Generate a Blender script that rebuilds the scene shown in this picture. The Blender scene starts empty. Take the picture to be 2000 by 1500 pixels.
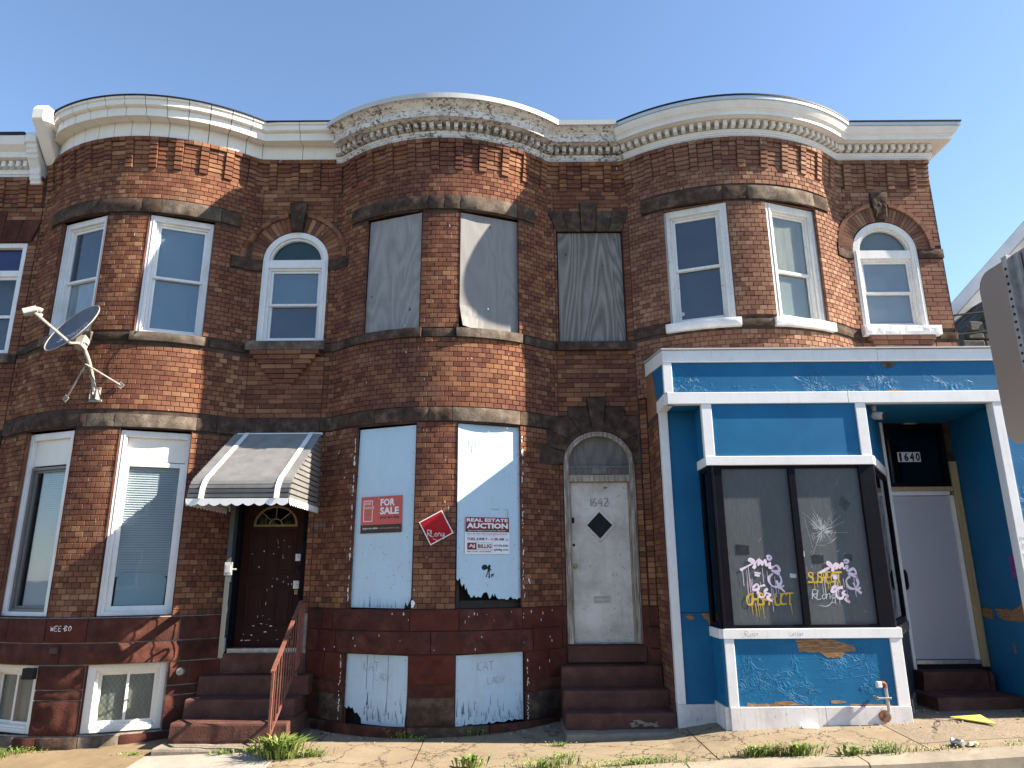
import bpy, math, random
import numpy as np
from mathutils import Vector, Matrix, noise

SC = bpy.context.scene
COL = SC.collection
rad = math.radians
RND = random.Random(7)

# ------------------------------------------------------------------ camera
TILT, ROLL = rad(14.94), rad(0.4)
CAM_POS = Vector((0.0, -9.35, 1.80))
FW = Vector((0, math.cos(TILT), math.sin(TILT)))
UP0 = Vector((0, -math.sin(TILT), math.cos(TILT)))
RT0 = Vector((1, 0, 0))
RT = math.cos(ROLL) * RT0 - math.sin(ROLL) * UP0
UP = math.cos(ROLL) * UP0 + math.sin(ROLL) * RT0
cam_data = bpy.data.cameras.new('camera')
cam_data.sensor_width = 36.0
cam_data.lens = 36.0 * 1387.0 / 2000.0
cam_data.clip_start = 0.05
cam_data.clip_end = 3000
cam = bpy.data.objects.new('camera', cam_data)
COL.objects.link(cam)
m = Matrix.Identity(4)
for i in range(3):
    m[i][0], m[i][1], m[i][2], m[i][3] = RT[i], UP[i], -FW[i], CAM_POS[i]
cam.matrix_world = m
SC.camera = cam

# ------------------------------------------------------------------ light
SUN_DIR = Vector((1.0, -0.112, 0.73)).normalized()
world = bpy.data.worlds.new('World')
SC.world = world
world.use_nodes = True
wn = world.node_tree
wn.nodes.clear()
wo = wn.nodes.new('ShaderNodeOutputWorld')
bg = wn.nodes.new('ShaderNodeBackground')
sky = wn.nodes.new('ShaderNodeTexSky')
sky.sky_type = 'NISHITA'
sky.sun_disc = False
sky.sun_elevation = math.asin(SUN_DIR.z)
sky.sun_rotation = math.atan2(SUN_DIR.x, SUN_DIR.y)
sky.air_density = 1.0
sky.dust_density = 0.2
sky.ozone_density = 2.6
bg.inputs['Strength'].default_value = 0.070
wn.links.new(sky.outputs[0], bg.inputs['Color'])
wn.links.new(bg.outputs[0], wo.inputs['Surface'])
sun_d = bpy.data.lights.new('sun', 'SUN')
sun_d.energy = 4.5
sun_d.angle = rad(0.5)
sun_d.color = (1.0, 0.88, 0.72)
sun = bpy.data.objects.new('sun', sun_d)
COL.objects.link(sun)
sun.rotation_euler = (-SUN_DIR).to_track_quat('-Z', 'Y').to_euler()
sun.location = (30, -8, 25)
SC.view_settings.view_transform = 'Standard'
SC.view_settings.look = 'None'
SC.view_settings.exposure = 2.0
SC.view_settings.gamma = 1.0
SC.view_settings.use_curve_mapping = False

# ------------------------------------------------------------------ node helper
class G:
    def __init__(s, name, rough=0.8, spec=0.25, metal=0.0):
        s.m = bpy.data.materials.new(name)
        s.m.use_nodes = True
        s.nt = s.m.node_tree
        s.nt.nodes.clear()
        s.o = s.nt.nodes.new('ShaderNodeOutputMaterial')
        s.b = s.nt.nodes.new('ShaderNodeBsdfPrincipled')
        s.nt.links.new(s.b.outputs[0], s.o.inputs[0])
        s.set('Roughness', rough)
        s.set('Specular IOR Level', spec)
        s.set('Metallic', metal)
    def set(s, k, v):
        i = s.b.inputs[k]
        s.put(i, v)
    def put(s, i, v):
        if hasattr(v, 'is_linked') or isinstance(v, bpy.types.NodeSocket):
            s.nt.links.new(v, i)
        elif isinstance(v, (tuple, list)) and len(v) == 3 and i.type == 'RGBA':
            i.default_value = (*v, 1)
        else:
            i.default_value = v
    def node(s, t, **kw):
        n = s.nt.nodes.new(t)
        for k, v in kw.items():
            setattr(n, k, v)
        return n
    def pos(s, scale=(1, 1, 1), obj=False):
        if obj:
            src = s.node('ShaderNodeTexCoord').outputs['Object']
        else:
            src = s.node('ShaderNodeNewGeometry').outputs['Position']
        mp = s.node('ShaderNodeMapping')
        s.nt.links.new(src, mp.inputs[0])
        mp.inputs['Scale'].default_value = scale
        return mp.outputs[0]
    def noise(s, vec, scale, detail=4, rough=0.55, dist=0.0):
        n = s.node('ShaderNodeTexNoise')
        s.nt.links.new(vec, n.inputs['Vector'])
        s.put(n.inputs['Scale'], scale)
        n.inputs['Detail'].default_value = detail
        n.inputs['Roughness'].default_value = rough
        n.inputs['Distortion'].default_value = dist
        return n.outputs['Fac']
    def voro(s, vec, scale, feature='F1', rnd=1.0):
        n = s.node('ShaderNodeTexVoronoi', feature=feature)
        s.nt.links.new(vec, n.inputs['Vector'])
        n.inputs['Scale'].default_value = scale
        n.inputs['Randomness'].default_value = rnd
        return n.outputs[0]
    def wave(s, vec, scale, dist=0, detail=2, dscale=1.0, direction='X'):
        n = s.node('ShaderNodeTexWave', bands_direction=direction)
        s.nt.links.new(vec, n.inputs['Vector'])
        n.inputs['Scale'].default_value = scale
        n.inputs['Distortion'].default_value = dist
        n.inputs['Detail'].default_value = detail
        n.inputs['Detail Scale'].default_value = dscale
        return n.outputs['Fac']
    def ramp(s, fac, stops, interp='LINEAR'):
        n = s.node('ShaderNodeValToRGB')
        s.put(n.inputs[0], fac)
        cr = n.color_ramp
        cr.interpolation = interp
        while len(cr.elements) < len(stops):
            cr.elements.new(0.5)
        for e, (p, c) in zip(cr.elements, stops):
            e.position = p
            e.color = (*c, 1) if len(c) == 3 else c
        return n.outputs[0]
    def mix(s, fac, a, b, blend='MIX'):
        n = s.node('ShaderNodeMix', data_type='RGBA', blend_type=blend)
        s.put(n.inputs[0], fac)
        s.put(n.inputs[6], a)
        s.put(n.inputs[7], b)
        return n.outputs[2]
    def rng(s, fac, lo, hi, a=0.0, b=1.0):
        n = s.node('ShaderNodeMapRange')
        s.put(n.inputs[0], fac)
        for k, v in zip((1, 2, 3, 4), (lo, hi, a, b)):
            n.inputs[k].default_value = v
        return n.outputs[0]
    def math(s, op, a, b=0.0):
        n = s.node('ShaderNodeMath', operation=op)
        s.put(n.inputs[0], a)
        s.put(n.inputs[1], b)
        return n.outputs[0]
    def attr(s, name):
        n = s.node('ShaderNodeAttribute')
        n.attribute_name = name
        return n.outputs['Fac']
    def orand(s):
        return s.node('ShaderNodeObjectInfo').outputs['Random']
    def bump(s, h, strength=0.3, dist=0.01):
        n = s.node('ShaderNodeBump')
        s.put(n.inputs['Height'], h)
        n.inputs['Strength'].default_value = strength
        n.inputs['Distance'].default_value = dist
        s.nt.links.new(n.outputs[0], s.b.inputs['Normal'])
    def col(s, c):
        s.set('Base Color', c)
        return s.m

MAT = {}

def brick_mat(name, cols, dirt, grey=0.0):
    mid = tuple(sum(c[1][i] for c in cols) / len(cols) for i in range(3))
    cols = [(p, tuple((.95, .95, .87)[i] * (mid[i] + .95 * (c[i] - mid[i])) for i in range(3))) for p, c in cols]
    g = G(name, 0.85, 0.08)
    t = g.math('FRACT', g.math('ADD', g.attr('tint'), g.orand()))
    c = g.ramp(t, cols)
    p = g.pos()
    big = g.noise(p, 0.9, 3, 0.6)
    c = g.mix(g.rng(big, 0.42, 0.66, 0.0, 0.7), c, dirt)
    big2 = g.noise(g.pos((1, 1, .55)), 2.3, 5, 0.7)
    c = g.mix(g.rng(big2, 0.54, 0.74, 0.0, 0.55), c, tuple(x * .62 for x in dirt))
    big3 = g.noise(g.pos((.8, .8, 1.4)), 1.7, 3, 0.6)
    c = g.mix(g.rng(big3, 0.56, 0.72, 0.0, 0.28), c, (.33, .20, .13))
    fine = g.noise(p, 55, 4, 0.7)
    c = g.mix(g.rng(fine, 0.52, 0.75, 0, 0.55), c, (0.07, 0.035, 0.028))
    med = g.noise(p, 14, 3, 0.6)
    c = g.mix(g.rng(med, 0.55, 0.8, 0, 0.3), c, (0.36, 0.21, 0.13))
    fl = g.noise(g.pos((1, 1, .22)), 38, 2, 0.5)
    c = g.mix(g.rng(fl, 0.735, 0.76, 0, 0.7), c, (0.6, 0.56, 0.5))
    g.bump(g.noise(p, 90, 5, 0.75), 0.5, 0.006)
    return g.col(c)

RED = [(0.0, (0.105, 0.046, 0.036)), (0.15, (0.145, 0.060, 0.043)), (0.35, (0.195, 0.080, 0.050)), (0.6, (0.235, 0.102, 0.062)),
       (0.8, (0.27, 0.125, 0.074)), (0.93, (0.31, 0.16, 0.095)), (1.0, (0.36, 0.205, 0.12))]
TAN = [(0.0, (0.14, 0.068, 0.053)), (0.2, (0.19, 0.092, 0.067)), (0.45, (0.245, 0.125, 0.086)), (0.7, (0.285, 0.155, 0.105)),
       (0.9, (0.32, 0.185, 0.13)), (1.0, (0.36, 0.225, 0.16))]
MAT['brick_red'] = brick_mat('red pressed brick', RED, (0.12, 0.05, 0.037))
MAT['brick_mid'] = brick_mat('weathered red brick', RED[:-1] + [(1.0, (0.34, 0.17, 0.09))], (0.105, 0.045, 0.036))
MAT['brick_tan'] = brick_mat('tan brown brick', TAN, (0.16, 0.075, 0.055))

def noisy(name, stops, scale=6, detail=5, rough=0.8, spec=0.25, bump=0.3, bscale=40, bdist=0.006, stretch=(1, 1, 1), dist=0.0, nrough=.6, metal=0.0, obj=False):
    g = G(name, rough, spec, metal)
    p = g.pos(stretch, obj)
    c = g.ramp(g.noise(p, scale, detail, nrough, dist), stops)
    if bump:
        g.bump(g.noise(p, bscale, 4, 0.65), bump, bdist)
    return g.col(c)

def two(a, b, lo=.35, hi=.65):
    return [(lo, a), (hi, b)]

MAT['mortar'] = noisy('dark thin mortar', two((.05, .034, .028), (.10, .07, .055)), 9, spec=.05)
MAT['joint_light'] = noisy('pale ribbon pointing', two((.22, .18, .15), (.36, .31, .27)), 12)
MAT['joint_red'] = noisy('red painted joint', two((.05, .018, .014), (.10, .03, .022)), 9)

def rock(name, stops, sc=7, extra=None, tintw=.35):
    g = G(name, 0.88, 0.08)
    p = g.pos()
    c = g.ramp(g.noise(p, sc, 7, .65), stops)
    r = g.orand()
    c = g.mix(g.rng(r, 0, 1, 0, tintw), c, stops[0][1])
    if extra:
        c = g.mix(g.rng(g.noise(p, 3.1, 4, .7), .55, .72), c, extra)
    g.bump(g.noise(p, 38, 6, .72), .7, .012)
    return g.col(c)

MAT['stone_dark'] = rock('sooty brownstone', [(.3, (.034, .023, .018)), (.5, (.078, .053, .040)), (.70, (.17, .120, .088))])
MAT['stone_sill'] = rock('worn grey brownstone', [(.3, (.065, .05, .04)), (.52, (.15, .12, .095)), (.72, (.27, .225, .18))])
MAT['stone_red'] = rock('red painted rubble stone', [(.3, (.045, .018, .014)), (.5, (.088, .033, .025)), (.72, (.15, .060, .044))], 5, (.045, .027, .022))
MAT['stone_red_bright'] = rock('fresh red painted stone', [(.3, (.058, .018, .013)), (.5, (.095, .028, .020)), (.75, (.13, .044, .033))], 4, (.055, .024, .02))
MAT['stone_white'] = rock('white painted rough stone', [(.3, (.62, .61, .59)), (.6, (.8, .79, .77))], 9, None, 0)
MAT['stone_step'] = rock('brown painted step', [(.3, (.075, .036, .029)), (.55, (.115, .055, .044)), (.75, (.165, .082, .064))], 5, (.085, .047, .039), .15)
MAT['slab_grey'] = rock('grey base slab', [(.3, (.18, .155, .125)), (.7, (.32, .27, .21))], 9)

def paint(name, col, dirt, amount=.5, rough=.5, streak=True, chips=None, chip_lo=.66, spec=.3):
    g = G(name, rough, spec)
    p = g.pos()
    f = g.noise(p, 3.0, 6, .7)
    c = g.mix(g.rng(f, .45, .8, 0, amount), col, dirt)
    if streak:
        st = g.noise(g.pos((14, 14, .9)), 2.2, 5, .65)
        c = g.mix(g.rng(st, .55, .8, 0, amount), c, dirt)
    if chips:
        ch = g.noise(p, 24, 5, .7)
        c = g.mix(g.rng(ch, chip_lo, chip_lo + .03), c, chips)
    g.bump(g.noise(p, 60, 3, .6), .12, .004)
    return g.col(c)

MAT['white'] = paint('white window paint', (.76, .76, .75), (.44, .42, .38), .45)
MAT['vinyl'] = paint('cream vinyl cladding', (.76, .73, .66), (.56, .52, .44), .35, .45)
MAT['white_old'] = paint('chipped white paint', (.74, .73, .70), (.42, .39, .35), .5, .6, True, (.30, .27, .24), .64)
MAT['cornice_white'] = paint('white cornice paint', (.74, .72, .68), (.50, .46, .41), .45)
MAT['cornice_white_face'] = MAT['cornice_white']
MAT['trim'] = paint('white shopfront trim', (.78, .77, .76), (.50, .48, .46), .4, .5, True, (.36, .33, .31), .70)
MAT['base_trim'] = paint('scuffed white baseboard', (.70, .68, .67), (.36, .32, .29), .75, .6, True, (.22, .19, .17), .66)
MAT['board_blue'] = paint('pale blue board paint', (.47, .63, .74), (.40, .50, .58), .45, .55, True, (.20, .23, .25), .735)
MAT['board_blue_low'] = paint('worn pale blue board paint', (.46, .60, .70), (.40, .45, .48), .6, .6, True, (.14, .13, .12), .69)
MAT['frame_dark'] = paint('dark bronze frame', (.006, .006, .010), (.016, .016, .019), .4, .45, spec=.06)
MAT['frame_brown'] = paint('old dark window timber', (.045, .035, .028), (.11, .09, .075), .6, .7)
MAT['alu_frame'] = paint('dull storm frame', (.16, .155, .15), (.10, .09, .085), .5, .4)
MAT['door_maroon'] = paint('scuffed maroon door', (.034, .012, .010), (.055, .024, .02), .5, .5, True, (.30, .26, .24), .76, .12)
MAT['door_scuff'] = paint('worn maroon door foot', (.05, .025, .022), (.15, .11, .10), .8, .5, True, (.4, .37, .35), .62)
MAT['door_grey'] = paint('pale grey flush door', (.44, .44, .48), (.40, .40, .43), .2, .45, False)
MAT['storm_blue'] = paint('slate storm door', (.022, .032, .038), (.04, .045, .05), .5, .6, spec=.1)
MAT['storm_edge'] = paint('grey storm door edge', (.055, .06, .06), (.035, .035, .035), .6, .6)
MAT['black_rubber_gap_shade'] = paint('black roof edging and awning gap shade', (.012, .012, .014), (.03, .03, .03), .5, .6)  # also colours the sheets that paint shade into the awning gaps
MAT['metal_flash'] = paint('zinc roof flashing', (.50, .50, .49), (.36, .35, .33), .4, .4)
MAT['blue_flash'] = paint('pale blue roof flashing', (.46, .54, .62), (.34, .38, .42), .5, .45)
MAT['galv'] = noisy('galvanised pipe', two((.32, .30, .28), (.50, .48, .45)), 18, rough=.45, metal=.6)
MAT['rust'] = noisy('rusty iron', two((.16, .06, .035), (.30, .14, .085)), 25, rough=.8)
MAT['rail'] = noisy('rust brown rail paint', two((.145, .055, .040), (.215, .090, .065)), 22, rough=.55, bump=.2)
MAT['dish'] = noisy('slate grey dish enamel', two((.105, .115, .135), (.13, .14, .16)), 8, rough=.5, bump=0)
MAT['dish_arm'] = noisy('light grey powder coat', two((.25, .24, .22), (.34, .32, .295)), 20, rough=.5)
MAT['letter_pale'] = noisy('pale print', two((.55, .56, .58), (.6, .6, .62)), 5, bump=0)
MAT['black'] = noisy('black', two((.012, .012, .012), (.02, .02, .02)), 5, bump=0)
MAT['dark_void'] = noisy('dark interior', two((.010, .009, .008), (.018, .016, .015)), 5, bump=0)
MAT['ink'] = noisy('black print', two((.02, .02, .022), (.03, .03, .03)), 5, bump=0)
MAT['white_print'] = noisy('white print', two((.78, .78, .78), (.82, .82, .82)), 5, bump=0, rough=.5)
MAT['sign_red'] = noisy('faded red sign vinyl', two((.50, .085, .075), (.56, .11, .095)), 3, bump=0, rough=.4)
MAT['sign_red_deep'] = noisy('deep red placard', two((.33, .008, .012), (.40, .014, .018)), 3, bump=0, rough=.3)
MAT['sign_maroon'] = noisy('maroon sign print', two((.20, .012, .02), (.24, .018, .026)), 3, bump=0, rough=.4)
MAT['sign_salmon'] = noisy('faint salmon print', two((.55, .20, .17), (.6, .24, .2)), 3, bump=0)
MAT['sign_black'] = noisy('brown black sign strip', two((.03, .018, .016), (.045, .028, .026)), 3, bump=0, rough=.4)
MAT['paper'] = noisy('white sign board', two((.76, .77, .80), (.80, .81, .84)), 3, bump=0, rough=.5)
MAT['purple'] = noisy('purple paper', two((.20, .05, .22), (.24, .06, .26)), 5, bump=0)
MAT['purple_ink'] = noisy('dark purple ink', two((.08, .02, .09), (.1, .03, .1)), 5, bump=0)
MAT['yellow_board'] = noisy('yellow painted board', two((.72, .55, .08), (.80, .66, .16)), 7, rough=.6)
MAT['pink_spray'] = noisy('pale pink spray paint', two((.68, .55, .66), (.76, .64, .74)), 14, bump=0)
MAT['yellow_spray'] = noisy('ochre spray paint', two((.50, .33, .035), (.60, .42, .06)), 14, bump=0)
MAT['pencil'] = noisy('faint pencil', two((.26, .25, .25), (.36, .35, .34)), 30, bump=0)
MAT['pencil_dark'] = noisy('marker scribble', two((.10, .10, .11), (.2, .2, .2)), 30, bump=0)
MAT['scratch'] = noisy('scratched glass white', two((.40, .44, .45), (.58, .61, .62)), 30, bump=0)
MAT['tape'] = noisy('black tape patch', two((.014, .017, .018), (.03, .034, .036)), 14, bump=0, rough=.4)
MAT['tape_grey'] = noisy('grey tape patch', two((.035, .045, .047), (.055, .065, .067)), 14, bump=0, rough=.4)
MAT['brass'] = noisy('worn brass', two((.35, .25, .10), (.55, .42, .2)), 20, rough=.35, metal=.9)
MAT['steel'] = noisy('worn steel', two((.42, .41, .40), (.6, .59, .57)), 20, rough=.4, metal=.7)
MAT['gold'] = noisy('dull gold caming', two((.20, .15, .07), (.27, .20, .10)), 20, rough=.6)
MAT['slat'] = noisy('grey awning aluminium', two((.18, .175, .17), (.235, .23, .22)), 6, rough=.4, bump=.1)
MAT['slat_white'] = noisy('white awning aluminium', two((.72, .72, .71), (.8, .8, .79)), 6, rough=.45, bump=.1)
MAT['cam_grey'] = noisy('grey camera plastic', two((.30, .29, .27), (.4, .39, .37)), 8, bump=0, rough=.5)
MAT['stained_blue'] = noisy('blue stained glass', two((.008, .012, .06), (.012, .02, .10)), 5, bump=0, rough=.1, spec=.6)
MAT['stained_green'] = noisy('dark green glass', two((.008, .028, .030), (.012, .04, .04)), 5, bump=0, rough=.12, spec=.6)

def board_grey(name, seed, c0, c1, c2, ring=.14):
    g = G(name, .85, .15)
    src = g.node('ShaderNodeNewGeometry').outputs['Position']
    mp = g.node('ShaderNodeMapping')
    g.nt.links.new(src, mp.inputs[0])
    mp.inputs['Location'].default_value = (seed * 3.7, seed * 1.3, seed * 2.1)
    mp.inputs['Scale'].default_value = (1.0, 1.0, .20)
    base = g.noise(mp.outputs[0], 2.1, 2, .45, .6)
    rings = g.math('SINE', g.math('MULTIPLY', base, 105 if ring > .2 else 70))
    rn = g.rng(rings, -1, 1, 0, 1)
    mp2 = g.node('ShaderNodeMapping')
    g.nt.links.new(src, mp2.inputs[0])
    mp2.inputs['Scale'].default_value = (34, 34, 1.3)
    grain = g.noise(mp2.outputs[0], 2.6, 6, .78)
    f = g.math('ADD', g.math('ADD', g.math('MULTIPLY', rn, ring), (.45 - ring) * .5), g.math('MULTIPLY', grain, .62))
    c = g.ramp(f, [(.2, c0), (.5, c1), (.85, c2)])
    blot = g.noise(g.pos(), 1.6, 4, .6)
    c = g.mix(g.rng(blot, .5, .75, 0, .4), c, c0)
    kn = g.voro(g.pos((1, 1, .8)), 3.6)
    c = g.mix(g.rng(kn, .05, .075, .85, 0), c, (.07, .05, .035))
    g.bump(f, .35, .005)
    return g.col(c)

MAT['ply_a'] = board_grey('weathered grey plywood', 1.0, (.135, .128, .122), (.265, .257, .25), (.43, .415, .40))
MAT['ply_b'] = board_grey('sun bleached plywood', 2.3, (.17, .165, .16), (.235, .23, .225), (.30, .295, .285))
MAT['ply_c'] = board_grey('swirly grained plywood', 4.1, (.07, .064, .058), (.175, .162, .15), (.34, .318, .295), .24)
MAT['ply_arch'] = board_grey('stained arch plywood', 6.0, (.07, .065, .06), (.16, .15, .14), (.28, .265, .245))
MAT['pine'] = noisy('raw pine stud', [(.3, (.34, .24, .12)), (.6, (.46, .35, .19)), (.75, (.40, .28, .15))], 3, rough=.7, stretch=(9, 9, .6))
MAT['old_timber'] = noisy('bare weathered door timber', [(.3, (.13, .10, .08)), (.5, (.33, .285, .235)), (.7, (.58, .53, .46))], 4, 6, rough=.85, stretch=(9, 9, .9), bump=.5)

def door_white():
    g = G('grimy white steel door', .5, .3)
    p = g.pos()
    c = g.ramp(g.noise(p, 2.0, 5, .65), [(.3, (.40, .375, .33)), (.55, (.64, .61, .555)), (.75, (.73, .70, .65))])
    st = g.noise(g.pos((9, 9, .8)), 2.0, 5, .7)
    c = g.mix(g.rng(st, .55, .8, 0, .5), c, (.30, .28, .26))
    sp = g.noise(p, 42, 3, .6)
    c = g.mix(g.rng(sp, .70, .73), c, (.10, .08, .07))
    g.bump(g.noise(p, 9, 3, .5), .1, .006)
    return g.col(c)
MAT['door_white'] = door_white()

def cornice_peel():
    g = G('peeling white cornice paint', .7, .25)
    p = g.pos()
    c = g.ramp(g.noise(p, 5, 5, .6), [(.3, (.50, .47, .43)), (.6, (.72, .70, .67))])
    n1 = g.noise(g.pos((1, 1, 1.5)), 20, 6, .72, .5)
    n2 = g.noise(p, 2.0, 3, .6)
    f = g.math('ADD', n1, g.math('MULTIPLY', n2, .35))
    mask = g.rng(f, .72, .745)
    under = g.ramp(g.noise(p, 9, 4, .6), [(.35, (.085, .075, .065)), (.65, (.27, .22, .16))])
    c = g.mix(mask, c, under)
    g.bump(g.math('SUBTRACT', 1.0, mask), .6, .006)
    return g.col(c)
MAT['cornice_peel'] = cornice_peel()

def blue_paint(name, peel_lo=.80, wrinkle=.6, wrink_lo=.47):
    g = G(name, .55, .18)
    p = g.pos()
    c = g.ramp(g.noise(p, 2.2, 4, .6), [(.3, (.009, .108, .235)), (.7, (.013, .140, .295))])
    st = g.noise(g.pos((.9, .9, 22)), 3.0, 3, .6)
    n1 = g.noise(g.pos((1, 1, 1.4)), 2.4, 6, .66, .6)
    mask = g.rng(n1, peel_lo, peel_lo + .012)
    wood = g.ramp(g.noise(g.pos((2, 2, 30)), 4, 4, .6), [(.3, (.17, .085, .04)), (.7, (.38, .23, .12))])
    c = g.mix(mask, c, wood)
    g.set('Roughness', g.rng(mask, 0, 1, .52, .9))
    wr = g.noise(g.pos((1, 1, 1.2)), 6, 3, .55, 1.8)
    zone = g.rng(g.noise(p, 2.6, 3, .6), wrink_lo + .06, wrink_lo + .16)
    ridge = g.math('MULTIPLY', g.rng(g.math('ABSOLUTE', g.math('SUBTRACT', wr, .5)), 0, .07, 1, 0), zone)
    h = g.math('ADD', g.math('MULTIPLY', ridge, 1.0), g.math('MULTIPLY', st, .30))
    h = g.math('SUBTRACT', h, mask)
    g.bump(h, wrinkle * .6, .008)
    return g.col(c)
MAT['blue'] = blue_paint('glossy blue board paint', .80, .55)
MAT['blue_smooth'] = blue_paint('smooth blue board paint', .95, .18, .7)
MAT['blue_wrinkled'] = blue_paint('blistered blue paint', .80, .9, .40)
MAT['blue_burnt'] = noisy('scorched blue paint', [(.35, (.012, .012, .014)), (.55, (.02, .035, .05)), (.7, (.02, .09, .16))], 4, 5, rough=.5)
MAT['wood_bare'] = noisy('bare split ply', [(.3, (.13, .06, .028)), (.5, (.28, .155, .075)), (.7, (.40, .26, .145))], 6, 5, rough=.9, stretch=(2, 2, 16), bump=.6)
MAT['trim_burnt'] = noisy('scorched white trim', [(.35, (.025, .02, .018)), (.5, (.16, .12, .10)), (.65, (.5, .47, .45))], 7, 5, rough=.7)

def glass(name, tint=(.75, .8, .82), refl=.09, rough=.02, wav=.06):
    g = G(name)
    nt = g.nt
    tr = nt.nodes.new('ShaderNodeBsdfTransparent')
    gl = nt.nodes.new('ShaderNodeBsdfGlossy')
    gl.inputs['Roughness'].default_value = rough
    tr.inputs[0].default_value = (*tint, 1)
    mx = nt.nodes.new('ShaderNodeMixShader')
    geo = nt.nodes.new('ShaderNodeNewGeometry')
    dt = nt.nodes.new('ShaderNodeVectorMath')
    dt.operation = 'DOT_PRODUCT'
    nt.links.new(geo.outputs['Incoming'], dt.inputs[0])
    nt.links.new(geo.outputs['Normal'], dt.inputs[1])
    sch = g.math('POWER', g.math('SUBTRACT', 1.0, g.math('ABSOLUTE', dt.outputs['Value'])), 5.0)
    ad = g.math('ADD', g.math('MULTIPLY', sch, .9), refl + .03)
    nt.links.new(ad, mx.inputs[0])
    nt.links.new(tr.outputs[0], mx.inputs[1])
    nt.links.new(gl.outputs[0], mx.inputs[2])
    bp = nt.nodes.new('ShaderNodeBump')
    bp.inputs['Strength'].default_value = wav
    bp.inputs['Distance'].default_value = .02
    nt.links.new(g.noise(g.pos(), 2.2, 2, .5), bp.inputs['Height'])
    nt.links.new(bp.outputs[0], gl.inputs['Normal'])
    nt.links.new(mx.outputs[0], g.o.inputs[0])
    return g.m
MAT['glass'] = glass('window glass', (.82, .86, .88), .02)
MAT['glass_dirty'] = glass('grimy window glass', (.72, .74, .72), .03, .12)
MAT['glass_dark'] = glass('dark glass', (.25, .27, .3), .04, .03)

def shop_pane():
    g = G('frosted film shop glass', .45, .12)
    p = g.pos()
    c = g.ramp(g.noise(g.pos((1, 1, .4)), 1.8, 4, .6), [(.3, (.085, .093, .098)), (.7, (.115, .124, .13))])
    tex = g.noise(g.pos((26, 26, 7)), 1.5, 3, .5, .6)
    c = g.mix(g.rng(tex, .35, .65, 0, .40), c, (.07, .078, .082))
    g.bump(tex, .25, .005)
    return g.col(c)
MAT['shop_pane'] = shop_pane()

MAT['shade_blue'] = noisy('drawn pale blue shade', two((.25, .33, .40), (.30, .38, .45)), 2, rough=.9, bump=0, stretch=(1, 1, .5))
MAT['shade_slate'] = noisy('drawn slate shade', two((.10, .11, .14), (.135, .145, .18)), 1.4, rough=.9, bump=0)
MAT['shade_grey'] = noisy('drawn grey shade', two((.36, .38, .40), (.46, .48, .49)), 2, rough=.9, bump=0)
MAT['shade_pale'] = noisy('pale blue blind', two((.50, .58, .64), (.58, .66, .72)), 2, rough=.9, bump=0)
MAT['curtain_lace'] = noisy('white net curtain', [(.35, (.48, .50, .50)), (.65, (.66, .68, .68))], 4, rough=.9, bump=.4, bscale=20, stretch=(3, 3, .5))
MAT['blind_slat'] = noisy('white blind slat', two((.70, .72, .71), (.76, .78, .77)), 3, rough=.6, bump=0)
MAT['blue_card'] = noisy('pale blue card', two((.42, .54, .58), (.47, .59, .63)), 2, rough=.8, bump=0)
MAT['yellow_curtain'] = noisy('yellowed curtain', two((.5, .43, .26), (.6, .52, .33)), 3, rough=.9, bump=0)

def concrete(name, c0, c1, crack=True, agg=False, crack_scale=1.3):
    g = G(name, .9, .1)
    p = g.pos()
    c = g.ramp(g.noise(p, 1.6, 7, .68), [(.3, c0), (.7, c1)])
    f = g.noise(p, 130 if not agg else 48, 3, .75)
    dk = tuple(x * (.62 if not agg else .30) for x in c0)
    c = g.mix(g.rng(f, .50, .72, 0, .6 if not agg else .95), c, dk)
    if agg:
        c = g.mix(g.rng(f, .30, .42, .7, 0), c, (.40, .33, .25))
    st = g.noise(p, .75, 6, .78)
    c = g.mix(g.rng(st, .50, .70, 0, .55), c, tuple(x * .55 for x in c0))
    gum = g.voro(p, 5.5)
    c = g.mix(g.rng(gum, .055, .075, .55, 0), c, tuple(x * .4 for x in c0))
    st2 = g.noise(p, 6.5, 5, .7)
    c = g.mix(g.rng(st2, .55, .75, 0, .45), c, tuple(x * .6 for x in c0))
    h = f
    if crack:
        wob = g.node('ShaderNodeVectorMath', operation='ADD')
        nz = g.node('ShaderNodeTexNoise')
        nz.inputs['Scale'].default_value = 2.5
        nz.inputs['Detail'].default_value = 6
        nz.inputs['Roughness'].default_value = .7
        g.nt.links.new(p, nz.inputs['Vector'])
        g.nt.links.new(p, wob.inputs[0])
        sub = g.node('ShaderNodeVectorMath', operation='SCALE')
        sub.inputs['Scale'].default_value = .55
        g.nt.links.new(nz.outputs['Color'], sub.inputs[0])
        g.nt.links.new(sub.outputs[0], wob.inputs[1])
        d = g.voro(wob.outputs[0], crack_scale, 'DISTANCE_TO_EDGE')
        gate = g.rng(g.noise(p, 1.1, 3, .6), .40, .48)
        ck = g.math('MULTIPLY', g.rng(d, .008, .020, 1, 0), gate)
        c = g.mix(ck, c, (.055, .042, .03))
        h = g.math('SUBTRACT', g.math('MULTIPLY', f, .25), g.math('MULTIPLY', ck, 2.0))
    g.bump(h, .45, .008)
    return g.col(c)
MAT['walk'] = concrete('worn tan concrete', (.205, .160, .105), (.305, .25, .175), True, False, 2.3)
MAT['walk_new'] = concrete('pale patched concrete', (.29, .265, .23), (.38, .35, .305), False)
MAT['walk_left'] = concrete('tan sandy concrete', (.19, .14, .085), (.265, .20, .125), False)
MAT['walk_agg'] = concrete('exposed aggregate concrete', (.19, .155, .115), (.28, .225, .165), True, True, .8)
MAT['kerb'] = concrete('granite kerb', (.25, .215, .165), (.35, .305, .235), False)
MAT['road'] = concrete('old asphalt', (.10, .098, .093), (.15, .146, .138), True, False, .6)
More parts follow.
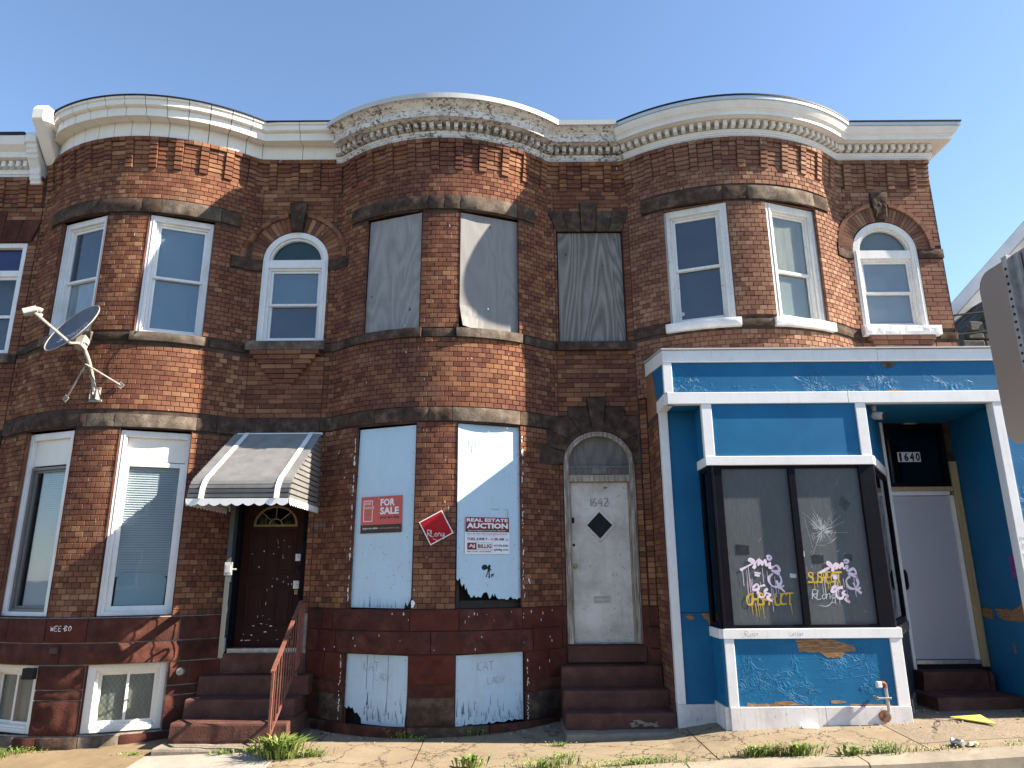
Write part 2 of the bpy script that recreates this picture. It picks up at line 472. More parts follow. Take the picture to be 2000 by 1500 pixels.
MAT['gutter'] = concrete('gutter concrete', (.22, .19, .15), (.29, .26, .21), True, False, .7)
MAT['dirt'] = noisy('bare ground', two((.10, .085, .06), (.17, .14, .10)), 4)

def leaf(name, c0, c1):
    g = G(name, .55, .3)
    c = g.ramp(g.math('FRACT', g.math('ADD', g.attr('tint'), g.orand())), [(0, c0), (1, c1)])
    g.set('Subsurface Weight', 0.0)
    return g.col(c)
MAT['leaf'] = leaf('weed leaf', (.06, .11, .02), (.22, .28, .06))
MAT['leaf_dry'] = leaf('dry grass', (.15, .15, .04), (.28, .24, .09))

def sign_metal():
    g = G('bare aluminium sign back', .30, .5, .85)
    p = g.pos((1, 60, 1))
    c = g.ramp(g.noise(g.pos(), 1.2, 2, .5), [(.3, (.50, .43, .37)), (.7, (.56, .49, .43))])
    g.set('Roughness', g.rng(g.noise(p, 5, 2, .5), .3, .7, .30, .34))
    return g.col(c)
MAT['sign_metal'] = sign_metal()
MAT['siding'] = noisy('pale grey stucco', [(.3, (.36, .38, .40)), (.6, (.52, .53, .54))], 1.1, 5, rough=.85)
MAT['rake'] = noisy('blue grey rake board', two((.28, .33, .40), (.36, .41, .48)), 2)
MAT['roofing'] = noisy('grey shingle', two((.08, .08, .085), (.14, .14, .14)), 3)
MAT['rubble'] = rock('dark rubble stone', [(.3, (.035, .033, .032)), (.5, (.085, .08, .072)), (.72, (.20, .19, .165))], 3)
MAT['wire'] = MAT['black']

# ------------------------------------------------------------------ mesh helper
WM = {}

def reg(o, M=None, parent=None):
    COL.objects.link(o)
    M = M or Matrix.Identity(4)
    if parent is not None:
        o.parent = parent
        o.matrix_parent_inverse = WM[parent.name].inverted()
    o.matrix_basis = M
    WM[o.name] = M
    return o

def frame(p, ang=0.0):
    return Matrix.Translation(Vector(p)) @ Matrix.Rotation(ang, 4, 'Z')

class MB:
    def __init__(s):
        s.v, s.f, s.t = [], [], []
    def poly(s, pts, tint=0.0):
        n = len(s.v)
        s.v += [tuple(p) for p in pts]
        s.f.append(tuple(range(n, n + len(pts))))
        s.t.append(tint)
    def box(s, x0, x1, y0, y1, z0, z1, tint=0.0):
        s.hexa([(x0, y0, z0), (x1, y0, z0), (x1, y1, z0), (x0, y1, z0), (x0, y0, z1), (x1, y0, z1), (x1, y1, z1), (x0, y1, z1)], tint)
    def hexa(s, p, tint=0.0):
        n = len(s.v)
        s.v += [tuple(q) for q in p]
        for f in ((0, 3, 2, 1), (4, 5, 6, 7), (0, 1, 5, 4), (1, 2, 6, 5), (2, 3, 7, 6), (3, 0, 4, 7)):
            s.f.append(tuple(n + i for i in f))
            s.t.append(tint)
    def prism(s, pts, d, tint=0.0):
        """polygon pts (3D) extruded by vector d"""
        n, k = len(s.v), len(pts)
        d = Vector(d)
        s.v += [tuple(Vector(p)) for p in pts] + [tuple(Vector(p) + d) for p in pts]
        s.f.append(tuple(range(n, n + k)))
        s.f.append(tuple(range(n + 2 * k - 1, n + k - 1, -1)))
        s.t += [tint, tint]
        for i in range(k):
            j = (i + 1) % k
            s.f.append((n + i, n + k + i, n + k + j, n + j))
            s.t.append(tint)
    def tube(s, pts, r, n=6, cap=True, tint=0.0):
        pts = [Vector(p) for p in pts]
        rings = []
        for i, p in enumerate(pts):
            a = pts[max(i - 1, 0)]
            b = pts[min(i + 1, len(pts) - 1)]
            t = (b - a).normalized()
            up = Vector((0, 0, 1)) if abs(t.z) < .95 else Vector((1, 0, 0))
            u = t.cross(up).normalized()
            w = u.cross(t)
            rr = r[i] if isinstance(r, (list, tuple)) else r
            st = len(s.v)
            for k in range(n):
                an = 2 * math.pi * (k + .5) / n
                s.v.append(tuple(p + (u * math.cos(an) + w * math.sin(an)) * rr))
            rings.append(st)
        for i in range(len(rings) - 1):
            for k in range(n):
                k2 = (k + 1) % n
                s.f.append((rings[i] + k, rings[i] + k2, rings[i + 1] + k2, rings[i + 1] + k))
                s.t.append(tint)
        if cap:
            s.f.append(tuple(rings[0] + k for k in range(n - 1, -1, -1)))
            s.f.append(tuple(rings[-1] + k for k in range(n)))
            s.t += [tint, tint]
    def grid(s, P, tint=0.0):
        """P: rows of points"""
        n, w = len(s.v), len(P[0])
        for r in P:
            s.v += [tuple(p) for p in r]
        for i in range(len(P) - 1):
            for j in range(w - 1):
                a = n + i * w + j
                s.f.append((a, a + 1, a + w + 1, a + w))
                s.t.append(tint)
    def add(s, verts, faces, tint=0.0):
        n = len(s.v)
        s.v += [tuple(p) for p in verts]
        for f in faces:
            s.f.append(tuple(n + i for i in f))
            s.t.append(tint)
    def mesh(s, name, mat, smooth=False):
        me = bpy.data.meshes.new(name)
        me.from_pydata(s.v, [], s.f)
        me.materials.append(MAT[mat] if isinstance(mat, str) else mat)
        a = me.attributes.new('tint', 'FLOAT', 'FACE')
        a.data.foreach_set('value', s.t)
        if smooth:
            me.shade_smooth()
            me.set_sharp_from_angle(angle=rad(35))
        me.update()
        return me
    def build(s, name, mat, parent=None, M=None, smooth=False, bevel=0.0, label=None, kind=None):
        o = bpy.data.objects.new(name, s.mesh(name, mat, smooth))
        reg(o, M, parent)
        if bevel:
            b = o.modifiers.new('edge', 'BEVEL')
            b.width = bevel
            b.segments = 1
            b.limit_method = 'ANGLE'
        if label:
            o['label'] = label
        if kind:
            o['kind'] = kind
        return o

def thing(name, label, cat, loc=(0, 0, 0), group=None, ang=0.0):
    o = bpy.data.objects.new(name, None)
    o.empty_display_size = .2
    reg(o, frame(loc, ang))
    return tag(o, label, cat, group)

def tag(o, label, cat, group=None):
    o['label'] = label
    o['category'] = cat
    if group:
        o['group'] = group
    return o

def one(mb, name, mat, label, cat, group=None, **kw):
    return tag(mb.build(name, mat, **kw), label, cat, group)

def bx(name, mat, parent, x0, x1, y0, y1, z0, z1, M=None, bevel=.004):
    b = MB()
    b.box(x0, x1, y0, y1, z0, z1)
    return b.build(name, mat, parent, M, bevel=bevel)

def text_into(mb, body, x, z, w=None, h=None, y=0.0, bold=0.0, shear=0.0):
    """flat print: text fitted into w x h with its lower left corner at x, z of the local plane"""
    cu = bpy.data.curves.new('print', 'FONT')
    cu.body = body
    cu.size = 1.0
    cu.offset = bold
    cu.shear = shear
    cu.resolution_u = 2
    ob = bpy.data.objects.new('print', cu)
    me = bpy.data.meshes.new_from_object(ob)
    co = [v.co.copy() for v in me.vertices]
    fs = [tuple(p.vertices) for p in me.polygons]
    bpy.data.objects.remove(ob)
    bpy.data.meshes.remove(me)
    if not co:
        return
    x0, x1 = min(c.x for c in co), max(c.x for c in co)
    y0, y1 = min(c.y for c in co), max(c.y for c in co)
    sy = (h / (y1 - y0)) if h else w / (x1 - x0)
    sx = (w / (x1 - x0)) if w else sy
    mb.add([(x + (c.x - x0) * sx, y, z + (c.y - y0) * sy) for c in co], fs)

RIB = [0]
def ribbon(mb, pts, wd, y=0.0, taper=False):
    n = len(pts)
    L, Rr = [], []
    ph = (pts[0][0] * 37 + pts[0][1] * 91) % 6.28
    RIB[0] += 1
    yo = (RIB[0] % 14) * .00022
    for i, p in enumerate(pts):
        a, b = pts[max(i - 1, 0)], pts[min(i + 1, n - 1)]
        dx, dz = b[0] - a[0], b[1] - a[1]
        l = math.hypot(dx, dz) or 1
        w2 = wd / 2 * ((1 - .7 * i / (n - 1)) if taper else 1 + .32 * math.sin(i * .55 + ph))
        y_ = y - yo - i * .00003
        L.append((p[0] - dz / l * w2, y_, p[1] + dx / l * w2))
        Rr.append((p[0] + dz / l * w2, y_, p[1] - dx / l * w2))
    for i in range(n - 1):
        mb.poly([Rr[i], Rr[i + 1], L[i + 1], L[i]])

def curve(pts, n=6):
    """Catmull-Rom through 2D/3D points"""
    P = [Vector(p) for p in pts]
    out = []
    for i in range(len(P) - 1):
        p0, p1, p2, p3 = P[max(i - 1, 0)], P[i], P[i + 1], P[min(i + 2, len(P) - 1)]
        for k in range(n):
            t = k / n
            out.append(.5 * ((2 * p1) + (p2 - p0) * t + (2 * p0 - 5 * p1 + 4 * p2 - p3) * t * t + (3 * p1 - p0 - 3 * p2 + p3) * t ** 3))
    out.append(P[-1])
    return out

# ------------------------------------------------------------------ ground heights
T0 = ([-14, -9, -4.65, -2.2, -.9, .5, 1.3, 2, 3, 4.5, 6, 9, 16], [-.3, -.14, -.02, .045, .07, .09, .11, .2, .23, .28, .32, .42, .65])
T1 = ([-14, -9, -3.87, -2, .6, 1.6, 2.28, 4.1, 6, 9, 16], [-.36, -.2, -.05, 0, .035, .09, .205, .265, .31, .41, .64])
T2 = ([-14, -9, -4, -2, .9, 2.5, 3.5, 4.7, 7, 9, 16], [-.46, -.3, -.14, -.07, .09, .16, .185, .245, .33, .4, .62])

def zg(x, y):
    a, b, c = np.interp(x, *T0), np.interp(x, *T1), np.interp(x, *T2)
    if y > -1.1:
        return float(a + (b - a) * min(max(-y / 1.1, 0), 1))
    return float(b + (c - b) * min((-y - 1.1) / 1.1, 1))

# ------------------------------------------------------------------ facade line in plan
BAYS = {1: (-5.21, 1.50, .62), 2: (-.96, 1.48, .63), 3: (3.21, 1.55, .62)}
XS = np.arange(-9.5, 6.60, .004)

def bay_arr(x):
    y = np.zeros_like(x)
    for xc, hw, P in BAYS.values():
        Rr = (hw * hw + P * P) / (2 * P)
        d = np.abs(x - xc)
        a = np.sqrt(np.maximum(Rr * Rr - d * d, 1e-6)) - (Rr - P)
        e = .06
        s = .5 * (a + np.sqrt(a * a + e * e))
        w = np.clip((hw + .13 - d) / .14, 0, 1)
        y = np.maximum(y, s * w * w * (3 - 2 * w))
    return -y
YS = bay_arr(XS)
SS = np.concatenate([[0], np.cumsum(np.hypot(np.diff(XS), np.diff(YS)))])
AN = np.arctan2(np.gradient(YS), np.gradient(XS))

def yb(x): return float(np.interp(x, XS, YS))
def ab(x): return float(np.interp(x, XS, AN))
def s_of(x): return float(np.interp(x, XS, SS))
def x_of(s): return float(np.interp(s, SS, XS))

def W(x, off, z):
    a = ab(x)
    return Vector((x + math.sin(a) * off, yb(x) - math.cos(a) * off, z))

# ------------------------------------------------------------------ bricks
CH = .066       # course height
UN = .1065      # header pitch

def brick_geo(w, h, d=.03, c=.004):
    x, z = w / 2, h / 2
    v = [(-x + c, 0, -z + c), (x - c, 0, -z + c), (x - c, 0, z - c), (-x + c, 0, z - c),
         (-x, c, -z), (x, c, -z), (x, c, z), (-x, c, z), (-x, d, -z), (x, d, -z), (x, d, z), (-x, d, z)]
    f = [(0, 1, 2, 3)]
    for i in range(4):
        j = (i + 1) % 4
        f.append((4 + i, 4 + j, j, i))
        f.append((8 + i, 8 + j, 4 + j, 4 + i))
    return v, f

BRICK_ME = {}
def brick_mesh(w, h, d, mat):
    k = (round(w, 3), round(h, 3), round(d, 3), mat)
    if k not in BRICK_ME:
        b = MB()
        v, f = brick_geo(w, h, d)
        b.add(v, f)
        BRICK_ME[k] = b.mesh('brick', mat)
    return BRICK_ME[k]

def put_brick(parent, w, h, d, mat, M, name='brick'):
    o = bpy.data.objects.new(name, brick_mesh(w, h, d, mat))
    return reg(o, M, parent)

def proj_px(p):
    d = Vector(p) - CAM_POS
    z = d.dot(FW)
    return 1000 + 1387 * d.dot(RT) / z, 750 - 1387 * d.dot(UP) / z, z

def blocked(ex, z0, z1):
    zc = (z0 + z1) / 2
    out = []
    for e in ex:
        if e[0] == 'r' and e[3] < z1 - .012 and e[4] > z0 + .012:
            out.append((e[1], e[2]))
        elif e[0] == 'c' and e[2] - .02 < zc < e[2] + e[4]:
            hw = e[3] * math.sqrt(max(0, 1 - ((zc - e[2]) / e[4]) ** 2))
            if hw > 0:
                out.append((e[1] - hw, e[1] + hw))
        elif e[0] == 't' and e[5] < zc < e[6]:        # trapezoid: x0b x1b x0t x1t z0 z1
            k = (zc - e[5]) / (e[6] - e[5])
            out.append((e[1] + (e[3] - e[1]) * k, e[2] + (e[4] - e[2]) * k))
    return sorted(out)

def free_spans(x0, x1, bl):
    out, a = [], x0
    for p, q in bl:
        if p > a:
            out.append((a, min(p, x1)))
        a = max(a, q)
        if a >= x1:
            break
    if a < x1:
        out.append((a, x1))
    return [(p, q) for p, q in out if q - p > .015]

def brick_wall(house, x0, x1, z0, z1, ex, mat, zones, special=0, seed=1, corbel=None):
    """running bond on flats, header bond on the swell; the largest 300 in view are separate objects"""
    rr = random.Random(seed)
    L = []        # (centre, angle, w, h, d, full)
    n = int(round((z1 - z0) / CH))
    for i in range(n):
        za = z0 + i * CH
        zb = za + CH
        for xa, xb in free_spans(x0, x1, blocked(ex, za, zb)):
            for zx0, zx1, curved in zones:
                p, q = max(xa, zx0), min(xb, zx1)
                if q - p < .012:
                    continue
                sa, sb = s_of(p), s_of(q)
                u = UN if curved else 2 * UN
                off = (i % 2) * u / 2 + (0 if curved else (0.25 * u if i % 6 == 3 else 0))
                k = math.floor((sa - off) / u)
                cells = []
                while k * u + off < sb:
                    c0, c1 = max(k * u + off, sa), min((k + 1) * u + off, sb)
                    if c1 - c0 > .004:
                        cells.append([c0, c1])
                    k += 1
                if len(cells) > 1 and cells[0][1] - cells[0][0] < .028:
                    cells[1][0] = cells[0][0]
                    cells.pop(0)
                if len(cells) > 1 and cells[-1][1] - cells[-1][0] < .028:
                    cells[-2][1] = cells[-1][1]
                    cells.pop()
                for c0, c1 in cells:
                    w = c1 - c0 - .006
                    if w < .008:
                        continue
                    L.append((x_of((c0 + c1) / 2), (za + zb) / 2, w, CH - .006, rr.uniform(-.0015, .0018), abs(c1 - c0 - u) < 1e-4, .03))
    if corbel:
        cz0, nc, cx0, cx1 = corbel
        s0, s1 = s_of(cx0), s_of(cx1)
        m3 = max(1, round((s1 - s0) / (3 * UN)))
        u = (s1 - s0) / (3 * m3)
        for k in range(nc):
            zc = cz0 + (k + .5) * CH
            for j in range(m3):
                sa = s0 + 3 * u * j
                if k == nc - 1:
                    for q in range(3):
                        L.append((x_of(sa + (q + .5) * u), zc, u - .005, CH - .005, .072 + rr.uniform(-.002, .002), False, .13))
                    continue
                L.append((x_of(sa + .5 * u), zc, u - .004, CH - .009, .026 + .009 * k + rr.uniform(-.002, .002), False, .12))
                if rr.random() < .5:
                    L.append((x_of(sa + 2 * u), zc, 2 * u - .008, CH - .007, .0085 * k + rr.uniform(-.002, .002), False, .09))
                else:
                    for q in (1.5, 2.5):
                        L.append((x_of(sa + q * u), zc, u - .006, CH - .007, .0085 * k + rr.uniform(-.002, .002), False, .09))
    size = []
    for idx, (x, z, w, h, o, full, d) in enumerate(L):
        if not full:
            continue
        px, py, dep = proj_px((x, yb(x), z))
        if -5 < px < 2005 and -5 < py < 1505:
            a = ab(x)
            view = (CAM_POS - Vector((x, yb(x), z))).normalized()
            size.append((w * h * (1 / dep) ** 2 * max(0, view.dot(Vector((math.sin(a), -math.cos(a), 0)))), idx))
    size.sort(reverse=True)
    pick = {i for _, i in size[:max(0, 300 - special)]}
    mb = MB()
    for idx, (x, z, w, h, o, full, d) in enumerate(L):
        a = ab(x)
        c = W(x, o, z)
        if idx in pick:
            put_brick(house, round(w, 3), h, .03, mat, frame(c, a))
        else:
            v, f = brick_geo(w, h, d)
            ca, sa = math.cos(a), math.sin(a)
            mb.add([(c.x + p[0] * ca - p[1] * sa, c.y + p[0] * sa + p[1] * ca, c.z + p[2]) for p in v], f, rr.random())
    mb.build('brick_courses', mat, house, kind='stuff')

def wall_sheet(house, name, mat, x0, x1, z0, z1, holes, off=-.014, step=.025, reveal=.14, rmat=None):
    """the backing behind the bricks, with real openings and their reveals"""
    xs = sorted(set([round(v, 4) for v in np.arange(x0, x1, step)] + [x1] + [h for H in holes for h in H[:2] if x0 < h < x1]))
    zs = sorted(set([z0, z1] + [h for H in holes for h in H[2:4] if z0 < h < z1]))
    mb = MB()
    for i in range(len(xs) - 1):
        if xs[i + 1] - xs[i] < 1e-4:
            continue
        xm = (xs[i] + xs[i + 1]) / 2
        for j in range(len(zs) - 1):
            zm = (zs[j] + zs[j + 1]) / 2
            if any(H[0] < xm < H[1] and H[2] < zm < H[3] for H in holes):
                continue
            mb.poly([W(xs[i], off, zs[j]), W(xs[i + 1], off, zs[j]), W(xs[i + 1], off, zs[j + 1]), W(xs[i], off, zs[j + 1])])
    w = mb.build(name, mat, house)
    for H in holes:
        rv = MB()
        a, b, c, d = H[:4]
        r = H[4] if len(H) > 4 else reveal
        if r <= 0:
            continue
        A0, B0 = W(a, off, c), W(b, off, c)
        v = Vector((0, r, 0))
        up = Vector((0, 0, d - c))
        rv.poly([A0, A0 + up, A0 + up + v, A0 + v])
        rv.poly([B0 + v, B0 + up + v, B0 + up, B0])
        rv.poly([A0 + up, B0 + up, B0 + up + v, A0 + up + v])
        rv.poly([A0 + v, B0 + v, B0, A0])
        rv.build('reveal', rmat or mat, w)
    return w

def stone(parent, mat, xa, xb, za, zb, off=.012, amp=.014, depth=.05, seed=0.0, name='stone_block', cell=.045, gap=.003):
    """a rock faced block following the wall line"""
    sa, sb = s_of(xa) + gap, s_of(xb) - gap
    za, zb = za + gap, zb - gap
    nx = max(3, int((sb - sa) / cell))
    nz = max(3, int((zb - za) / cell))
    P = []
    for j in range(nz + 1):
        row = []
        for i in range(nx + 1):
            s = sa + (sb - sa) * i / nx
            z = za + (zb - za) * j / nz
            edge = min(i, nx - i, j, nz - j)
            n1 = noise.fractal(Vector((s * 7 + seed, z * 7, seed * 1.7)), .9, 2.1, 4)
            d = off + amp * (n1 * .9 + .35) if edge else off - .004 + amp * .25 * n1
            row.append(W(x_of(s), d, z))
        P.append(row)
    mb = MB()
    mb.grid(P)
    back = lambda s, z: W(x_of(s), off - depth, z)
    def side(front):
        b = [back(s, z) for s, z in front[1]]
        for i in range(len(b) - 1):
            mb.poly([b[i], b[i + 1], front[0][i + 1], front[0][i]])
    ss = [sa + (sb - sa) * i / nx for i in range(nx + 1)]
    zz = [za + (zb - za) * j / nz for j in range(nz + 1)]
    side((P[0], [(s, za) for s in ss]))
    side((P[-1][::-1], [(s, zb) for s in ss[::-1]]))
    side(([r[-1] for r in P], [(sb, z) for z in zz]))
    side(([r[0] for r in P][::-1], [(sa, z) for z in zz[::-1]]))
    o = mb.build(name, mat, parent)
    o.data.shade_smooth()
    return o

def poly_stone(parent, mat, pts, y, depth=.05, amp=.012, seed=0.0, name='stone_block'):
    """wedge shaped stone on the flat wall: convex outline (x, z), roughened face"""
    c = Vector((sum(p[0] for p in pts) / len(pts), 0, sum(p[1] for p in pts) / len(pts)))
    mb = MB()
    rings = 5
    R_ = []
    n = len(pts)
    per = []
    for i in range(n):
        p, q = pts[i], pts[(i + 1) % n]
        k = max(1, int(math.hypot(q[0] - p[0], q[1] - p[1]) / .05))
        for j in range(k):
            per.append((p[0] + (q[0] - p[0]) * j / k, p[1] + (q[1] - p[1]) * j / k))
    for r in range(rings):
        t = 1 - r / rings
        row = []
        for p in per + [per[0]]:
            x, z = c.x + (p[0] - c.x) * t, c.z + (p[1] - c.z) * t
            nn = noise.fractal(Vector((x * 8 + seed, z * 8, seed)), .9, 2.1, 4)
            row.append((x, y - (amp * (nn * .9 + .35) if r else amp * .1), z))
        R_.append(row)
    mb.grid(R_)
    last = R_[-1]
    cy = y - amp * .4
    for i in range(len(last) - 1):
        mb.poly([last[i], last[i + 1], (c.x, cy, c.z)])
    o = R_[0]
    for i in range(len(o) - 1):
        a, b = o[i], o[i + 1]
        mb.poly([(a[0], y + depth, a[2]), (b[0], y + depth, b[2]), b, a])
    return mb.build(name, mat, parent)

# ------------------------------------------------------------------ windows
def chord(xc, side, din, dout, rin=.04, rout=.085):
    """the two plan points of a window set straight across the swell; side -1 left, +1 right"""
    a, b = xc + side * din, xc + side * dout
    pa, pb = (a, yb(a) + rin), (b, yb(b) + rout)
    return (pb, pa) if side < 0 else (pa, pb)

def local(p0, p1, z):
    ang = math.atan2(p1[1] - p0[1], p1[0] - p0[0])
    return frame((p0[0], p0[1], z), ang), math.hypot(p1[0] - p0[0], p1[1] - p0[1])

def rect_frame(mb, x0, x1, z0, z1, t, y0, y1, tb=None, tt=None):
    tb = t if tb is None else tb
    tt = t if tt is None else tt
    mb.box(x0, x0 + t, y0, y1, z0, z1)
    mb.box(x1 - t, x1, y0, y1, z0, z1)
    if tb: mb.box(x0 + t, x1 - t, y0, y1, z0, z0 + tb)
    if tt: mb.box(x0 + t, x1 - t, y0, y1, z1 - tt, z1)

def quad_part(name, mat, parent, M, x0, x1, z0, z1, y, th=.004):
    b = MB()
    b.box(x0, x1, y, y + th, z0, z1)
    return b.build(name, mat, parent, M)

def sash_window(parent, M, w, h, mat='white', cw=.085, stop=.028, sw=.035, split=.5, pane='glass', back='shade_blue', head=0.0,
                name='window', cap=0.02, smat=None, label=None, backs=None):
    """casing > two sashes, panes, what hangs behind them"""
    smat = smat or mat
    mb = MB()
    rect_frame(mb, 0, w, 0, h, cw, -.012, .10, tb=.045)
    mb.box(cw * .45, cw * .62, -.024, -.012, .02, h - .01)
    mb.box(w - cw * .62, w - cw * .45, -.024, -.012, .02, h - .01)
    i0, i1, j0, j1 = cw, w - cw, .045, h - cw - head
    if head:
        mb.box(cw, w - cw, .02, .05, j1, h - cw)
    rect_frame(mb, i0, i1, j0, j1, stop, .03, .12, tb=.02)
    win = mb.build(name, mat, parent, M, bevel=.004, label=label)
    a0, a1, b0, b1 = i0 + stop, i1 - stop, j0 + .02, j1 - stop
    zm = b0 + (b1 - b0) * split
    up = MB()
    rect_frame(up, a0, a1, zm - .018, b1, sw, .055, .085)
    up.build('sash', smat, win, M, bevel=.003)
    lo = MB()
    rect_frame(lo, a0, a1, b0, zm + .018, sw, .088, .118, tb=.05)
    lo.build('sash', smat, win, M, bevel=.003)
    quad_part('pane', pane, win, M, a0 + sw, a1 - sw, zm - .018 + sw, b1 - sw, .07)
    quad_part('pane', pane, win, M, a0 + sw, a1 - sw, b0 + .05, zm + .018 - sw, .102)
    bk = backs or (back, back)
    quad_part('shade', bk[0], win, M, a0, a1, zm, b1, .088)
    quad_part('shade', bk[1], win, M, a0, a1, b0, zm, .121)
    return win, (a0, a1, b0, b1, zm)

def arc_pts(xc, zc, rx, rz, a0=0, a1=math.pi, n=20):
    return [(xc + rx * math.cos(a0 + (a1 - a0) * i / n), zc + rz * math.sin(a0 + (a1 - a0) * i / n)) for i in range(n + 1)]

def ring(mb, xc, zc, rx0, rz0, rx1, rz1, y0, y1, n=24, a0=0, a1=math.pi):
    i_, o_ = arc_pts(xc, zc, rx0, rz0, a0, a1, n), arc_pts(xc, zc, rx1, rz1, a0, a1, n)
    for k in range(n):
        A, B, C, D = i_[k], i_[k + 1], o_[k + 1], o_[k]
        mb.hexa([(A[0], y0, A[1]), (D[0], y0, D[1]), (D[0], y1, D[1]), (A[0], y1, A[1]), (B[0], y0, B[1]), (C[0], y0, C[1]), (C[0], y1, C[1]), (B[0], y1, B[1])])

def arch_window(parent, xc, hw, z0, zs, rz, y, mat, fan_mat, back, cw=.085, bar=.11, pane='glass', label=None):
    M = frame((xc, y, 0))
    mb = MB()
    ring(mb, 0, zs, hw - cw, rz - cw, hw, rz, -.012, .12)
    ring(mb, 0, zs, hw - cw - .03, rz - cw - .03, hw - cw, rz - cw, .02, .12)
    mb.box(-hw, -hw + cw, -.012, .12, z0, zs)
    mb.box(hw - cw, hw, -.012, .12, z0, zs)
    mb.box(-hw + cw, hw - cw, .0, .12, zs - bar, zs + .012)
    mb.box(-hw + cw, hw - cw, -.012, .12, z0, z0 + .035)
    for sx in (-1, 1):
        a = sx * (hw - cw * .5)
        mb.box(a - .008, a + .008, -.024, -.012, z0 + .02, zs)
    win = mb.build('window', mat, parent, M, bevel=.003, label=label)
    fp = MB()
    pts = arc_pts(0, zs + .012, hw - cw - .03, rz - cw - .03, n=18)
    fp.prism([(p[0], .07, p[1]) for p in pts], (0, .006, 0))
    fp.build('fanlight_pane', fan_mat, win, M)
    i0, i1, j0, j1 = -hw + cw, hw - cw, z0 + .035, zs - bar
    st = MB()
    rect_frame(st, i0, i1, j0, j1, .03, .03, .12)
    st.build('stop', mat, win, M, bevel=.003)
    a0, a1, b0, b1 = i0 + .03, i1 - .03, j0 + .03, j1 - .03
    zm = (b0 + b1) / 2
    up = MB()
    rect_frame(up, a0, a1, zm - .015, b1, .033, .055, .085)
    up.build('sash', mat, win, M, bevel=.003)
    lo = MB()
    rect_frame(lo, a0, a1, b0, zm + .015, .033, .088, .118)
    lo.build('sash', mat, win, M, bevel=.003)
    quad_part('pane', pane, win, M, a0 + .033, a1 - .033, zm + .018, b1 - .033, .07)
    quad_part('pane', pane, win, M, a0 + .033, a1 - .033, b0 + .033, zm - .018, .102)
    quad_part('shade', back[0], win, M, a0, a1, zm, b1, .088)
    quad_part('shade', back[1], win, M, a0, a1, b0, zm, .121)
    bk = MB()
    bk.prism([(p[0], .10, p[1]) for p in arc_pts(0, zs - .02, hw - cw, rz - cw, n=14)], (0, .004, 0))
    bk.build('shade', back[0], win, M)
    return win

def brick_arch(house, xc, zc, rx0, rz0, rx1, rz1, mat, hood_w=.062, gap_key=.13, n=27, hood_n=16, off=.012):
    """ring of voussoir bricks with a projecting hood course"""
    for i in range(n):
        a0, a1 = math.pi * i / n, math.pi * (i + 1) / n
        am = (a0 + a1) / 2
        if abs(math.cos(am)) * (rx0 + rx1) / 2 < gap_key * .62:
            continue
        e = .004
        def P(r0, r1, a): return (xc + r0 * math.cos(a), zc + r1 * math.sin(a))
        pts = [P(rx0, rz0, a0 + e), P(rx1, rz1, a0 + e), P(rx1, rz1, a1 - e), P(rx0, rz0, a1 - e)]
        mb = MB()
        yv = yb(xc + (rx0 + rx1) / 2 * math.cos(am)) - off * .5
        mb.prism([(p[0], yv - RND.uniform(0, .002), p[1]) for p in pts], (0, .16 - yv, 0))
        mb.build('voussoir', mat, house, bevel=.003)
    for i in range(hood_n):
        a0, a1 = math.pi * i / hood_n, math.pi * (i + 1) / hood_n
        if abs(math.cos((a0 + a1) / 2)) * rx1 < gap_key * .6:
            continue
        mb = MB()
        yv = yb(xc + (rx1 + hood_w / 2) * math.cos((a0 + a1) / 2))
        ring(mb, xc, zc, rx1 + .002, rz1 + .002, rx1 + hood_w, rz1 + hood_w, yv - off - .026, .04, 2, a0 + .004, a1 - .004)
        mb.build('hood_brick', mat, house)

# ------------------------------------------------------------------ cornices
def cpath(x0, x1, step=.07):
    n = max(1, int(round((x1 - x0) / step)))
    out = []
    for i in range(n + 1):
        x = x0 + (x1 - x0) * i / n
        a = ab(x)
        out.append((x, yb(x), math.sin(a), -math.cos(a)))
    return out

def loft(path, prof, caps=True):
    mb = MB()
    P = [[(x + nx * p, y + ny * p, z) for p, z in prof] for x, y, nx, ny in path]
    mb.grid([[P[i][j] for i in range(len(P))] for j in range(len(prof))])
    if caps:
        mb.poly(P[0][::-1])
        mb.poly(P[-1])
    return mb

def dentils(parent, mat, x0, x1, za, zb, p0, p1, w=.055, pitch=.105, extra=()):
    sa, sb = s_of(x0), s_of(x1)
    n = int((sb - sa) / pitch)
    b = MB()
    b.box(-w / 2, w / 2, -(p1 - p0) - .012, .02, -(zb - za) / 2, (zb - za) / 2)
    me = b.mesh('dentil', mat)
    for i in range(n):
        x = x_of(sa + (i + .5) * (sb - sa) / n)
        c = W(x, p0, (za + zb) / 2)
        reg(bpy.data.objects.new('dentil', me), frame(c, ab(x)), parent)
    for (px, py, ang) in extra:
        reg(bpy.data.objects.new('dentil', me), frame((px, py, (za + zb) / 2), ang), parent)

def house_shell(house, x0, x1, z0, zt, mat='mortar'):
    """party walls, back and roof, so that no light leaks in and nothing is paper thin"""
    b = MB()
    b.poly([(x0, .35, zt), (x1, .35, zt), (x1, 11, zt - .5), (x0, 11, zt - .5)])
    b.poly([(x0, 11, z0), (x0, 11, zt - .5), (x1, 11, zt - .5), (x1, 11, z0)])
    b.poly([(x1, .35, z0), (x1, 11, z0), (x1, 11, zt - .5), (x1, .35, zt)])
    b.poly([(x0, 11, z0), (x0, .35, z0), (x0, .35, zt), (x0, 11, zt - .5)])
    b.poly([(x0, .35, z0), (x1, .35, z0), (x1, 11, z0), (x0, 11, z0)])
    b.build('roof', 'roofing', house)

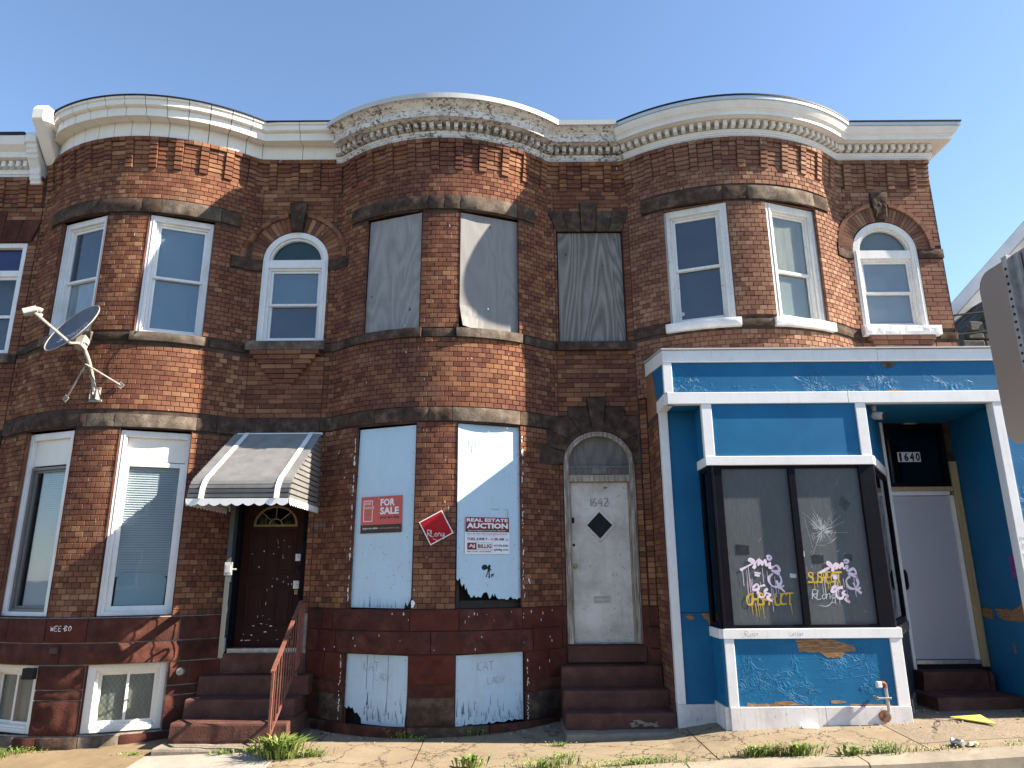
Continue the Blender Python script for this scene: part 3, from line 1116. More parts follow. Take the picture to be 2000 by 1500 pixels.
# ================================================================== GROUND
def ground_patch(x0, x1, y0, y1, dz=0.0, nx=None, ny=None, lift=0.0):
    nx = nx or max(2, int((x1 - x0) / .25))
    ny = ny or max(2, int((y1 - y0) / .25))
    mb = MB()
    mb.grid([[(x0 + (x1 - x0) * i / nx, y0 + (y1 - y0) * j / ny, zg(x0 + (x1 - x0) * i / nx, min(0, y0 + (y1 - y0) * j / ny)) + lift
               + .004 * noise.noise(Vector(((x0 + (x1 - x0) * i / nx) * 1.7, (y0 + (y1 - y0) * j / ny) * 1.7, 3)))) for i in range(nx + 1)] for j in range(ny + 1)])
    return mb

base = MB()
base.grid([[(x, y, -.9) for x in (-600, -40, 40, 600)] for y in (-600, -40, 40, 900)])
base.build('ground', 'dirt', kind='structure')

walk = bpy.data.objects.new('sidewalk', None)
reg(walk)
walk['kind'] = 'structure'
XB = [(-14, -6.3, 'walk_left'), (-6.3, -3.93, 'walk_left'), (-3.93, -2.47, 'walk_left'), (-2.47, -1.0, 'walk'), (-1.0, 1.88, 'walk'),
      (1.88, 3.84, 'walk'), (3.84, 5.6, 'walk_agg'), (5.6, 9.0, 'walk_agg'), (9.0, 16, 'walk')]
def slab(x0, x1, y0, y1, mat, lift=0.0):
    g_ = .007
    # edges that go down into the joint
    nx = max(2, int((x1 - x0) / .25)); ny = max(2, int((y1 - y0) / .25))
    mb = ground_patch(x0 + g_, x1 - g_, y0 + g_, y1 - g_, nx=nx, ny=ny, lift=lift)
    P = mb.v[:]
    w = nx + 1
    def down(ids):
        for a, b in zip(ids[:-1], ids[1:]):
            A, B = P[a], P[b]
            mb.poly([(A[0], A[1], A[2] - .05), (B[0], B[1], B[2] - .05), B, A])
    down([i for i in range(w)])
    down([i * w + nx for i in range(ny + 1)])
    down([ny * w + i for i in range(nx, -1, -1)])
    down([i * w for i in range(ny, -1, -1)])
    return mb.build('paving_slab', mat, walk)
for x0, x1, mt in XB:
    if x1 == -2.47:
        slab(x0, x1, -1.06, .6, mt)
        slab(x0, x1, -2.2, -1.06, 'walk_new', .004)
    elif x0 >= 3.8 and x1 < 9:
        slab(x0, x1, -1.95, .6, mt)
        slab(x0, x1, -2.2, -1.95, 'walk')
    else:
        slab(x0, x1, -2.2, .6, mt)
bed = ground_patch(-14, 16, -2.2, .6, lift=-.055)
bed.build('bedding', 'dirt', walk)

kerb = bpy.data.objects.new('kerb', None)
reg(kerb)
kerb['kind'] = 'structure'
kx = [-14, -11.5, -9.2, -7, -4.9, -2.8, -.9, .35, 1.55, 3.1, 5.2, 7.4, 9.6, 12, 16]
for a, b in zip(kx[:-1], kx[1:]):
    n = max(2, int((b - a) / .3))
    prof = [(-2.208, -.2), (-2.212, -.006), (-2.225, .012), (-2.47, .004), (-2.50, -.012), (-2.515, -.16)]
    P = []
    for dy, dz in prof:
        P.append([(a + .008 + (b - a - .016) * i / n, dy + .006 * noise.noise(Vector((a + i * .9, dy * 5, 1))),
                   zg(a + (b - a) * i / n, -2.2) + dz + .006 * noise.noise(Vector((a + i * .7, dy * 9, 7)))) for i in range(n + 1)])
    mb = MB()
    mb.grid(P[::-1])
    mb.poly([r[0] for r in P])
    mb.poly([r[-1] for r in P][::-1])
    mb.build('kerb_stone', 'kerb', kerb, smooth=True)

road = MB()
xs_ = np.arange(-14, 16.1, .5)
road.grid([[(x, y, zg(x, -2.2) - .125 + cr) for x in xs_] for y, cr in ((-13, -.02), (-8, .06), (-5, .03), (-3.4, -.01))])
road.build('road', 'road', kind='structure')
gut = MB()
gut.grid([[(x, y, zg(x, -2.2) - .125 + cr) for x in xs_] for y, cr in ((-3.4, -.008), (-2.9, -.008), (-2.49, .0))])
gut.build('gutter', 'gutter', kind='structure')
far = MB()
far.grid([[(x, y, -.5 if abs(x) > 20 else -.32) for x in (-400, -60, -14.0, 16, 60, 400)] for y in (-300, -60, -13)])
far.build('far_ground', 'road', kind='structure')

# ================================================================== HOUSES
def basement_chord(xc, side): return chord(xc, side, .27, 1.06, .045, .07)

# ---------------------------------------------------------------- house one (left)
H1 = thing('rowhouse', 'red brick rowhouse with cream vinyl cornice, awning over its door and white sash windows', 'rowhouse', (-4.7, 0, 0), 'swell-front rowhouses')
xc = -5.2
A, B = -6.83, -2.58
wins1 = [(xc - 1.05, xc - .28), (xc + .28, xc + 1.06)]
ex = [('r', a, b, 4.87, 6.58) for a, b in wins1] + [('r', a, b, 1.3, 3.62) for a, b in wins1]
ex += [('r', -6.52, -3.86, 6.59, 6.81), ('r', A, B, 4.755, 4.875), ('r', A, B, 3.61, 3.79)]
ex += [('r', -3.55, -2.615, 4.87, 6.16), ('c', -3.082, 6.15, .752, .735), ('r', -3.93, -3.5, 5.985, 6.155), ('r', -2.66, -2.285, 5.985, 6.155), ('r', -3.19, -2.98, 6.7, 7.03)]
ex += [('r', -3.60, -2.66, .86, 3.3)]
zones1 = [(A, -3.62, True), (-3.62, B, False)]
brick_wall(H1, A, B, 1.335, 7.27, ex, 'brick_red', zones1, special=24, seed=11, corbel=(7.27, 7, A + .02, B))
holes = [(a, b, 4.87, 6.58) for a, b in wins1] + [(a, b, 1.345, 3.60) for a, b in wins1] + [(-3.545, -2.62, 4.91, 6.58, 0), (-3.60, -2.66, .87, 3.25, .2)] + [(xc - 1.06, xc - .27, .075, .81), (xc + .27, xc + 1.07, .075, .81)]
WALL1 = wall_sheet(H1, 'wall', 'mortar', A, B, 1.33, 7.75, holes, rmat='brick_red')
wall_sheet(H1, 'foundation_bed', 'joint_light', A, B, -.35, 1.335, holes, off=.008, rmat='stone_red')
house_shell(H1, A + .01, B - .01, -.5, 8.0)
sd = 1.0
for i, (p, q) in enumerate([(-6.52, -5.65), (-5.65, -5.03), (-5.03, -4.78), (-4.78, -4.08), (-4.08, -3.86)]):
    stone(H1, 'stone_dark' if i != 3 else 'stone_sill', p, q, 6.595, 6.80, .022, .022, seed=i + 1.0)
for i, (p, q) in enumerate([(A, xc - 1.13), (xc - .22, xc + .22), (xc + 1.14, -3.66), (-2.57 + .0, B)]):
    if q - p > .05:
        stone(H1, 'stone_dark', p, q, 4.76, 4.87, .012, .016, seed=i + 9.0)
for i, (p, q) in enumerate([(A, -6.35), (-6.35, -5.35), (-5.35, -5.0), (-5.0, -4.1), (-4.1, -3.9), (-3.9, -3.55), (-3.55, -2.75), (-2.75, B)]):
    stone(H1, 'stone_sill' if i in (2, 3) else 'stone_dark', p, q, 3.615, 3.785, .018, .02 if i < 5 else .008, seed=i + 20.0)

def sill(parent, M, w, h, mat, over=.03, proud=.05, seed=0.0, name='window_sill'):
    """rough straight sill block under a window; top at z = 0 of M"""
    nx, nz = int((w + 2 * over) / .03), 3
    P = []
    for j in range(nz + 1):
        row = []
        for i in range(nx + 1):
            e = min(i, nx - i, j, nz - j)
            x, z = -over + (w + 2 * over) * i / nx, -h + h * j / nz
            row.append((x, -proud - (.012 * noise.fractal(Vector((x * 9 + seed, z * 9, seed)), .9, 2, 3) + .006 if e else 0), z))
        P.append(row)
    mb = MB()
    mb.grid(P)
    x0, x1 = -over, w + over
    mb.poly([(x0, -proud, 0), (x1, -proud, 0), (x1, .12, 0), (x0, .12, 0)])
    mb.poly([(x0, .12, -h), (x1, .12, -h), (x1, -proud, -h), (x0, -proud, -h)])
    mb.poly([(x0, .12, -h), (x0, -proud, -h), (x0, -proud, 0), (x0, .12, 0)])
    mb.poly([(x1, -proud, -h), (x1, .12, -h), (x1, .12, 0), (x1, -proud, 0)])
    return mb.build(name, mat, parent, M)

for k, sgn in enumerate((-1, 1)):
    p0, p1 = chord(xc, sgn, .28, 1.055)
    M, w = local(p0, p1, 4.875)
    wn_, _ = sash_window(H1, M, w, 1.70, back='shade_blue' if sgn > 0 else 'shade_slate', backs=('shade_blue', 'shade_blue') if sgn > 0 else ('shade_slate', 'curtain_lace'), pane='glass', split=.5, cw=.08)
    stone(wn_, 'stone_sill', xc + (-1.09 if sgn < 0 else .24), xc + (-.24 if sgn < 0 else 1.09), 4.755, 4.878, .045, .016, .14, seed=k + 3.0, name='window_sill')
# lower windows
p0, p1 = chord(xc, 1, .28, 1.06)
M, w = local(p0, p1, 1.345)
mb = MB()
rect_frame(mb, 0, w, 0, 2.235, .075, -.012, .12, tb=.05)
mb.box(.035, .05, -.022, -.012, .02, 2.22); mb.box(w - .05, w - .035, -.022, -.012, .02, 2.22)
LW = mb.build('window', 'white', H1, M, bevel=.004)
bx('head_board', 'vinyl', LW, .075, w - .075, .05, .07, 1.855, 2.16, M)
mb = MB()
rect_frame(mb, .075, w - .075, .05, 1.845, .055, .035, .09, tb=.06)
mb.build('sash', 'white', LW, M, bevel=.004)
quad_part('pane', 'glass', LW, M, .13, w - .13, .11, 1.79, .06)
bl = MB()
nsl = 46
for i in range(nsl):
    z = .45 + i * (1.79 - .45) / nsl
    gap = .0 if i > 12 else 0
    bl.hexa([(.125, .088, z), (w - .125, .088, z), (w - .125, .102, z + .027), (.125, .102, z + .027),
             (.125, .0895, z), (w - .125, .0895, z), (w - .125, .1035, z + .027), (.125, .1035, z + .027)])
bl.build('blind', 'blind_slat', LW, M, kind='stuff')
quad_part('shade', 'shade_slate', LW, M, .1, w - .1, .05, 1.86, .17)
cd = MB()
cd.prism([(.15, .078, .115), (w - .15, .078, .115), (w - .14, .078, .42), (w - .21, .078, .485), (.23, .078, .50), (.155, .078, .44)], (0, .006, 0))
cd.build('card', 'blue_card', LW, M)
p0, p1 = chord(xc, -1, .28, 1.05)
M, w = local(p0, p1, 1.345)
mb = MB()
rect_frame(mb, 0, w, 0, 2.235, .085, -.012, .12, tb=.05)
mb.box(.04, .055, -.022, -.012, .02, 2.22)
LW = mb.build('window', 'white', H1, M, bevel=.004)
bx('head_board', 'vinyl', LW, .085, w - .085, .04, .06, 1.82, 2.15, M)
mb = MB()
rect_frame(mb, .085, w - .085, .05, 1.80, .035, .02, .06)
rect_frame(mb, .12, w - .12, .085, 1.765, .03, .05, .09)
mb.build('storm_frame', 'alu_frame', LW, M, bevel=.003)
quad_part('pane', 'glass', LW, M, .14, w - .14, .10, 1.75, .07)
quad_part('curtain', 'yellow_curtain', LW, M, .15, .24, .1, 1.74, .15)
bl = MB()
for i in range(60):
    z = .1 + i * 1.65 / 60
    bl.hexa([(.20, .095, z), (w - .125, .095, z), (w - .125, .11, z + .0275), (.20, .11, z + .0275),
             (.20, .0965, z), (w - .125, .0965, z), (w - .125, .1115, z + .0275), (.20, .1115, z + .0275)])
bl.build('blind', 'blind_slat', LW, M, kind='stuff')
quad_part('shade', 'shade_slate', LW, M, .1, w - .1, .05, 1.8, .2)

# arched window with brick arch
sw_ = arch_window(H1, -3.082, .468, 4.915, 6.15, .44, .02, 'white', 'stained_green', ('shade_blue', 'shade_slate'), cw=.085)
brick_arch(H1, -3.082, 6.15, .472, .445, .69, .672, 'brick_red')
poly_stone(H1, 'stone_dark', [(-3.155, 6.59), (-3.01, 6.59), (-2.965, 7.035), (-3.215, 7.035)], -.05, .1, .014, 3.0, 'keystone')
stone(H1, 'stone_dark', -3.925, -3.553, 5.985, 6.15, .02, .018, seed=41)
stone(H1, 'stone_dark', -2.612, -2.29, 5.985, 6.15, .02, .018, seed=42)
sill(sw_, frame((-3.66, .0, 4.912)), 1.085, .125, 'stone_sill', .0, .085, 8.0)
def corbel_bricks(house, xc, half0, half1, z_top, n, mat, p0=.09, p1=.012):
    for k in range(n):
        t = k / max(1, n - 1)
        hw = half0 + (half1 - half0) * t
        pr = p0 + (p1 - p0) * t
        z1 = z_top - k * CH
        m_ = max(1, round(2 * hw / .24))
        for q in range(m_):
            a = -hw + 2 * hw * q / m_
            wd = 2 * hw / m_ - .006
            put_brick(house, round(wd, 3), CH - .007, pr + .03, mat, frame((xc + a + wd / 2 + .003, -pr - RND.uniform(0, .003), z1 - CH / 2)))
corbel_bricks(H1, -3.115, .475, .10, 4.785, 8, 'brick_red')

# foundation stones
def course(house, z0, z1, joints, mats, ex=(), off=.03, amp=.018, seed=0.0):
    for i, (a, b) in enumerate(zip(joints[:-1], joints[1:])):
        for p, q in free_spans(a, b, blocked(ex, z0, z1)):
            if q - p > .04:
                stone(house, mats[i % len(mats)], p, q, z0, z1, off, amp, .06, seed + i * 1.37 + z0 * 3, gap=.005)
bw1 = [('r', xc - 1.06, xc - .27, .07, .815), ('r', xc + .27, xc + 1.075, .07, .815), ('r', -3.6, -2.6, .6, 3.3), ('r', -3.62, -2.62, .0, .88)]
course(H1, 1.055, 1.33, [A, -5.98, -5.45, -4.97, -4.05, -3.60, -3.0, B], ['stone_red', 'stone_red', 'stone_red_bright'], bw1, seed=1, amp=.024)
course(H1, .815, 1.05, [A, -6.2, -5.24, -4.02, -3.5, -2.9, B], ['stone_red'], bw1, seed=2, amp=.026)
course(H1, .55, .81, [A, -6.28, -5.47, -4.93, -4.12, -3.92, -3.5, B], ['stone_red', 'stone_red_bright'], bw1, seed=3)
course(H1, .44, .545, [A, -6.28, -5.47, -4.93, -4.12, -3.5, B], ['stone_red'], bw1, seed=4)
course(H1, .065, .435, [A, -6.28, -5.47, -4.93, -4.12, -3.5, B], ['stone_red'], bw1, seed=5, amp=.03)
course(H1, -.2, .06, [A, -6.0, -5.62, -5.35, -4.9, -4.5, -3.9, -3.4, B], ['stone_dark', 'stone_sill', 'stone_red'], (), .06, .022, 6)

# basement windows
def slider(parent, p0, p1, z0, h, mesh_l, mesh_r, thick=.085):
    M, w = local(p0, p1, z0)
    mb = MB()
    rect_frame(mb, 0, w, 0, h, thick, -.02, .10, tb=.05, tt=.07)
    win = mb.build('window', 'vinyl', parent, M, bevel=.005)
    mb = MB()
    rect_frame(mb, thick, w - thick, .05, h - .07, .03, .02, .10)
    mb.box(thick + .03, w - thick - .03, -.0, .05, .05, .075)
    mb.build('stop', 'vinyl', win, M, bevel=.003)
    a0, a1, b0, b1 = thick + .03, w - thick - .03, .08, h - .10
    xm = (a0 + a1) / 2
    for (x0, x1, y) in ((a0, xm + .015, .07), (xm - .015, a1, .045)):
        s_ = MB()
        rect_frame(s_, x0, x1, b0, b1, .03, y, y + .022)
        s_.build('sash', 'vinyl', win, M, bevel=.002)
        quad_part('pane', 'glass_dirty', win, M, x0 + .03, x1 - .03, b0 + .03, b1 - .03, y + .008)
    if mesh_l is not None:
        me = MB()
        for k in range(-10, 22):
            for sgn in (1, -1):
                xA = a0 + k * .055
                pts = [(xA, b0), (xA + sgn * (b1 - b0) * .7, b1)]
                x0, x1 = pts[0][0], pts[1][0]
                t0, t1 = 0.0, 1.0
                lo, hi = a0, a1
                if abs(x1 - x0) > 1e-6:
                    ta, tb = (lo - x0) / (x1 - x0), (hi - x0) / (x1 - x0)
                    t0, t1 = max(0, min(ta, tb)), min(1, max(ta, tb))
                if t1 - t0 > .02:
                    q = lambda t: (x0 + (x1 - x0) * t, b0 + (b1 - b0) * t)
                    ribbon(me, [q(t0), q(t1)], .004, .1015)
        me.build('wire_mesh', 'galv', win, M, kind='stuff')
    quad_part('curtain', 'curtain_lace', win, M, a0, a1, b0, b1, .104)
    return win, M
p0, p1 = basement_chord(xc, 1)
slider(H1, p0, p1, .075, .735, 1, 1)
p0, p1 = basement_chord(xc, -1)
wl, Ml = slider(H1, p0, p1, .075, .735, None, None)
mb = MB()
for r_ in (.18, .15):
    ring(mb, .55, .10, r_ - .02, r_ - .02, r_, r_, .118, .126, 10)
mb.build('fan_guard', 'galv', wl, Ml)
mb = MB()
cpos = W(-4.0, .03, .70)
mb.tube([cpos + Vector((0, .05, 0)), cpos + Vector((.01, -.05, 0))], .042, 14)
mb.tube([cpos + Vector((.01, -.05, 0)), cpos + Vector((.011, -.054, 0))], .024, 14)
mb.build('vent_pipe', 'galv', H1, smooth=True)
bx('vent_cover', 'black', H1, -.07, .07, -.05, .02, -.06, .06, frame(W(-5.53, .05, .73), ab(-5.53)))
bx('vent_cover', 'stone_dark', H1, -.04, .04, -.02, .02, -.035, .035, frame(W(-5.30, .05, .98), ab(-5.30)))
# chalk scribble on the stone
mb = MB()
t = 0
def scr(mb, strokes, ox, oz, sc, wd, y):
    for st in strokes:
        ribbon(mb, [(ox + p[0] * sc, oz + p[1] * sc) for p in st], wd, y)
LET = {
 'A': [[(0, 0), (.3, 1), (.6, 0)], [(.1, .4), (.5, .4)]], 'B': [[(0, 0), (0, 1), (.45, .85), (.1, .52), (.5, .25), (0, 0)]], 'C': [[(.55, .85), (.3, 1), (.02, .6), (.1, .1), (.55, .12)]],
 'D': [[(0, 0), (0, 1), (.5, .7), (.5, .25), (0, 0)]], 'E': [[(.5, 1), (0, .95), (0, 0), (.5, .03)], [(0, .5), (.4, .52)]], 'F': [[(.5, 1), (0, 1), (0, 0)], [(0, .5), (.4, .5)]],
 'K': [[(0, 0), (.03, 1)], [(.5, 1), (.03, .45), (.5, 0)]], 'L': [[(.03, 1), (0, 0), (.5, .05)]], 'O': [[(.3, 1), (.02, .6), (.15, .05), (.5, .2), (.55, .75), (.3, 1)]], 'P': [[(0, 0), (0, 1), (.5, .85), (.4, .5), (0, .5)]],
 'R': [[(0, 0), (0, 1), (.5, .85), (.4, .55), (0, .5), (.55, 0)]], 'S': [[(.5, .9), (.15, 1), (.05, .7), (.5, .4), (.4, .05), (0, .08)]], 'T': [[(.3, 0), (.3, 1)], [(0, 1), (.62, 1)]], 'U': [[(0, 1), (.03, .2), (.3, 0), (.5, .2), (.55, 1)]],
 'W': [[(0, 1), (.15, 0), (.35, .7), (.55, 0), (.7, 1)]], 'Y': [[(0, 1), (.3, .5), (.6, 1)], [(.3, .5), (.15, -.1)]], 'H': [[(0, 0), (0, 1)], [(.5, 0), (.5, 1)], [(0, .5), (.5, .5)]],
 'N': [[(0, 0), (.02, 1), (.5, 0), (.52, 1)]], '-': [[(.1, .45), (.4, .48)]], '1': [[(.25, 0), (.25, 1)]], '6': [[(.45, 1), (.05, .5), (.1, .05), (.45, .1), (.45, .45), (.07, .42)]], '4': [[(.35, 1), (0, .4), (.55, .4)], [(.42, .75), (.4, -.05)]],
 '2': [[(.02, .8), (.25, 1), (.5, .75), (.02, .02), (.6, .06)]], 'o': [[(.25, .55), (.03, .3), (.2, 0), (.45, .25), (.25, .55)]], 'n': [[(0, 0), (.03, .55)], [(.03, .4), (.3, .58), (.42, 0)]],
 'g': [[(.45, .5), (.1, .5), (.1, .1), (.42, .15), (.45, .5), (.42, -.35), (.05, -.3)]], 'e': [[(.05, .3), (.42, .32), (.25, .55), (.03, .25), (.2, 0), (.45, .1)]], 'u': [[(0, .55), (.05, .05), (.4, .1), (.42, .55), (.45, 0)]],
 'a': [[(.42, .5), (.1, .5), (.05, .1), (.4, .15), (.42, .5), (.47, 0)]], ' ': [], 'l': [[(.1, 1), (.1, 0)]], 'i': [[(.1, .5), (.1, 0)]], 't': [[(.2, .9), (.2, 0)], [(0, .6), (.4, .6)]],
 'X': [[(0, 0), (.5, 1)], [(0, 1), (.5, 0)]], 'Q': [[(.3, 1), (.02, .6), (.15, .05), (.5, .2), (.55, .75), (.3, 1)], [(.35, .25), (.65, -.1)]], 'I': [[(.1, 1), (.1, 0)]], 'G': [[(.55, .85), (.3, 1), (.02, .6), (.1, .1), (.5, .1), (.5, .5), (.3, .5)]]}
def write(mb, txt, ox, oz, h, wd, y, step=.75, slant=0.0, smooth=3):
    x = ox
    for ch in txt:
        for st in LET.get(ch, []):
            pts = [(x + (p[0] + slant * p[1]) * h, oz + p[1] * h) for p in st]
            if smooth > 1 and len(pts) > 2:
                pts = [(v.x, v.z) for v in curve([(p[0], 0, p[1]) for p in pts], smooth)]
            ribbon(mb, pts, wd, y)
        x += h * step * (1.15 if ch in 'WM' else (.6 if ch in '1Ii- l' else 1))
write(mb, 'WEE-BO', 0, 0, .055, .006, 0, .8)
pl = W(-5.36, .062, 1.19)
mb.build('chalk_scribble', 'white_print', H1, frame(pl, ab(-5.25)))
for k_, ch_ in enumerate('1644'):
    mb = MB()
    write(mb, ch_, 0, 0, .085, .012, 0, .75)
    xn_ = -2.62 + .058 * k_
    mb.build('house_number', 'pencil_dark', H1, frame(W(xn_, .012, 2.37), ab(xn_ + .02)))

# doorway
DM = frame((0, 0, 0))
mb = MB()
mb.box(-3.60, -3.535, .03, .19, .87, 3.2)
mb.box(-2.715, -2.66, .03, .19, .87, 3.2)
mb.box(-3.535, -2.715, .03, .19, 2.72, 3.2)
mb.build('door_frame', 'frame_dark', H1, bevel=.004)
door = MB()
door.box(-3.535, -2.715, .13, .175, .93, 2.72)
DO = door.build('door', 'door_maroon', H1, bevel=.004)
for (x0, x1, z0, z1) in ((-3.43, -3.18, 1.18, 1.68), (-3.07, -2.82, 1.18, 1.68), (-3.43, -3.18, 1.80, 2.36), (-3.07, -2.82, 1.80, 2.36)):
    mb = MB()
    rect_frame(mb, x0, x1, z0, z1, .022, .118, .131)
    mb.box(x0 + .05, x1 - .05, .122, .131, z0 + .05, z1 - .05)
    mb.build('panel_moulding', 'door_maroon', DO, bevel=.006)
mb = MB()
for k in range(20):
    x, z = -3.46 + .68 * RND.random(), .98 + abs(RND.gauss(0, .16))
    mb.box(x, x + RND.uniform(.004, .03), .1165, .1295, z, z + RND.uniform(.003, .012))
for k in range(24):
    x, z = -3.40 + .62 * RND.random() ** .7, 1.1 + 1.2 * RND.random()
    mb.box(x, x + RND.uniform(.002, .007), .1165, .1295, z, z + RND.uniform(.005, .026))
mb.build('paint_chips', 'white_old', DO, kind='stuff')
mb = MB()
mb.prism([(p[0], .122, p[1]) for p in arc_pts(-3.11, 2.44, .26, .22, n=16)], (0, .006, 0))
mb.build('fanlight_pane', 'glass_dark', DO)
mb = MB()
ring(mb, -3.11, 2.44, .26, .22, .285, .245, .108, .13, 16)
ring(mb, -3.11, 2.44, .075, .065, .09, .08, .112, .13, 10)
mb.box(-3.395, -2.825, .108, .13, 2.415, 2.44)
for a in (45, 90, 135):
    c_, s_ = math.cos(rad(a)), math.sin(rad(a))
    mb.tube([(-3.11 + .08 * c_, .117, 2.44 + .07 * s_), (-3.11 + .265 * c_, .117, 2.44 + .225 * s_)], .007, 5)
mb.build('fanlight_grille', 'gold', DO)
for (z, s_, mt) in ((2.02, .045, 'white_old'), (1.88, .03, 'black'), (1.68, .05, 'white_old'), (1.59, .03, 'brass')):
    mb = MB()
    mb.box(-2.775 - s_, -2.775 + s_ * .5, .105, .131, z - s_, z + s_)
    mb.tube([(-2.79, .11, z), (-2.79, .085, z)], .014, 8)
    mb.build('lock', mt, DO, bevel=.003)
bx('threshold', 'steel', H1, -3.57, -2.68, .02, .19, .868, .925)
bx('door_sill', 'stone_step', H1, -3.60, -2.585, -.045, .18, .635, .866, bevel=.008)
# storm door standing open
SD = thing('storm_door', 'slate blue storm door standing open edge-on beside the maroon front door', 'door', (-3.575, -.02, .9))
hx, hy, fx, fy = -3.575, -.02, -3.325, -.80
Msd = frame((hx, hy, 0), math.atan2(fy - hy, fx - hx))
Ld = math.hypot(fx - hx, fy - hy)
mb = MB()
rect_frame(mb, 0, Ld, .925, 2.74, .09, -.02, .02, tb=.16)
mb.box(.09, Ld - .09, -.02, .02, 1.72, 1.82)
mb.build('leaf_frame', 'storm_blue', SD, Msd, bevel=.004)
mb = MB()
for zc_, zh in ((1.40, .3), (2.2, .42)):
    for k in range(5):
        x = .09 + (Ld - .18) * (k + .5) / 5
        mb.tube([(x, 0, zc_ - zh), (x, 0, zc_ + zh)], .007, 5)
    for sx in (-1, 1):
        pts = curve([(Ld / 2 + sx * .02, 0, zc_ - .22), (Ld / 2 + sx * .19, 0, zc_ - .1), (Ld / 2 + sx * .16, 0, zc_ + .1), (Ld / 2 + sx * .04, 0, zc_ + .05), (Ld / 2 + sx * .08, 0, zc_ - .04)], 5)
        mb.tube(pts, .012, 5)
mb.build('grille', 'storm_blue', SD, Msd)
bx('free_edge', 'storm_edge', SD, Ld, Ld + .012, -.024, .024, .90, 2.74, Msd, bevel=.002)
mb = MB()
mb.box(Ld - .08, Ld + .02, -.04, .045, 1.80, 1.95)
mb.box(Ld - .02, Ld + .05, -.028, .03, 1.83, 1.92)
mb.tube([(Ld - .03, .03, 1.87), (Ld - .03, .075, 1.87), (Ld - .12, .08, 1.87)], .012, 6)
mb.build('lock', 'steel', SD, Msd, bevel=.004)

# cornice of house one: vinyl panels
def cornice_vinyl(house, x0, x1):
    c = bx('cornice', 'vinyl', house, -.05, .0, 0, .2, 7.75, 7.9, frame((x0 + .08, .05, 0)))
    xs = []
    x = x0
    while x < x1 - .05:
        sl = abs(ab(x))
        curved = yb(x) < -.05
        x2 = x_of(s_of(x) + (.25 if curved else .62))
        x2 = min(x2, x1)
        if x1 - x2 < .1: x2 = x1
        xs.append((x, x2))
        x = x2
    j = 0
    for a, b in xs:
        def seg(prof, name, mat, g=.0042, sub=1):
            fd = lambda q: min(1.0, max(0.0, (q - x0) / .35))
            p = [(W(q, 0, 0).x, yb(q), math.sin(ab(q)) * fd(q), -math.cos(ab(q))) for q in (a + g, (a + b) / 2, b - g)]
            loft(p, prof).build(name, mat, c)
        seg([(.0, 7.745), (.045, 7.745), (.05, 7.77), (.055, 7.985), (.0, 7.985)], 'frieze_panel', 'vinyl')
        seg([(.05, 7.968), (.215, 7.955), (.215, 7.975), (.05, 7.99)], 'soffit_panel', 'vinyl')
        seg([(.20, 7.95), (.222, 7.95), (.228, 8.07), (.262, 8.072), (.285, 8.085), (.288, 8.16), (.31, 8.165), (.315, 8.195), (.20, 8.2), (.20, 7.95)], 'fascia_panel', 'vinyl')
    pt = [(x, y, nx * min(1.0, max(0.0, (x - x0) / .35)), ny) for x, y, nx, ny in cpath(x0, x1)]
    loft(pt, [(.33, 8.197), (.333, 8.212), (-.9, 8.212), (-.9, 8.197), (.33, 8.197)]).build('roof_edge', 'black_rubber_gap_shade', house)
    return c
cornice_vinyl(H1, -6.66, B)
def bracket(house, x0, x1, prof, mat, name='end_bracket'):
    mb = MB()
    mb.prism([(x0, y, z) for y, z in prof], (x1 - x0, 0, 0))
    return mb.build(name, mat, house, bevel=.012)
bracket(H1, -6.855, -6.68, [(.05, 7.66), (-.07, 7.66), (-.11, 7.70), (-.49, 8.10), (-.53, 8.14), (-.53, 8.31), (-.46, 8.40), (-.1, 8.42), (.05, 8.3)], 'vinyl')

# ---------------------------------------------------------------- house zero (sliver at the far left)
H0 = thing('rowhouse', 'neighbouring rowhouse cut off at the left edge with blue stained glass transom', 'rowhouse', (-8, 0, 0), 'swell-front rowhouses')
A0, B0 = -9.2, -6.835
ex = [('r', -7.92, -6.965, 4.77, 6.46), ('t', -8.0, -6.90, -8.12, -6.80, 6.455, 6.815), ('r', A0, B0, 4.635, 4.765), ('r', A0, B0, 3.5, 3.68), ('r', -7.92, -6.965, 1.3, 3.5)]
brick_wall(H0, A0, B0, 1.2, 7.02, ex, 'brick_red', [(A0, B0, False)], seed=5, corbel=(7.02, 7, A0, B0 - .03))
wall_sheet(H0, 'wall', 'mortar', A0, B0, -.4, 7.55, [(-7.92, -6.965, 4.77, 6.46), (-7.92, -6.965, 1.3, 3.5)], rmat='brick_red')
house_shell(H0, A0 + .01, B0 - .01, -.5, 7.9)
for i in range(5):
    t0, t1 = i / 5, (i + 1) / 5
    zt = 6.96 if i == 2 else 6.81
    poly_stone(H0, 'stone_red', [(-7.985 + 1.07 * t0 + .004, 6.462), (-7.985 + 1.07 * t1 - .004, 6.462), (-8.11 + 1.3 * t1 - .004, zt), (-8.11 + 1.3 * t0 + .004, zt)], -.015, .06, .012 if i < 3 else .007, i + 60.0)
for i, (p, q) in enumerate([(A0, -8.0), (-6.9, B0)]):
    stone(H0, 'stone_dark', p, q, 4.64, 4.765, .012, .014, seed=70.0 + i)
stone(H0, 'stone_dark', A0, -8.0, 3.5, 3.68, .012, .014, seed=75.0)
stone(H0, 'stone_dark', -8.0, B0, 3.5, 3.68, .012, .014, seed=76.0)
Mw = frame((-7.92, .035, 4.775))
mb = MB()
rect_frame(mb, 0, .955, 0, 1.68, .07, -.015, .12, tb=.05)
mb.box(.07, .885, .0, .12, 1.17, 1.26)
w0 = mb.build('window', 'white', H0, Mw, bevel=.004)
quad_part('fanlight_pane', 'stained_blue', w0, Mw, .07, .885, 1.26, 1.61, .06)
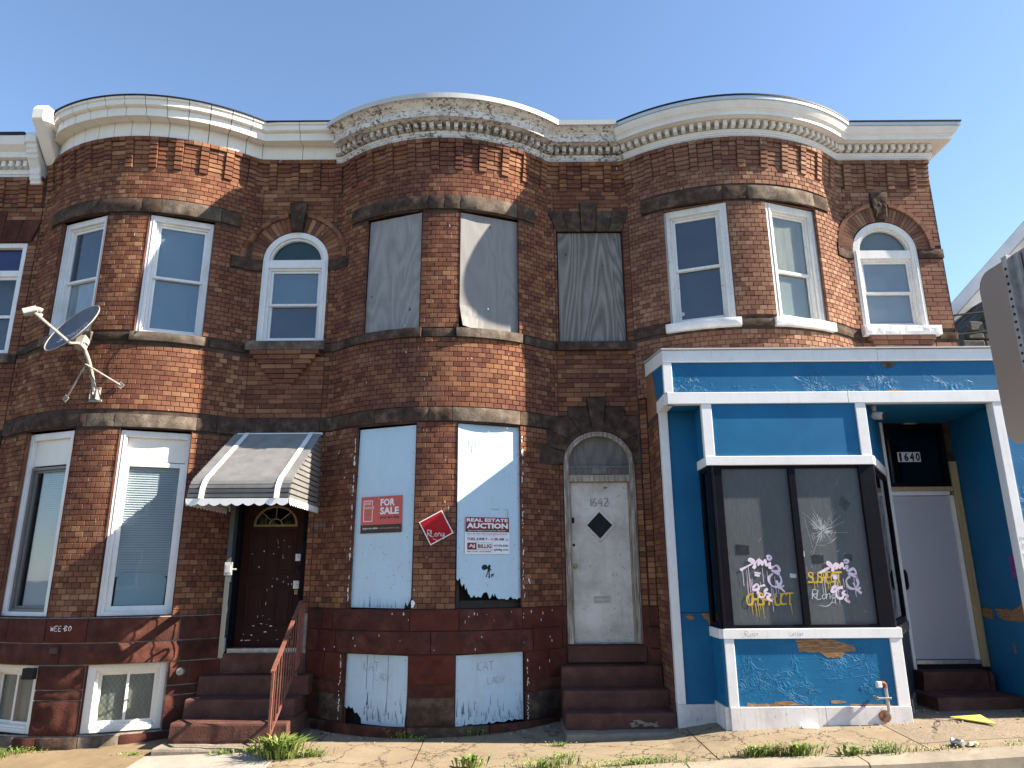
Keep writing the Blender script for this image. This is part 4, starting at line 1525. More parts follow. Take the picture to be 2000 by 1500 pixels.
for (b0, b1, y) in ((.55, 1.17, .03), (.05, .6, .06)):
    mb = MB()
    rect_frame(mb, .07, .885, b0, b1, .04, y, y + .03)
    mb.build('sash', 'white', w0, Mw, bevel=.003)
    quad_part('pane', 'glass', w0, Mw, .11, .845, b0 + .04, b1 - .04, y + .012)
quad_part('shade', 'shade_slate', w0, Mw, .06, .9, .03, 1.2, .2)
sill(w0, Mw, .955, .13, 'stone_sill', .04, .07, 5.0)
quad_part('boarding', 'shade_slate', H0, frame((0, 0, 0)), -7.92, -6.965, 1.3, 3.5, .1)
pt = cpath(A0, -7.05)
c0 = loft(pt, [(0, 7.49), (.045, 7.49), (.05, 7.52), (.065, 7.525), (.065, 7.60), (.05, 7.605), (.05, 7.71), (.2, 7.72), (.215, 7.80), (.23, 7.81), (.30, 7.87), (.33, 7.97), (.33, 8.0), (-.9, 8.0), (-.9, 7.49)]).build('cornice', 'cornice_white', H0)
dentils(c0, 'cornice_white', A0, -7.06, 7.61, 7.70, .05, .13)
loft(pt, [(.345, 8.001), (.35, 8.045), (-.9, 8.045), (-.9, 8.001), (.345, 8.001)]).build('roof_edge', 'black_rubber_gap_shade', H0)
bracket(H0, -7.05, -6.885, [(.05, 7.36), (-.07, 7.36), (-.075, 7.41), (-.10, 7.42), (-.10, 7.47), (-.12, 7.5), (-.13, 7.58), (-.2, 7.68), (-.23, 7.70), (-.23, 7.75), (-.26, 7.76), (-.26, 7.81), (-.29, 7.83), (-.29, 7.88), (-.33, 7.90), (-.33, 8.03), (-.27, 8.09), (-.1, 8.1), (.05, 8.05)], 'cornice_white')

# ---------------------------------------------------------------- house two (middle, boarded)
H2 = thing('rowhouse', 'boarded-up middle brick rowhouse with peeling cornice and arched white door', 'rowhouse', (-.5, 0, 0), 'swell-front rowhouses')
xc2 = -.95
A, B = -2.58, 1.69
wins2 = [(xc2 - 1.04, xc2 - .25), (xc2 + .265, xc2 + 1.05)]
jack = ('t', .659, 1.599, .535, 1.726, 6.56, 6.885)
ex = [('r', a, b, 4.89, 6.585) for a, b in wins2] + [('r', a, b, 1.38, 3.64) for a, b in wins2]
ex += [('r', -2.26, .335, 6.595, 6.815), ('r', A, B, 4.765, 4.885), ('r', A, .46, 3.65, 3.84)]
ex += [('r', .655, 1.60, 4.88, 6.562), jack, ('r', 1.0, 1.245, 6.5, 7.02)]
ex += [('r', .665, 1.61, .9, 3.2), ('r', .355, 1.83, 3.195, 3.44), ('r', .455, 1.83, 3.44, 3.66), ('r', .455, 1.83, 3.66, 3.84), ('r', .75, 1.515, 3.84, 3.955), ('r', 1.01, 1.255, 3.955, 4.075), ('c', 1.14, 3.19, .49, .46)]
zones2 = [(A, .62, True), (.62, B, False)]
brick_wall(H2, A, B, 1.40, 7.208, ex, 'brick_mid', zones2, seed=22, corbel=(7.20, 7, A, B))
holes = [(a, b, 4.89, 6.58) for a, b in wins2] + [(a, b, 1.40, 3.63) for a, b in wins2] + [(.66, 1.595, 4.885, 6.56), (.67, 1.605, .95, 3.60, 0)] + [(xc2 - 1.05, xc2 - .27, .11, .90), (xc2 + .28, xc2 + 1.07, .11, .90)]
wall_sheet(H2, 'wall', 'mortar', A, B, 1.395, 7.70, holes, rmat='brick_mid')
wall_sheet(H2, 'foundation_bed', 'joint_red', A, B, -.35, 1.40, holes, off=.008, rmat='stone_red')
house_shell(H2, A + .01, B - .01, -.5, 7.98)
wall_sheet(H2, 'wall_return', 'mortar', B, 1.80, -.2, 4.1, [])
n_ = int((4.06 - 1.40) / CH)
for k in range(n_):
    put_brick(H2, .098, CH - .006, .03, 'brick_mid', frame(W(1.745, .001, 1.40 + (k + .5) * CH), ab(1.745)))
for i, (z0_, z1_) in enumerate(((.0, .14), (.145, .45), (.45, .9), (.905, 1.155), (1.16, 1.395))):
    stone(H2, 'stone_red', B, 1.80, z0_, z1_, .02, .01, .06, 31.0 + i)
for i, (p, q) in enumerate([(-2.26, -1.95), (-1.95, -1.12), (-1.12, -.90), (-.90, -.68), (-.68, .08), (.08, .335)]):
    stone(H2, 'stone_sill' if i == 4 else 'stone_dark', p, q, 6.60, 6.81, .022, .022, seed=i + 101.0)
for i, (p, q) in enumerate([(A, -2.25), (-2.25, xc2 - 1.1), (xc2 - .2, xc2 + .21), (xc2 + 1.12, .62), (1.62, B)]):
    stone(H2, 'stone_dark', p, q, 4.77, 4.885, .012, .014, seed=i + 109.0)
for i, (p, q) in enumerate([(A, -2.4), (-2.4, -1.75), (-1.75, -1.05), (-1.05, -.75), (-.75, .10), (.10, .46)]):
    stone(H2, 'stone_sill' if i == 4 else 'stone_dark', p, q, 3.655, 3.835, .018, .02 if 0 < i < 5 else .008, seed=i + 120.0)
# flat jack arch
bt, tp = [.659, .814, 1.012, 1.219, 1.399, 1.599], [.535, .75, 1.004, 1.243, 1.478, 1.726]
for i in range(5):
    e = .004
    zt = 7.02 if i == 2 else 6.885
    poly_stone(H2, 'stone_dark', [(bt[i] + e, 6.563), (bt[i + 1] - e, 6.563), (tp[i + 1] - e, zt), (tp[i] + e, zt)], -.018 if i != 2 else -.04, .06, .006, i + 140.0, 'keystone' if i == 2 else 'stone_block')
# stepped arch of wedge stones over the door
xa, za = 1.14, 3.19
def onarc(t): return (xa + .475 * math.cos(rad(t)), za + .445 * math.sin(rad(t)))
def seg_arc(t0, t1): return [onarc(t0 + (t1 - t0) * k / 4) for k in range(5)]
ST = [(0, 22, [(1.83, 3.44), (1.83, 3.195)]), (22, 44, [(1.83, 3.655), (1.83, 3.445)]), (44, 64, [(1.50, 3.835), (1.705, 3.835), (1.83, 3.66)]), (64, 82, [(1.262, 3.955), (1.51, 3.955), (1.51, 3.84)]),
      (98, 116, [(.755, 3.84), (.755, 3.955), (1.005, 3.955)]), (116, 136, [(.455, 3.66), (.46, 3.835), (.748, 3.835)]), (136, 158, [(.455, 3.445), (.455, 3.655)]), (158, 180, [(.355, 3.195), (.355, 3.44)])]
for i, (t0, t1, out) in enumerate(ST):
    arc = seg_arc(t0 + .4, t1 - .4)
    pts = arc + (out[::-1] if t0 >= 90 else out[::-1])
    # outline: along the arc, then back along the outer corners
    if t0 < 90:
        pts = arc + out if i not in (0, 1) else arc + out
    else:
        pts = arc + out
    poly_stone(H2, 'stone_dark', pts, -.016, .06, .006, i + 150.0)
poly_stone(H2, 'stone_dark', [onarc(81), onarc(99), (1.012, 4.075), (1.255, 4.075)][::1] if False else [onarc(99), (1.01, 4.075), (1.255, 4.075), onarc(81)], -.035, .06, .008, 160.0, 'keystone')
stone(H2, 'stone_dark', .46, .60, 3.66, 3.83, .012, .006, seed=161.0)
bw2 = [('r', xc2 - 1.06, xc2 - .26, .1, .905), ('r', xc2 + .27, xc2 + 1.08, .1, .905), ('r', .655, 1.66, .0, 3.0)]
course(H2, 1.16, 1.395, [A, -2.36, -2.2, -1.21, -.64, .10, .62, 1.2, B], ['stone_red', 'stone_red_bright'], bw2, .025, .012, 11)
course(H2, .905, 1.155, [A, -2.40, -2.14, -.96, .22, .60, 1.2, B], ['stone_red', 'stone_red_bright', 'stone_red'], bw2, .03, .013, 12)
course(H2, .585, .90, [A, -2.3, -1.99, -1.21, -.68, .13, .42, .8, 1.4, B], ['stone_red_bright'], bw2, .02, .010, 13)
course(H2, .45, .58, [A, -1.99, -1.21, -.68, .13, .8, 1.4, B], ['stone_red', 'stone_dark'], bw2, .02, .012, 14)
course(H2, .145, .445, [A, -2.35, -1.99, -1.21, -.68, .13, .8, 1.4, B], ['stone_red', 'stone_dark', 'stone_dark', 'stone_dark'], bw2, .02, .018, 15)
course(H2, -.12, .14, [A, -2.2, -1.2, -.3, .5, 1.2, B], ['stone_dark', 'stone_red'], (), .06, .012, 16)
# empty openings behind the boards
for z0, z1 in ((4.89, 6.58), (1.40, 3.63)):
    for sgn in (-1, 1):
        p0, p1 = chord(xc2, sgn, .255, 1.05, .10, .12)
        M, w = local(p0, p1, z0)
        mb = MB()
        rect_frame(mb, 0, w, 0, z1 - z0, .05, 0, .05, tb=.09)
        mb.box(0, w, -.02, .02, .0, .05)
        f = mb.build('window', 'frame_brown', H2, M, bevel=.004)
        quad_part('void', 'dark_void', f, M, 0, w, 0, z1 - z0, .06)
        if z0 > 4:
            pass
quad_part('void', 'dark_void', H2, frame((0, 0, 0)), .65, 1.61, 4.87, 6.57, .12)
for sgn in (-1, 1):
    p0, p1 = chord(xc2, sgn, .26, 1.07, .12, .12)
    M, w = local(p0, p1, .1)
    quad_part('void', 'dark_void', H2, M, 0, w, 0, .82, 0)
for k, (sgn, z, mt) in enumerate(((-1, 4.885, 'stone_dark'), (1, 4.885, 'stone_sill'))):
    p0, p1 = chord(xc2, sgn, .26, 1.045)
    M, w = local(p0, p1, z)
    stone(H2, mt, xc2 + (-1.08 if sgn < 0 else .23), xc2 + (-.22 if sgn < 0 else 1.08), 4.765, 4.892, .045, .016, .14, seed=k + 13.0, name='window_sill')
sill(H2, frame((.64, 0, 4.883)), 1.2, .12, 'stone_dark', 0, .06, 17.0)
# white paint flakes along the board edges and drips on the stone
def flakes(name, spots, off):
    mb = MB()
    for x, z, sx, sz in spots:
        c = W(x, off, z)
        a = ab(x)
        pts = []
        for q in range(6):
            t = 6.283 * q / 6 + RND.uniform(-.3, .3)
            dx, dz = sx * math.cos(t) * RND.uniform(.6, 1.1), sz * math.sin(t) * RND.uniform(.6, 1.1)
            pts.append((c.x + dx * math.cos(a), c.y + dx * math.sin(a), c.z + dz))
        mb.prism(pts, (-math.sin(a) * .003, math.cos(a) * .003, 0))
    return mb.build(name, 'white_print', H2, kind='stuff')
sp = []
for xe, z0, z1, n_, s_ in ((xc2 - 1.055, 1.5, 3.5, 46, -1), (xc2 + 1.065, 1.5, 3.5, 34, 1)):
    for k in range(n_):
        sp.append((xe + s_ * abs(RND.gauss(0, .008)), z0 + (z1 - z0) * RND.random(), RND.uniform(.003, .010), RND.uniform(.008, .04)))
sp += [(xc2 - .235, 1.47, .035, .05), (xc2 - .24, 1.43, .02, .02), (xc2 + 1.14, 1.72, .012, .03), (xc2 + 1.15, 1.69, .01, .012)]
for k in range(40):
    sp.append((RND.uniform(-2.4, 1.6), RND.uniform(1.5, 6.9), .004, RND.uniform(.006, .02)))
flakes('paint_flakes', [p for p in sp if not (.6 < p[0] < 1.66)], .007)
sp = []
for k in range(38):
    x = RND.choice([RND.uniform(-2.0, -1.2), RND.uniform(-.7, .6), RND.uniform(-2.3, .6)])
    z = RND.choice([1.36 - abs(RND.gauss(0, .05)), RND.uniform(.92, 1.14), RND.uniform(.62, .85)])
    if z < .91 and (-2.02 < x < -1.18 or -.7 < x < .14): continue
    sp.append((x, z, RND.uniform(.002, .006), RND.uniform(.004, .025)))
for xe, s_ in ((xc2 - 1.07, -1), (xc2 + 1.08, 1)):
    for k in range(24):
        sp.append((xe + s_ * abs(RND.gauss(0, .010)), RND.uniform(.16, .9), RND.uniform(.002, .008), RND.uniform(.005, .022)))
flakes('paint_flakes', sp, .05)
# doorway of house two
mb = MB()
fr_y0, fr_y1 = -.02, .14
ring(mb, 1.14, 3.19, .40, .375, .468, .437, fr_y0, fr_y1, 26)
ring(mb, 1.14, 3.19, .43, .405, .445, .418, fr_y0 - .014, fr_y0, 26)
for sx in (-1, 1):
    x0, x1 = sorted((1.14 + sx * .468, 1.14 + sx * .395))
    mb.box(x0, x1, fr_y0, fr_y1, .95, 3.19)
    a_, b_ = sorted((1.14 + sx * .445, 1.14 + sx * .43))
    mb.box(a_, b_, fr_y0 - .014, fr_y0, .95, 3.19)
    a_, b_ = sorted((1.14 + sx * .394, 1.14 + sx * .375))
    mb.box(a_, b_, .03, .14, .95, 2.985)
mb.build('door_frame', 'old_timber', H2, bevel=.004)
mb = MB()
mb.prism([(p[0], .06, p[1]) for p in arc_pts(1.14, 3.165, .405, .40, n=18)], (0, .02, 0))
mb.build('arch_board', 'ply_arch', H2)
mb = MB()
mb.box(.745, 1.535, .02, .12, 3.05, 3.165)
mb.box(.745, 1.535, .0, .02, 3.14, 3.165)
mb.box(1.04, 1.24, .004, .02, 3.06, 3.14)
for k in range(8):
    mb.box(.77 + k * .033, .79 + k * .033, .006, .02, 3.075, 3.115)
    mb.box(1.26 + k * .033, 1.28 + k * .033, .006, .02, 3.075, 3.115)
mb.build('transom_bar', 'ply_arch', H2, bevel=.003)
bx('door_head', 'old_timber', H2, .745, 1.535, .0, .13, 2.962, 3.048)
mb = MB()
mb.box(.765, 1.515, .075, .12, .955, 2.96)
D2 = mb.build('door', 'door_white', H2, bevel=.004)
cxd, czd = 1.13, 2.40
mb = MB()
for r0, r1, y0 in ((.165, .215, .060),):
    P0 = [(cxd, czd + r1 * 1.03), (cxd + r1, czd), (cxd, czd - r1 * 1.03), (cxd - r1, czd)]
    P1 = [(cxd, czd + r0 * 1.03), (cxd + r0, czd), (cxd, czd - r0 * 1.03), (cxd - r0, czd)]
    for i in range(4):
        j = (i + 1) % 4
        A_, B_, C_, D_ = P0[i], P0[j], P1[j], P1[i]
        mb.hexa([(A_[0], y0, A_[1]), (B_[0], y0, B_[1]), (C_[0], y0, C_[1]), (D_[0], y0, D_[1]), (A_[0], .08, A_[1]), (B_[0], .08, B_[1]), (C_[0], .08, C_[1]), (D_[0], .08, D_[1])])
mb.build('diamond_frame', 'door_white', D2, bevel=.004)
mb = MB()
r0 = .17
mb.prism([(cxd, .068, czd + r0 * 1.03), (cxd + r0, .068, czd), (cxd, .068, czd - r0 * 1.03), (cxd - r0, .068, czd)], (0, .005, 0))
mb.build('pane', 'black', D2)
mb = MB()
write(mb, '1642', 1.0, 2.645, .105, .016, .0735, .72)
mb.build('house_number', 'pencil', D2)
mb = MB()
rect_frame(mb, 1.02, 1.235, 1.43, 1.515, .018, .066, .076)
mb.box(1.045, 1.21, .070, .076, 1.452, 1.493)
mb.build('letterbox', 'steel', D2, bevel=.003)
mb = MB()
mb.tube([(.795, .075, 1.885), (.795, .04, 1.885)], [.02, .016], 10)
mb.tube([(.795, .05, 1.885), (.795, .03, 1.885), (.795, .01, 1.885)], [.018, .03, .022], 10)
mb.build('knob', 'brass', D2, smooth=True)
mb = MB()
mb.tube([(.785, .08, 2.15), (.785, .065, 2.15)], .018, 10)
mb.build('lock', 'black', D2)
bx('lock', 'black', D2, .765, .80, .055, .08, 2.43, 2.50)
mb = MB()
ribbon(mb, [(1.20, 2.90), (1.245, 2.885), (1.20, 2.872)], .012, .0735)
ribbon(mb, [(1.205, 2.887), (1.26, 2.886)], .008, .0735)
for k in range(60):
    x, z = .80 + .7 * RND.random(), .98 + 1.9 * RND.random() ** 1.6
    l_, a_ = RND.uniform(.004, .045), RND.uniform(0, 3.1)
    ribbon(mb, [(x, z), (x + l_ * math.cos(a_), z + l_ * math.sin(a_))], RND.uniform(.002, .005), .0735)
mb.build('scuffs', 'pencil_dark', D2, kind='stuff')
bx('threshold', 'old_timber', H2, .68, 1.60, .0, .14, .93, .955)
bx('door_sill', 'stone_step', H2, .665, 1.645, -.045, .14, .735, .929, bevel=.008)
# cornice two
pt = cpath(A + .003, B - .003)
c2 = loft(pt, [(0, 7.685), (.035, 7.685), (.04, 7.70), (.048, 7.71), (.05, 7.735), (.06, 7.74), (.062, 7.765), (.07, 7.77), (.02, 7.78), (.02, 7.88), (.20, 7.882), (.262, 7.872), (.268, 7.975),
               (.285, 7.985), (.29, 8.0), (.32, 8.015), (.37, 8.05), (.39, 8.07), (-.9, 8.07), (-.9, 7.69)]).build('cornice', 'cornice_peel', H2)
dentils(c2, 'cornice_peel', A, B, 7.785, 7.87, .05, .135)
loft(pt, [(.40, 8.07), (.41, 8.05), (.418, 8.05), (.42, 8.125), (-.9, 8.125), (-.9, 8.07), (.40, 8.07)]).build('roof_edge', 'metal_flash', H2)

# ---------------------------------------------------------------- house three (right, over the shop)
H3 = thing('rowhouse', 'end brick rowhouse with dentilled white cornice standing above the blue shopfront', 'rowhouse', (3.9, 0, 0), 'swell-front rowhouses')
xc3 = 3.215
A, B = 1.69, 6.17
wins3 = [(xc3 - 1.08, xc3 - .265), (xc3 + .265, xc3 + 1.045)]
ex = [('r', a, b, 4.99, 6.715) for a, b in wins3]
ex += [('r', 1.86, 4.50, 6.72, 6.935), ('r', A, B, 4.89, 5.0)]
ex += [('r', 4.90, 5.82, 5.0, 6.25), ('c', 5.352, 6.245, .705, .735), ('r', 4.61, 4.95, 6.105, 6.255), ('r', 5.78, B, 6.105, 6.255), ('r', 5.25, 5.475, 6.75, 7.14)]
zones3 = [(A, 4.98, True), (4.98, B, False)]
brick_wall(H3, A, B, 4.06, 7.228, ex, 'brick_tan', zones3, special=6, seed=33, corbel=(7.20, 7, A, B))
holes = [(4.93, 5.76, .3, 3.70, 0)] + [(a, b, 4.99, 6.71) for a, b in wins3] + [(4.895, 5.815, 5.07, 6.69, 0)]
wall_sheet(H3, 'wall', 'mortar', A, B, -.2, 7.70, holes, rmat='brick_tan')
house_shell(H3, A + .01, B - .001, -.2, 7.98)
sw3 = MB()
sw3.poly([(B, -.002, -.2), (B, .36, -.2), (B, .36, 7.7), (B, -.002, 7.7)])
sw3.build('side_wall', 'brick_tan', H3)
for i, (p, q) in enumerate([(1.86, 2.9), (2.9, 3.24), (3.24, 4.24), (4.24, 4.50)]):
    stone(H3, 'stone_sill' if i == 2 else 'stone_dark', p, q, 6.725, 6.93, .022, .022, seed=i + 201.0)
for i, (p, q) in enumerate([(A, 2.08), (xc3 - .21, xc3 + .21), (xc3 + 1.12, 4.85), (5.94, B + .02)]):
    stone(H3, 'stone_dark', p, q, 4.895, 4.995, .014, .016, seed=i + 209.0)
for k, sgn in enumerate((-1, 1)):
    p0, p1 = chord(xc3, sgn, .265, 1.075 if sgn < 0 else 1.045)
    M, w = local(p0, p1, 5.0)
    wn_, bb = sash_window(H3, M, w, 1.70, mat='white_old', cw=.095, backs=('shade_slate', 'shade_slate') if sgn < 0 else ('curtain_lace', 'shade_pale'), pane='glass' if sgn < 0 else 'glass_dirty', split=.5 if sgn < 0 else .44)
    stone(wn_, 'stone_white', xc3 + (-1.13 if sgn < 0 else .215), xc3 + (-.22 if sgn < 0 else 1.10), 4.885, 5.006, .06, .016, .16, seed=k + 23.0, name='window_sill')
    if sgn < 0:
        mb = MB()
        mb.tube([(.17, .098, .2), (.17, .1, .2)], .03, 12)
        mb.build('sticker', 'letter_pale', wn_, M)
sw_ = arch_window(H3, 5.362, .458, 5.07, 6.235, .45, .02, 'white_old', 'glass_dirty', ('shade_grey', 'shade_grey'), cw=.085)
brick_arch(H3, 5.352, 6.245, .465, .455, .645, .672, 'brick_tan', n=33)
poly_stone(H3, 'stone_dark', [(5.285, 6.735), (5.435, 6.735), (5.49, 7.14), (5.245, 7.14)], -.05, .1, .014, 221.0, 'keystone')
stone(H3, 'stone_dark', 4.615, 4.90, 6.11, 6.25, .02, .018, seed=222)
stone(H3, 'stone_dark', 5.825, B + .015, 6.11, 6.25, .02, .018, seed=223)
sill(sw_, frame((4.865, .0, 5.068)), 1.055, .13, 'stone_white', 0, .10, 24.0)
corbel_bricks(H3, 5.385, .45, .36, 4.935, 4, 'brick_tan', .085, .04)
pt = cpath(A + .003, B - .02)
pt += [(B, 0, 1, -1)] + [(B, y, 1, 0) for y in (.1, .5, 1.2)]
c3 = loft(pt, [(0, 7.665), (.035, 7.665), (.04, 7.69), (.048, 7.695), (.05, 7.72), (.058, 7.725), (.06, 7.75), (.068, 7.755), (.07, 7.775), (.02, 7.78), (.02, 7.88), (.22, 7.884), (.262, 7.872), (.268, 7.925),
               (.28, 7.932), (.285, 7.945), (.30, 7.95), (.33, 8.0), (.345, 8.04), (.345, 8.048), (-.6, 8.048)]).build('cornice', 'cornice_white', H3)
dentils(c3, 'cornice_white', A, B + .05, 7.785, 7.875, .055, .14, extra=[(B + .055, .08 + .105 * k, math.pi / 2) for k in range(5)])
loft(pt, [(.345, 8.05), (.362, 8.045), (.366, 8.092), (-.6, 8.092), (-.6, 8.05)]).build('roof_flashing', 'blue_flash', H3)
loft(pt, [(.372, 8.094), (.375, 8.118), (-.6, 8.118), (-.6, 8.094), (.372, 8.094)]).build('roof_edge', 'black_rubber_gap_shade', H3)

# ================================================================== BOARDS AND SIGNS ON HOUSE TWO
def plank_board(name, mat, label, pts, M, th=.014, group='boards over the window openings', curl=0.0):
    """board outline (x, z) in the plane of M, front face at y = 0"""
    mb = MB()
    mb.prism([(p[0], 0, p[1]) for p in pts], (0, th, 0))
    o = one(mb, name, mat, label, 'board', group, M=M)
    nails(o, pts, M)
    return o

def nails(o, pts, M):
    xs_, zs_ = [p[0] for p in pts], [p[1] for p in pts]
    x0, x1, z0, z1 = min(xs_), max(xs_), min(zs_), max(zs_)
    nb = MB()
    z = z1 - .05
    while z > z0 + .28:
        for x in (x0 + .035, x1 - .035):
            xx, zz = x + RND.uniform(-.008, .008), z + RND.uniform(-.02, .02)
            nb.tube([(xx, .0, zz), (xx, -.003, zz)], .0055, 6)
        z -= RND.uniform(.24, .34)
    nb.build('screw_heads', 'rust', o, M, kind='stuff')

def rag(x0, x1, n, base_, amp, seed):
    r_ = random.Random(seed)
    return [(x0 + (x1 - x0) * i / n + r_.uniform(-.3, .3) * (x1 - x0) / n, base_(i / n) + r_.uniform(0, amp) * (1 if r_.random() < .7 else 2.2)) for i in range(n + 1)]

p0, p1 = chord(xc2, -1, .255, 1.03, .02, .05)
M, w = local(p0, p1, 4.89)
plank_board('plywood_board', 'ply_a', 'weathered grey plywood over the upper left opening, a row of knots near its top', [(.01, .0), (w - .005, .0), (w - .005, 1.675), (.02, 1.675)], M)
p0, p1 = chord(xc2, 1, .265, 1.045, .02, .05)
M, w = local(p0, p1, 4.89)
mb = MB()
nn = 10
Pb = []
for j in range(nn + 1):
    row = []
    for i in range(nn + 1):
        u_, v_ = i / nn, j / nn
        cr = max(0, .35 - math.hypot(u_, v_ * 2.0)) * .22
        row.append((.005 + u_ * (w - .01) + cr * .3, -cr, .0 + v_ * 1.675 + cr * .35))
    Pb.append(row)
mb.grid(Pb)
mb.grid([[(p[0], p[1] + .014, p[2]) for p in r] for r in Pb[::-1]])
for seq in (Pb[0], [r[-1] for r in Pb], Pb[-1][::-1], [r[0] for r in Pb][::-1]):
    for a, b in zip(seq[:-1], seq[1:]):
        mb.poly([(a[0], a[1] + .014, a[2]), (b[0], b[1] + .014, b[2]), b, a])
one(mb, 'plywood_board', 'ply_b', 'pale bleached plywood with a curled lower corner over the upper middle opening', 'board', 'boards over the window openings', M=M)
M = frame((.66, .03, 4.885))
plank_board('plywood_board', 'ply_c', 'dark swirly-grained plywood below the flat stone arch of the boarded house', [(.006, 0), (.93, 0), (.925, 1.67), (.012, 1.67)], M)

# lower pale blue boards
p0, p1 = chord(xc2, -1, .25, 1.04, .015, .04)
MBL, wBL = local(p0, p1, 1.405)
plank_board('painted_board', 'board_blue', 'tall pale blue board carrying the red for-sale sign', [(.0, .012), (wBL - .10, .004), (wBL - .085, .075), (wBL - .055, .03), (wBL - .03, .08), (wBL - .01, .13), (wBL - .004, 2.205), (.03, 2.20), (.012, 1.0)], MBL)
p0, p1 = chord(xc2, 1, .265, 1.05, .015, .04)
MBR, wBR = local(p0, p1, 1.405)
bot = rag(.012, wBR - .004, 46, lambda t: .215 * max(0, 1 - t * 4.5) + .12 - .045 * t + (.05 if .38 < t < .5 else 0), .035, 4)
plank_board('painted_board', 'board_blue', 'tall pale blue board with rotted lower edge carrying the auction sign', bot + [(wBR - .004, 2.222), (.008, 2.222)], MBR)
for sgn, lab, key in ((-1, 'low pale blue basement board with a dark hole rotted in its lower left corner', 0), (1, 'low pale blue basement board left of the white door steps, its foot splintered', 1)):
    p0, p1 = chord(xc2, sgn, .265, 1.06, .005, .03)
    M, w = local(p0, p1, .12)
    if key == 0:
        pts = [(.10 + .0, .0)]
        pts = [(w * .30, .015), (w - .03, .0), (w - .005, .4), (w - .012, .765), (.0, .77), (.012, .19), (.05, .165), (.07, .20), (.10, .17), (.13, .18), (.16, .12), (.19, .13), (w * .29, .07)]
    else:
        pts = rag(.01, w - .01, 30, lambda t: .005 + .02 * t, .018, 9) + [(w - .004, .775), (.012, .765)]
    bo = plank_board('painted_board', 'board_blue_low', lab, pts, M)
    mb = MB()
    ox = w * (.30 if key == 0 else .32)
    write(mb, 'KAT', ox, .585, .10, .0042, -.003, .72)
    write(mb, 'LADY', ox + (.16 if key == 0 else .13), .49 if key == 0 else .44, .075, .0035, -.003, .75)
    if key:
        pass
    mb.build('scrawl', 'pencil', bo, M)
    mb = MB()
    for k in range(70):
        x, z = .02 + (w - .04) * RND.random(), (.02 if key else .03) + abs(RND.gauss(0, .09))
        if key == 0 and x < w * .33 and z < .25: continue
        hgt = RND.uniform(.02, .12)
        ribbon(mb, [(x, z), (x + RND.uniform(-.004, .004), z + hgt)], RND.uniform(.002, .007), -.002, True)
    if key == 0:
        for xx in (.30, .39, .58):
            ribbon(mb, [(xx, .38 if xx < .5 else .12), (xx + .004, .766)], .003, -.002)
        ribbon(mb, [(.32, .22), (.325, .36)], .014, -.002, True)
    mb.build('splits', 'black', bo, M, kind='stuff')
def pock(board_M, w, zlo, zhi, n, seed, parent):
    r_ = random.Random(seed)
    mb = MB()
    for k in range(n):
        x, z = .03 + (w - .06) * r_.random(), zlo + (zhi - zlo) * r_.random()
        s_ = r_.uniform(.0025, .007)
        mb.poly([(x - s_, -.002, z), (x, -.002, z - s_), (x + s_, -.002, z), (x, -.002, z + s_ * 1.4)])
    mb.build('pock_marks', 'pencil_dark', parent, board_M, kind='stuff')
bd = [o for o in COL.objects if o.name.startswith('painted_board')]
pock(MBL, wBL, .1, .95, 46, 3, bd[0])
pock(MBR, wBR, .2, .85, 40, 4, bd[1])
mb = MB()
for k in range(26):
    x, z = .02 + (wBL - .05) * RND.random(), .015
    ribbon(mb, [(x, z), (x + RND.uniform(-.004, .004), z + RND.uniform(.02, .14))], RND.uniform(.002, .005), -.002, True)
mb.build('splits', 'pencil_dark', bd[0], MBL, kind='stuff')

def sign_frame(MBx, dx, dz, y=-.012):
    return MBx @ Matrix.Translation((dx, y, dz))
# for sale sign
sw_, sh_ = .575, .445
MS = sign_frame(MBL, .105, .885) @ Matrix.Rotation(rad(-.6), 4, 'Y')
mb = MB(); mb.box(0, sw_, 0, .006, 0, sh_)
FS = one(mb, 'sale_sign', 'sign_red', 'red for-sale sign with a black bottom strip on the pale blue board', 'sign', 'property signs', M=MS)
def pr(parent, M, mat, fn, name='lettering'):
    mb = MB(); fn(mb)
    return mb.build(name, mat, parent, M)
pr(FS, MS, 'sign_black', lambda b: b.box(0, sw_, -.0015, 0, 0, .10), 'bottom_strip')
def _w(b):
    text_into(b, 'FOR', .275, .325, .20, .088, -.002, .035)
    text_into(b, 'SALE', .27, .222, .265, .088, -.002, .035)
    text_into(b, 'ONE', .052, .345, .085, .034, -.002, .008)
    text_into(b, 'HOUSE', .052, .292, .135, .034, -.0036, .008)
    rect_frame(b, .035, .165, .14, .40, .009, -.002, -.0005)
    text_into(b, 'Apply to be a bidder.', .03, .042, .22, .028, -.003, .02)
pr(FS, MS, 'white_print', _w)
pr(FS, MS, 'sign_red', lambda b: b.box(.152, .17, -.0028, -.0021, .284, .335), 'frame_gap')
pr(FS, MS, 'sign_salmon', lambda b: (text_into(b, 'AT A', .055, .235, .085, .034, -.002, .004), text_into(b, 'TIME', .055, .178, .095, .034, -.002, .004), text_into(b, 'onehouseatatime.org', .26, .040, .285, .030, -.003, .01)))
pr(FS, MS, 'ink', lambda b: text_into(b, '(410) 467-1826', .272, .162, .265, .036, -.002, .012))
